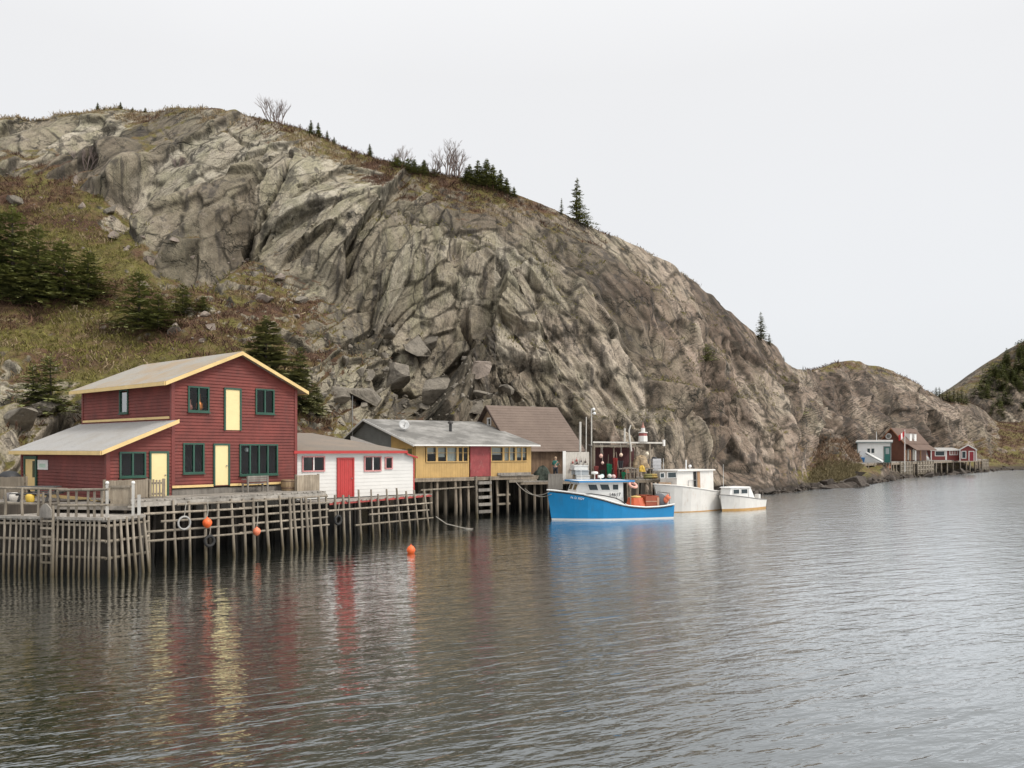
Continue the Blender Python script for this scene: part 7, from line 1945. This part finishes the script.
# jetty tongue on the rocks at the near end
jt = thing('rock_jetty', at(840, 463, 120), 'short plank jetty running out over the rocks left of the white cabin', 'jetty')
mb = MB(); a, b = at(826, 462.5, 121), at(852, 461.5, 124); mb.beam(a, b, 1.4, .2); mb.build('deck', M_GREYWOOD, jt)
for f in (.25, .55, .85):
    c = a + (b - a) * f; mb = MB(); mb.tube((c.x, c.y - .5, 0), (c.x, c.y - .5, c.z - .1), .12, n=6); mb.build('post', M_POLEBROWN, jt)
# ================================================================== rocks
def rock_mesh(name, r, seed, mat, squash=.72, n_pl=15, sub=4):
    """A faceted boulder: a sphere cut flat along random planes, then roughened."""
    import bmesh
    r_ = random.Random(seed); bm = bmesh.new(); bmesh.ops.create_icosphere(bm, subdivisions=sub, radius=1.25)
    planes = [(Vector((r_.gauss(0, 1), r_.gauss(0, 1), r_.gauss(0, 1))).normalized(), r_.uniform(.34, .72)) for _ in range(n_pl)]
    sx, sy, sz = r_.uniform(.8, 1.35), r_.uniform(.8, 1.2), r_.uniform(.8, 1.1) * squash
    for v in bm.verts:
        for d, k in planes:
            e = v.co.dot(d) - k
            if e > 0: v.co -= d * e
        v.co += Vector((r_.uniform(-1, 1), r_.uniform(-1, 1), r_.uniform(-1, 1))) * .012
        v.co = Vector((v.co.x * sx, v.co.y * sy, v.co.z * sz)) * r
    me = bpy.data.meshes.new(name); bm.to_mesh(me); bm.free()
    me.materials.append(mat); return me
def rock_mat(name, base):
    m, n, l, b = new_mat(name); P = n.new('ShaderNodeNewGeometry').outputs['Position']
    a = noise(n, l, P, 1.3, 6, .7); f = noise(n, l, P, 6, 5, .7)
    c = ramp(n, l, a, [(.28, tuple(x * .45 for x in base)), (.5, base), (.75, tuple(x * 1.4 for x in base))])
    c = mixc(n, l, math_(n, l, 'MULTIPLY', ramp(n, l, f, [(.3, (1, 1, 1)), (.5, (0, 0, 0))]), .5), c, tuple(x * .4 for x in base))
    l.new(c, b.inputs['Base Color']); b.inputs['Roughness'].default_value = .9; bump(n, l, b, math_(n, l, 'ADD', a, math_(n, l, 'MULTIPLY', f, .3)), .7, .2); return m
M_BOULDER = rock_mat('scree_boulder', (.20, .175, .14)); M_BOULDERD = rock_mat('dark_shore_rock', (.075, .06, .048)); M_BOULDERP = rock_mat('pinkish_boulder', (.24, .195, .16))
BOULDERS = [  # px, py, radius m, seed, rotz, label
 (404, 384, 2.3, 1, .4, 'large tilted slab boulder, the tallest in the scree above the ochre house'), (372, 402, 2.4, 2, 1.2, 'long dark flat boulder lying just above the grey mast'),
 (441, 391, 2.0, 3, .2, 'broad rounded boulder at the foot of the cliff above the stovepipe'), (427, 352, 1.9, 4, 2.2, 'blocky boulder half way up the scree below the cliff wall'),
 (437, 347, 1.5, 5, .9, 'angular boulder touching the blocky one half way up the scree'), (478, 372, 2.2, 6, 1.7, 'big pale boulder leaning on the cliff above the brown store'),
 (339, 397, 1.5, 7, 2.9, 'pale boulder beside the spruce nearest the white house'), (395, 338, 1.4, 8, .1, 'grey boulder at the top of the scree under the cliff'),
 (447, 408, 1.2, 9, .6, 'dark low boulder right above the ridge of the ochre house'), (472, 410, 1.5, 10, 2.4, 'pale cracked boulder between the ochre ridge and the brown store'),
 (16, 203, 1.3, 11, .3, 'lone pale boulder on the high heath above the largest spruces'), (110, 212, 1.0, 12, 1.1, 'pale boulder at the head of the stony gully on the heath'),
 (262, 300, 1.1, 13, .7, 'pinkish boulder on the heath above the red roof'), (300, 302, 1.0, 14, 2.0, 'pale outcrop block on the heath under the cliff foot'),
 (24, 420, 1.7, 15, .5, 'grey bedrock block behind the plank fence'), (46, 412, 1.5, 16, 1.9, 'cracked grey block beside the low spruce behind the wing roof')]
for px, py, r, seed, rz_, lab in BOULDERS:
    p = terrain_at(px, py)
    o = bpy.data.objects.new('boulder', rock_mesh('boulder', r, seed * 13, M_BOULDERP if seed in (6, 13) else M_BOULDER)); COL.objects.link(o)
    o.location = p + Vector((0, -.15 * r, .12 * r)); o.rotation_euler = (rnd.uniform(-.3, .3), rnd.uniform(-.4, .4), rz_); tag(o, lab, 'boulder', 'boulders on the slope')
def scatter_rocks(name, pts, mat, seed, label):
    r_ = random.Random(seed); base = [rock_mesh('tmp', 1.0, seed + k, mat, .8, 11, 2) for k in range(5)]
    arrs = []
    for b in base:
        v = np.empty(len(b.vertices) * 3); b.vertices.foreach_get('co', v); f = np.array([p.vertices[:] for p in b.polygons]); arrs.append((v.reshape(-1, 3), f)); bpy.data.meshes.remove(b)
    V, Fc, off = [], [], 0
    for p, s in pts:
        v, f = arrs[r_.randrange(5)]; a, b_, c = r_.uniform(0, 6.28), r_.uniform(-.6, .6), r_.uniform(-.6, .6)
        M = np.array((Matrix.Rotation(a, 3, 'Z') @ Matrix.Rotation(b_, 3, 'X') @ Matrix.Rotation(c, 3, 'Y')))
        V.append((v * s) @ M.T + np.array(p)); Fc.append(f + off); off += len(v)
    me = bpy.data.meshes.new(name); me.from_pydata(np.concatenate(V).tolist(), [], np.concatenate(Fc).tolist()); me.materials.append(mat)
    o = bpy.data.objects.new(name, me); COL.objects.link(o); return tag(o, label, kind='stuff')
G, N2, VG, US, NF, NV = TERR['cliff_hillside']
PX = 512 + G[..., 0] / np.maximum(G[..., 1], 1) * FPX; PYY = HORIZ - (G[..., 2] - CAMZ) / np.maximum(G[..., 1], 1) * FPX
def in_poly(x, y, poly):
    s = np.zeros(x.shape, bool); n = len(poly)
    for i in range(n):
        x0, y0 = poly[i]; x1, y1 = poly[(i + 1) % n]
        c = ((y0 > y) != (y1 > y)) & (x < (x1 - x0) * (y - y0) / (y1 - y0 + 1e-9) + x0); s ^= c
    return s
rs = np.random.RandomState(5)
def sample(poly, n, weight=None):
    m = in_poly(PX, PYY, poly); ii, jj = np.nonzero(m)
    # even by area on the slope: cell area as weight
    a = np.linalg.norm(np.cross(G[np.minimum(ii + 1, G.shape[0] - 1), jj] - G[ii, jj], G[ii, np.minimum(jj + 1, G.shape[1] - 1)] - G[ii, jj]), axis=-1)
    if weight is not None: a = a * weight(ii, jj)
    k = rs.choice(len(ii), size=n, p=a / a.sum())
    f = rs.rand(n, 2)[:, :]
    i2, j2 = np.minimum(ii[k] + 1, G.shape[0] - 1), np.minimum(jj[k] + 1, G.shape[1] - 1)
    p = G[ii[k], jj[k]] + (G[i2, jj[k]] - G[ii[k], jj[k]]) * f[:, :1] + (G[ii[k], j2] - G[ii[k], jj[k]]) * f[:, 1:]
    return p, ii[k], jj[k]
SCREE = [(300, 360), (345, 318), (400, 325), (455, 345), (500, 385), (560, 420), (560, 440), (330, 432), (296, 400)]
pts, _, _ = sample(SCREE, 900); scatter_rocks('scree_rubble', [(p, float(min(1.1, .16 + rs.pareto(2.2) * .16))) for p in pts], M_BOULDER, 40, 'grey rubble strewn below the cliff')
GULLY = [(100, 205), (135, 208), (150, 245), (215, 290), (240, 330), (200, 330), (160, 290), (120, 262)]
pts, _, _ = sample(GULLY, 260); p2, _, _ = sample([(0, 165), (130, 190), (300, 285), (330, 350), (60, 350), (0, 300)], 420)
scatter_rocks('heath_stones', [(p, float(min(.9, .12 + rs.pareto(2.4) * .13))) for p in np.concatenate([pts, p2])], M_BOULDERP, 60, 'pale stones lying in the heath')
shore = []
for px in np.concatenate([np.linspace(690, 862, 210), np.linspace(862, 1024, 110)]):
    i = int(np.argmin(np.abs(US - px))); row = G[i, NF - 2:NF + 60]; j = int(np.argmin(np.abs(row[:, 2] - rs.uniform(-.1, .55))))
    shore.append((row[j] + np.array([0, rs.uniform(-.8, .5), 0]), float(min(1.2, .2 + rs.pareto(2.0) * .2))))
for px in np.linspace(866, 990, 170):
    u = qx(px); q = Qf.P(u + rs.uniform(-.5, .5), rs.uniform(-1.6, .6), rs.uniform(-.3, .3)); shore.append((np.array(q), float(min(1.3, .3 + rs.pareto(2.2) * .25))))
scatter_rocks('shore_rocks', shore, M_BOULDERD, 90, 'dark wet rocks along the waterline')
# the low rocky point before the far wharf
PT = [(812, 484, 98, 1.1), (822, 486, 97.5, 1.3), (832, 485, 99, 1.5), (841, 486, 100, 1.7), (849, 486.5, 100.5, 1.9), (856, 486, 102, 1.6), (862, 485.5, 103.5, 1.2), (866, 484, 106, .9), (846, 480, 105, 1.6), (836, 479, 106, 1.6), (858, 478, 110, 1.8), (870, 478, 116, 1.5), (882, 477, 124, 1.3), (852, 473, 113, 1.8)]
for k, (px, py, Y, r) in enumerate(PT):
    p = at(px, py, Y); o = bpy.data.objects.new('point_rock', rock_mesh('point_rock', r * 1.15, 300 + k, M_BOULDERD, .55)); COL.objects.link(o); o.location = (p.x, p.y, max(.0, p.z - .35 * r)); o.rotation_euler = (rnd.uniform(-.2, .2), rnd.uniform(-.3, .3), rnd.uniform(0, 6))
    tag(o, 'dark wet ledge rock on the low point before the far wharf', 'rock', 'ledge rocks of the low point')

# ================================================================== trees
def leaf_mat(name, lo, hi, rough=.7):
    m, n, l, b = new_mat(name)
    P = n.new('ShaderNodeNewGeometry').outputs['Position']
    at_ = n.new('ShaderNodeAttribute'); at_.attribute_name = 'tint'
    f = math_(n, l, 'ADD', math_(n, l, 'MULTIPLY', at_.outputs['Fac'], .65), math_(n, l, 'MULTIPLY', noise(n, l, P, 1.1, 3), .35))
    l.new(ramp(n, l, f, [(.15, lo), (.8, hi)]), b.inputs['Base Color']); b.inputs['Roughness'].default_value = rough; b.inputs['Specular IOR Level'].default_value = .25
    return m
M_SPRUCE = leaf_mat('spruce_needles', (.070, .084, .034), (.265, .275, .100))
M_SPRUCEL = leaf_mat('pale_fir_needles', (.10, .108, .048), (.28, .275, .12))
M_TRUNK = weathered('tree_bark', (.05, .038, .03), (.14, .11, .09), stretch=(1, 1, .2))
M_TWIG = weathered('bare_twigs', (.20, .15, .13), (.36, .29, .26), stretch=(1, 1, .2))

def quads_mesh(name, V, mat, tint=None, per=4):
    V = np.asarray(V, np.float32).reshape(-1, 3); nf = len(V) // per
    me = bpy.data.meshes.new(name); me.vertices.add(len(V)); me.vertices.foreach_set('co', V.reshape(-1)); me.loops.add(len(V)); me.loops.foreach_set('vertex_index', np.arange(len(V), dtype=np.int32))
    me.polygons.add(nf); me.polygons.foreach_set('loop_start', (np.arange(nf) * per).astype(np.int32)); me.update(calc_edges=True)
    if tint is not None:
        a = me.attributes.new('tint', 'FLOAT', 'POINT'); a.data.foreach_set('value', np.repeat(np.asarray(tint, np.float32), per))
    me.materials.append(mat); return me

def spray_faces(rng, p, d, L, w, droop, out_v, out_t, tint, n):
    """Needle sprays along a branch: short tapering blades set both sides, overlapping."""
    side = np.cross(d, [0, 0, 1.0]); side /= np.linalg.norm(side) + 1e-9
    for k in range(n):
        f = (k + rng.rand()) / n
        q = p + d * (L * f) + np.array([0, 0, -droop * L * f * f + .05 * L * f * f * f])
        for s in (-1, 1):
            ln = w * (1.05 - .65 * f) * rng.uniform(.6, 1.25)
            dirv = d * rng.uniform(.45, .95) + side * s * rng.uniform(.5, 1.0) + np.array([0, 0, rng.uniform(-.32, .18)])
            dirv /= np.linalg.norm(dirv)
            nrm = np.cross(dirv, [rng.uniform(-.4, .4), rng.uniform(-.4, .4), 1.0]); nrm /= np.linalg.norm(nrm) + 1e-9
            hw = ln * rng.uniform(.16, .28)
            a = q; b = q + dirv * ln * .5 + nrm * hw; c = q + dirv * ln; e = q + dirv * ln * .5 - nrm * hw
            out_v.extend([a, b, c, e]); out_t.append(np.clip(tint + rng.uniform(-.28, .28) + .25 * f, 0, 1))

def conifer_meshes(h, rad, seed, whorls=16, per=7, mat=None, low=.06, blade=.34, dens=9, irregular=.2, taper=.85):
    rng = np.random.RandomState(seed); V, T = [], []
    for k in range(whorls):
        f = (k + .5 * rng.rand()) / whorls; z = h * (low + (1 - low) * f * .97)
        L0 = rad * (1 - f) ** taper + .05 * rad
        for b in range(per):
            if rng.rand() < irregular * .5: continue
            a = 2 * math.pi * (b + rng.rand() * .9) / per; L = L0 * rng.uniform(1 - irregular * 1.4, 1.12)
            d = np.array([math.cos(a), math.sin(a), rng.uniform(-.08, .18) + .35 * f]); d /= np.linalg.norm(d)
            spray_faces(rng, np.array([0, 0, z + rng.uniform(-.5, .5) * h / whorls]), d, L, blade * (.5 + .5 * L / rad) , rng.uniform(.15, .35), V, T, rng.uniform(.2, .75), max(3, int(dens * L / rad + 2)))
    for k in range(10):   # leader
        z = h * (.93 + .007 * k); a = rng.rand() * 6.28; d = np.array([math.cos(a), math.sin(a), .9]); d /= np.linalg.norm(d)
        spray_faces(rng, np.array([0, 0, z]), d, rad * .1, blade * .35, 0, V, T, .6, 2)
    crown = quads_mesh('crown', V, mat or M_SPRUCE, T)
    mb = MB(); mb.path([(0, 0, -.4), (.02 * h, 0, h * .4), (0, 0, h * .97)], [.022 * h + .03, .015 * h + .02, .008], 7)
    return crown, mb
def tree(name, p, meshes, scale, rz_, label, cat, group, widen=1.0):
    crown, mb = meshes
    t = thing(name, p, label, cat, group); t.scale = (scale * widen, scale * widen, scale); t.rotation_euler = (0, 0, rz_)
    c = bpy.data.objects.new('crown', crown); COL.objects.link(c); c.parent = t
    me = TRUNKS.get(crown.name)
    if me is None:
        me = bpy.data.meshes.new('trunk'); me.from_pydata(mb.v, [], mb.f); me.materials.append(M_TRUNK); TRUNKS[crown.name] = me
    o = bpy.data.objects.new('trunk', me); COL.objects.link(o); o.parent = t
    return t
TRUNKS = {}
SPREAD = [conifer_meshes(4.2, 2.9, 100 + k, 13, 9, blade=.62, dens=15, low=.03, irregular=.25, taper=.75) for k in range(3)]
SLIM = [conifer_meshes(5.0, 1.35, 200 + k, 16, 8, blade=.46, dens=12, irregular=.3) for k in range(3)]
PALE = [conifer_meshes(5.0, 1.8, 300 + k, 15, 8, M_SPRUCEL, blade=.75, dens=22, irregular=.2) for k in range(2)]
LOW = [conifer_meshes(1.6, 1.9, 400 + k, 8, 9, blade=.46, dens=9, low=.02, irregular=.4, taper=.5) for k in range(2)]
k_ = 0
def plant(px, py, hpx, kind, name, label, cat, group, widen=1.0, sink=.15):
    global k_; k_ += 1
    p = terrain_at(px, py); ms = kind[k_ % len(kind)]
    h = hpx / FPX * p.y; base = max(v[2] for v in ms[1].v) / .97
    tree(name, p - Vector((0, 0, sink)), ms, h / base, k_ * 1.7, label, cat, group, widen)
GS = 'spruces on the heath slope'
for px, py, h, lab, wd_ in ((12, 296, 92, 'tallest dark spreading spruce at the top of the slope cluster', 1.0), (-8, 290, 88, 'dark spruce cut by the frame edge beside the tallest one', 1.0), (38, 300, 74, 'dark spruce in the middle of the big slope cluster', 1.05), (62, 300, 62, 'broad dark spruce at the lower side of the big cluster', 1.15), (88, 300, 52, 'low dark spruce closing the big cluster on the cliff side', 1.2), (22, 304, 40, 'short bushy spruce at the foot of the big cluster', 1.3)):
    plant(px, py, h, SPREAD, 'spruce_tree', lab, 'tree', GS, wd_)
for px, py, h, lab, wd_ in ((139, 326, 58, 'pointed dark spruce standing alone between the two slope clusters', 1.1), (158, 330, 38, 'low spreading spruce skirting the pointed one', 1.5), (183, 314, 32, 'small dark spruce nearest the stony gully', 1.2), (203, 312, 18, 'tiny spruce beyond the small one by the gully', 1.3)):
    plant(px, py, h, SPREAD, 'spruce_tree', lab, 'tree', GS, wd_)
plant(50, 410, 58, SPREAD, 'spruce_tree', 'dark spruce growing behind the wing of the red house', 'tree', GS, 1.05)
plant(33, 402, 40, SPREAD, 'spruce_tree', 'shorter spruce beside the one behind the wing roof', 'tree', GS, 1.1)
plant(267, 392, 78, PALE, 'fir_tree', 'pale olive fir rising behind the ridge of the red house', 'tree', GS, 1.6)
plant(300, 412, 66, PALE, 'fir_tree', 'slim olive fir just beyond the eave of the red house', 'tree', GS, 1.0)
plant(316, 415, 34, PALE, 'fir_tree', 'small olive fir between the red house and the scree', 'tree', GS, 1.1)
GR = 'conifers on the cliff top'
def ridge_y(px):
    i = int(np.argmin(np.abs(US - px))); r = G[max(0, i - 3):i + 4, NF + NV - 60:NF + NV + 12].reshape(-1, 3)
    q = HORIZ - (r[:, 2] - CAMZ) / r[:, 1] * FPX; return float(q.min())
def plant_ridge(px, hpx, kind, name, lab, grp=GR, wd_=1.0, cat='tree', down=1.0):
    plant(px, ridge_y(px) + down, hpx, kind, name, lab, cat, grp, wd_, .2)
for px, h, lab in ((98, 10, 'tallest of the tiny conifers on the western skyline'), (104, 5, 'tiny conifer next to the tallest on the western skyline'), (110, 4, 'lowest conifer dot on the western skyline'), (121, 8, 'tiny conifer in the middle of the western skyline row'), (133, 6, 'small round conifer on the western skyline'), (145, 7, 'dark conifer closing the western skyline row'), (40, 4, 'single tiny conifer apart from the western row')):
    plant_ridge(px, h, SLIM, 'fir_tree', lab, wd_=1.5, down=.5)
for px, h, lab in ((311, 15, 'small conifer first along the descending crest, past the bare shrub'), (318, 16, 'second small conifer on the descending crest'), (327, 12, 'low conifer in the first crest group'), (334, 9, 'lowest bushy conifer ending the first crest group'), (370, 15, 'lone dark conifer on the crest between two groups')):
    plant_ridge(px, h, SLIM, 'fir_tree', lab, wd_=1.35, down=2)
for px, h, lab in ((397, 10, 'creeping dark juniper mat on the crest'), (408, 12, 'taller juniper clump on the crest'), (420, 9, 'wide juniper mat on the crest'), (433, 8, 'juniper mat below the bare birch')):
    plant_ridge(px, h, LOW, 'juniper_bush', lab, wd_=1.2, cat='bush', down=3)
for px, h, lab in ((414, 15, 'thin conifer sticking out of the junipers'), (424, 16, 'second thin conifer among the junipers'), (470, 20, 'conifer at the near side of the dense crest clump'), (478, 26, 'conifer second in the dense crest clump'), (486, 29, 'tallest conifer of the dense crest clump'), (493, 25, 'conifer beside the tallest in the dense clump'), (500, 22, 'bushy conifer in the dense crest clump'), (507, 17, 'short conifer near the end of the dense clump'), (514, 11, 'last low conifer of the dense crest clump'), (466, 16, 'low conifer beside the bare birch')):
    plant_ridge(px, h, SLIM, 'fir_tree', lab, wd_=1.8, down=3)
plant_ridge(577, 44, SLIM, 'fir_tree', 'tall single spruce standing out on the descending skyline', wd_=1.1, down=2)
plant_ridge(562, 18, SLIM, 'fir_tree', 'thin young spruce close to the tall skyline spruce', wd_=.8, down=2)
plant_ridge(585, 13, LOW, 'juniper_bush', 'low bush at the foot of the tall skyline spruce', cat='bush')
plant_ridge(761, 29, SLIM, 'fir_tree', 'spruce clinging to the steep skyline above the far wharf', wd_=1.2, down=3)
plant_ridge(769, 12, SLIM, 'fir_tree', 'small spruce below the one on the steep skyline', wd_=1.5, down=2)
plant_ridge(784, 5, SLIM, 'fir_tree', 'tiny conifer in the notch before the second hill', wd_=1.5)
plant_ridge(803, 6, SLIM, 'fir_tree', 'tiny conifer on the second hill skyline', wd_=1.2)
for px, py, h, lab in ((795, 414, 20, 'dark bush clinging to the eastern cliff face'), (705, 360, 17, 'dark bush on a ledge in the middle of the cliff')):
    plant(px, py, h, LOW, 'cliff_bush', lab, 'bush', 'bushes on the cliff face', .9)
for k, px in enumerate((936, 939.5, 943, 946.5, 950, 954, 958, 962, 966)):
    plant_ridge(px, (9, 11, 10, 13, 12, 15, 14, 16, 12)[k], SLIM, 'fir_tree', 'dark conifer in the row on the shoulder between the two far hills', 'conifers on the far shoulder', 1.7, down=2)

def bare_shrub(p, h, w, seed, label, stems=7):
    rng = random.Random(seed); t = thing('bare_birch', p, label, 'tree', 'leafless trees on the crest'); mb = MB(); tw = MB()
    def grow(a, d, L, r, depth):
        b = a + d * L; m = (a + b) / 2 + Vector((rng.uniform(-.06, .06), rng.uniform(-.06, .06), 0)) * L
        (mb if depth < 2 else tw).path([a, m, b], [r, r * .85, r * .6], 5 if depth < 2 else 3)
        if depth < 4:
            for _ in range(3 if depth < 3 else 2):
                f = rng.uniform(.35, 1); nd = (d + Vector((rng.uniform(-.7, .7), rng.uniform(-.7, .7), rng.uniform(-.1, .5)))).normalized(); grow(a + (b - a) * f, nd, L * rng.uniform(.5, .72), r * .55, depth + 1)
    for s in range(stems):
        an = rng.uniform(0, 6.28); d = Vector((math.cos(an) * rng.uniform(.1, .7) * w / h, math.sin(an) * rng.uniform(.1, .5) * w / h, 1)).normalized()
        grow(p + Vector((math.cos(an), math.sin(an), -.3)) * .12 * w, d, h * .42, .035 + .008 * h, 0)
    mb.build('trunk', M_TWIG, t); tw.build('crown', M_TWIG, t)
for px, h, w, lab in ((276, 40, 40, 'leafless reddish birch alone on the highest crest'), (446, 44, 36, 'leafless birch beside the dense conifer clump on the crest'), (457, 36, 30, 'second leafless birch right against the dense clump'), (402, 26, 26, 'small leafless bush among the junipers'), (432, 22, 22, 'low leafless bush between the junipers and the twin birches')):
    p = terrain_at(px, ridge_y(px) + 2); bare_shrub(p, h / FPX * p.y, w / FPX * p.y, px, lab)
for px, py, h, w, lab in ((86, 170, 34, 40, 'grey leafless thicket under the western crag'), (178, 166, 14, 18, 'small leafless bush at the crag foot')):
    p = terrain_at(px, py); bare_shrub(p, h / FPX * p.y, w / FPX * p.y, px, lab, 10)

# ---- low growth nobody could count
def tufts(name, p, ii, jj, size, n_leaf, mat, label, seed, up=.8):
    rng = np.random.RandomState(seed); n = len(p)
    nm = N2[ii, jj]; s = size * (0.5 + rng.rand(n) ** 2 * 1.2)
    V = []; T = []
    for k in range(n_leaf):
        d = rng.normal(size=(n, 3)); d[:, 2] = np.abs(d[:, 2]) * up + .25; d = d + nm * .5; d /= np.linalg.norm(d, axis=1, keepdims=True)
        sd = np.cross(d, rng.normal(size=(n, 3))); sd /= np.linalg.norm(sd, axis=1, keepdims=True) + 1e-9
        L = (s * rng.uniform(.5, 1.1, n))[:, None]; w = L * rng.uniform(.05, .13, n)[:, None]
        o = p + rng.normal(size=(n, 3)) * (s * .35)[:, None] * np.array([1, 1, .15]) - np.array([0, 0, .05])
        V.append(np.stack([o - sd * w * .5, o + sd * w * .5, o + d * L + sd * w * .7, o + d * L - sd * w * .7], 1)); T.append(rng.rand(n))
    V = np.concatenate(V); T = np.concatenate(T)
    o = bpy.data.objects.new(name, quads_mesh(name, V, mat, T)); COL.objects.link(o); return tag(o, label, kind='stuff')
wv = lambda ii, jj: np.clip((VG[ii, jj] - .35) * 2.2, 0, 1) + .001
M_HEATH1 = leaf_mat('maroon_heath', (.048, .028, .020), (.168, .096, .060), .9); M_HEATH2 = leaf_mat('olive_heath', (.060, .050, .016), (.250, .222, .062), .9); M_STRAW = leaf_mat('straw_grass', (.15, .105, .06), (.36, .28, .17), .9)
SLOPE = [(-60, 130), (60, 165), (130, 205), (260, 268), (330, 300), (420, 350), (330, 430), (200, 420), (60, 440), (-60, 460)]
clump = lambda p, sd, f=.09: fbm(p * f, 3, sd)
p, ii, jj = sample(SLOPE, 46000, wv); c = clump(p, 91); m = c > .02; tufts('maroon_heath', p[m], ii[m], jj[m], .34, 6, M_HEATH1, 'maroon brown heath shrubs covering the slope', 1)
p, ii, jj = sample(SLOPE, 42000, wv); c = clump(p, 91); m = c < .06; tufts('olive_heath', p[m], ii[m], jj[m], .30, 6, M_HEATH2, 'olive green heath and moss on the slope', 2)
p, ii, jj = sample(SLOPE, 22000, wv); c = clump(p, 95, .3); m = c > .12; tufts('straw_grass', p[m], ii[m], jj[m], .34, 6, M_STRAW, 'straw coloured dead grass on the slope', 3, 1.4)
CREST = [(0, 108), (200, 108), (300, 126), (400, 165), (480, 182), (560, 215), (640, 248), (700, 285), (690, 300), (620, 262), (540, 232), (470, 212), (400, 200), (330, 165), (280, 150), (190, 122), (0, 128)]
p, ii, jj = sample(CREST, 26000, wv); c = clump(p, 97); m = c > -.05; tufts('crest_heath', p[m], ii[m], jj[m], .34, 6, M_HEATH1, 'brown heath along the cliff top', 4); m = ~m; tufts('crest_grass', p[m], ii[m], jj[m], .36, 6, M_STRAW, 'tan dead grass along the cliff top', 5, 1.5)
EAST = [(800, 372), (840, 362), (880, 368), (930, 385), (975, 405), (1040, 422), (1040, 470), (985, 462), (925, 440), (880, 400), (840, 380)]
p, ii, jj = sample(EAST, 12000, wv); tufts('far_heath', p, ii, jj, .5, 4, M_HEATH1, 'reddish heath on the second hill', 6)
POINT = [(806, 482), (818, 462), (845, 462), (862, 466), (850, 482)]
p, ii, jj = sample(POINT, 5000); m = p[:, 2] > .7; tufts('shore_grass', p[m], ii[m], jj[m], .32, 5, leaf_mat('shore_grass_blades', (.10, .082, .042), (.24, .195, .105), .9), 'yellow green grass on the low point', 7, 1.6)
BRUSH = [(812, 470), (818, 440), (850, 440), (860, 462)]
p, ii, jj = sample(BRUSH, 1500); tufts('shore_brush', p, ii, jj, .5, 8, leaf_mat('tan_brush', (.11, .070, .048), (.25, .165, .105), .9), 'tan leafless brush above the low point', 8, 1.6)
FACE = [(330, 200), (560, 240), (700, 300), (800, 380), (800, 480), (560, 430), (400, 330)]
p, ii, jj = sample(FACE, 60000); nz = N2[ii, jj, 2]; m = (nz > .55) & (clump(p, 99, .25) > .1); tufts('ledge_moss', p[m], ii[m], jj[m], .3, 4, M_HEATH2, 'moss and grass on the cliff ledges', 9)
# trees of the far hill that read as one dark mass
Gf_, N2f, VGf, USf, NFf, NVf = TERR['far_hill']
G_keep, PX_k, PY_k, N_k = G, PX, PYY, N2
G, N2 = Gf_, N2f; PX = 512 + G[..., 0] / np.maximum(G[..., 1], 1) * FPX; PYY = HORIZ - (G[..., 2] - CAMZ) / np.maximum(G[..., 1], 1) * FPX
wood = []
for poly, n in (([(968, 402), (990, 372), (1030, 342), (1060, 330), (1060, 392), (1024, 392), (1000, 397), (980, 400)], 1000), ([(984, 415), (1000, 402), (1030, 405), (1030, 428), (1000, 424)], 200)):
    p, ii, jj = sample(poly, n); m = clump(p, 17, .05) > -.42; wood.append(p[m])
wood = np.concatenate(wood)
V, T = [], []
cv = np.array([v.co[:] for v in conifer_meshes(6.0, 1.7, 900, 8, 6, blade=1.1, dens=4, irregular=.2)[0].vertices]).reshape(-1, 4, 3)
for k, q in enumerate(wood):
    s = rs.uniform(.45, 1.0); a = rs.rand() * 6.28; Rm = np.array([[math.cos(a), -math.sin(a), 0], [math.sin(a), math.cos(a), 0], [0, 0, 1]])
    V.append((cv * s * np.array([1.25, 1.25, 1.0])) @ Rm.T + q); T.append(np.full(len(cv), rs.uniform(.1, .7)) + rs.uniform(-.1, .1, len(cv)))
o = bpy.data.objects.new('far_wood', quads_mesh('far_wood', np.concatenate(V), M_SPRUCE, np.concatenate(T))); COL.objects.link(o); tag(o, 'dark conifer wood on the farthest hill', kind='stuff')
G, PX, PYY, N2 = G_keep, PX_k, PY_k, N_k
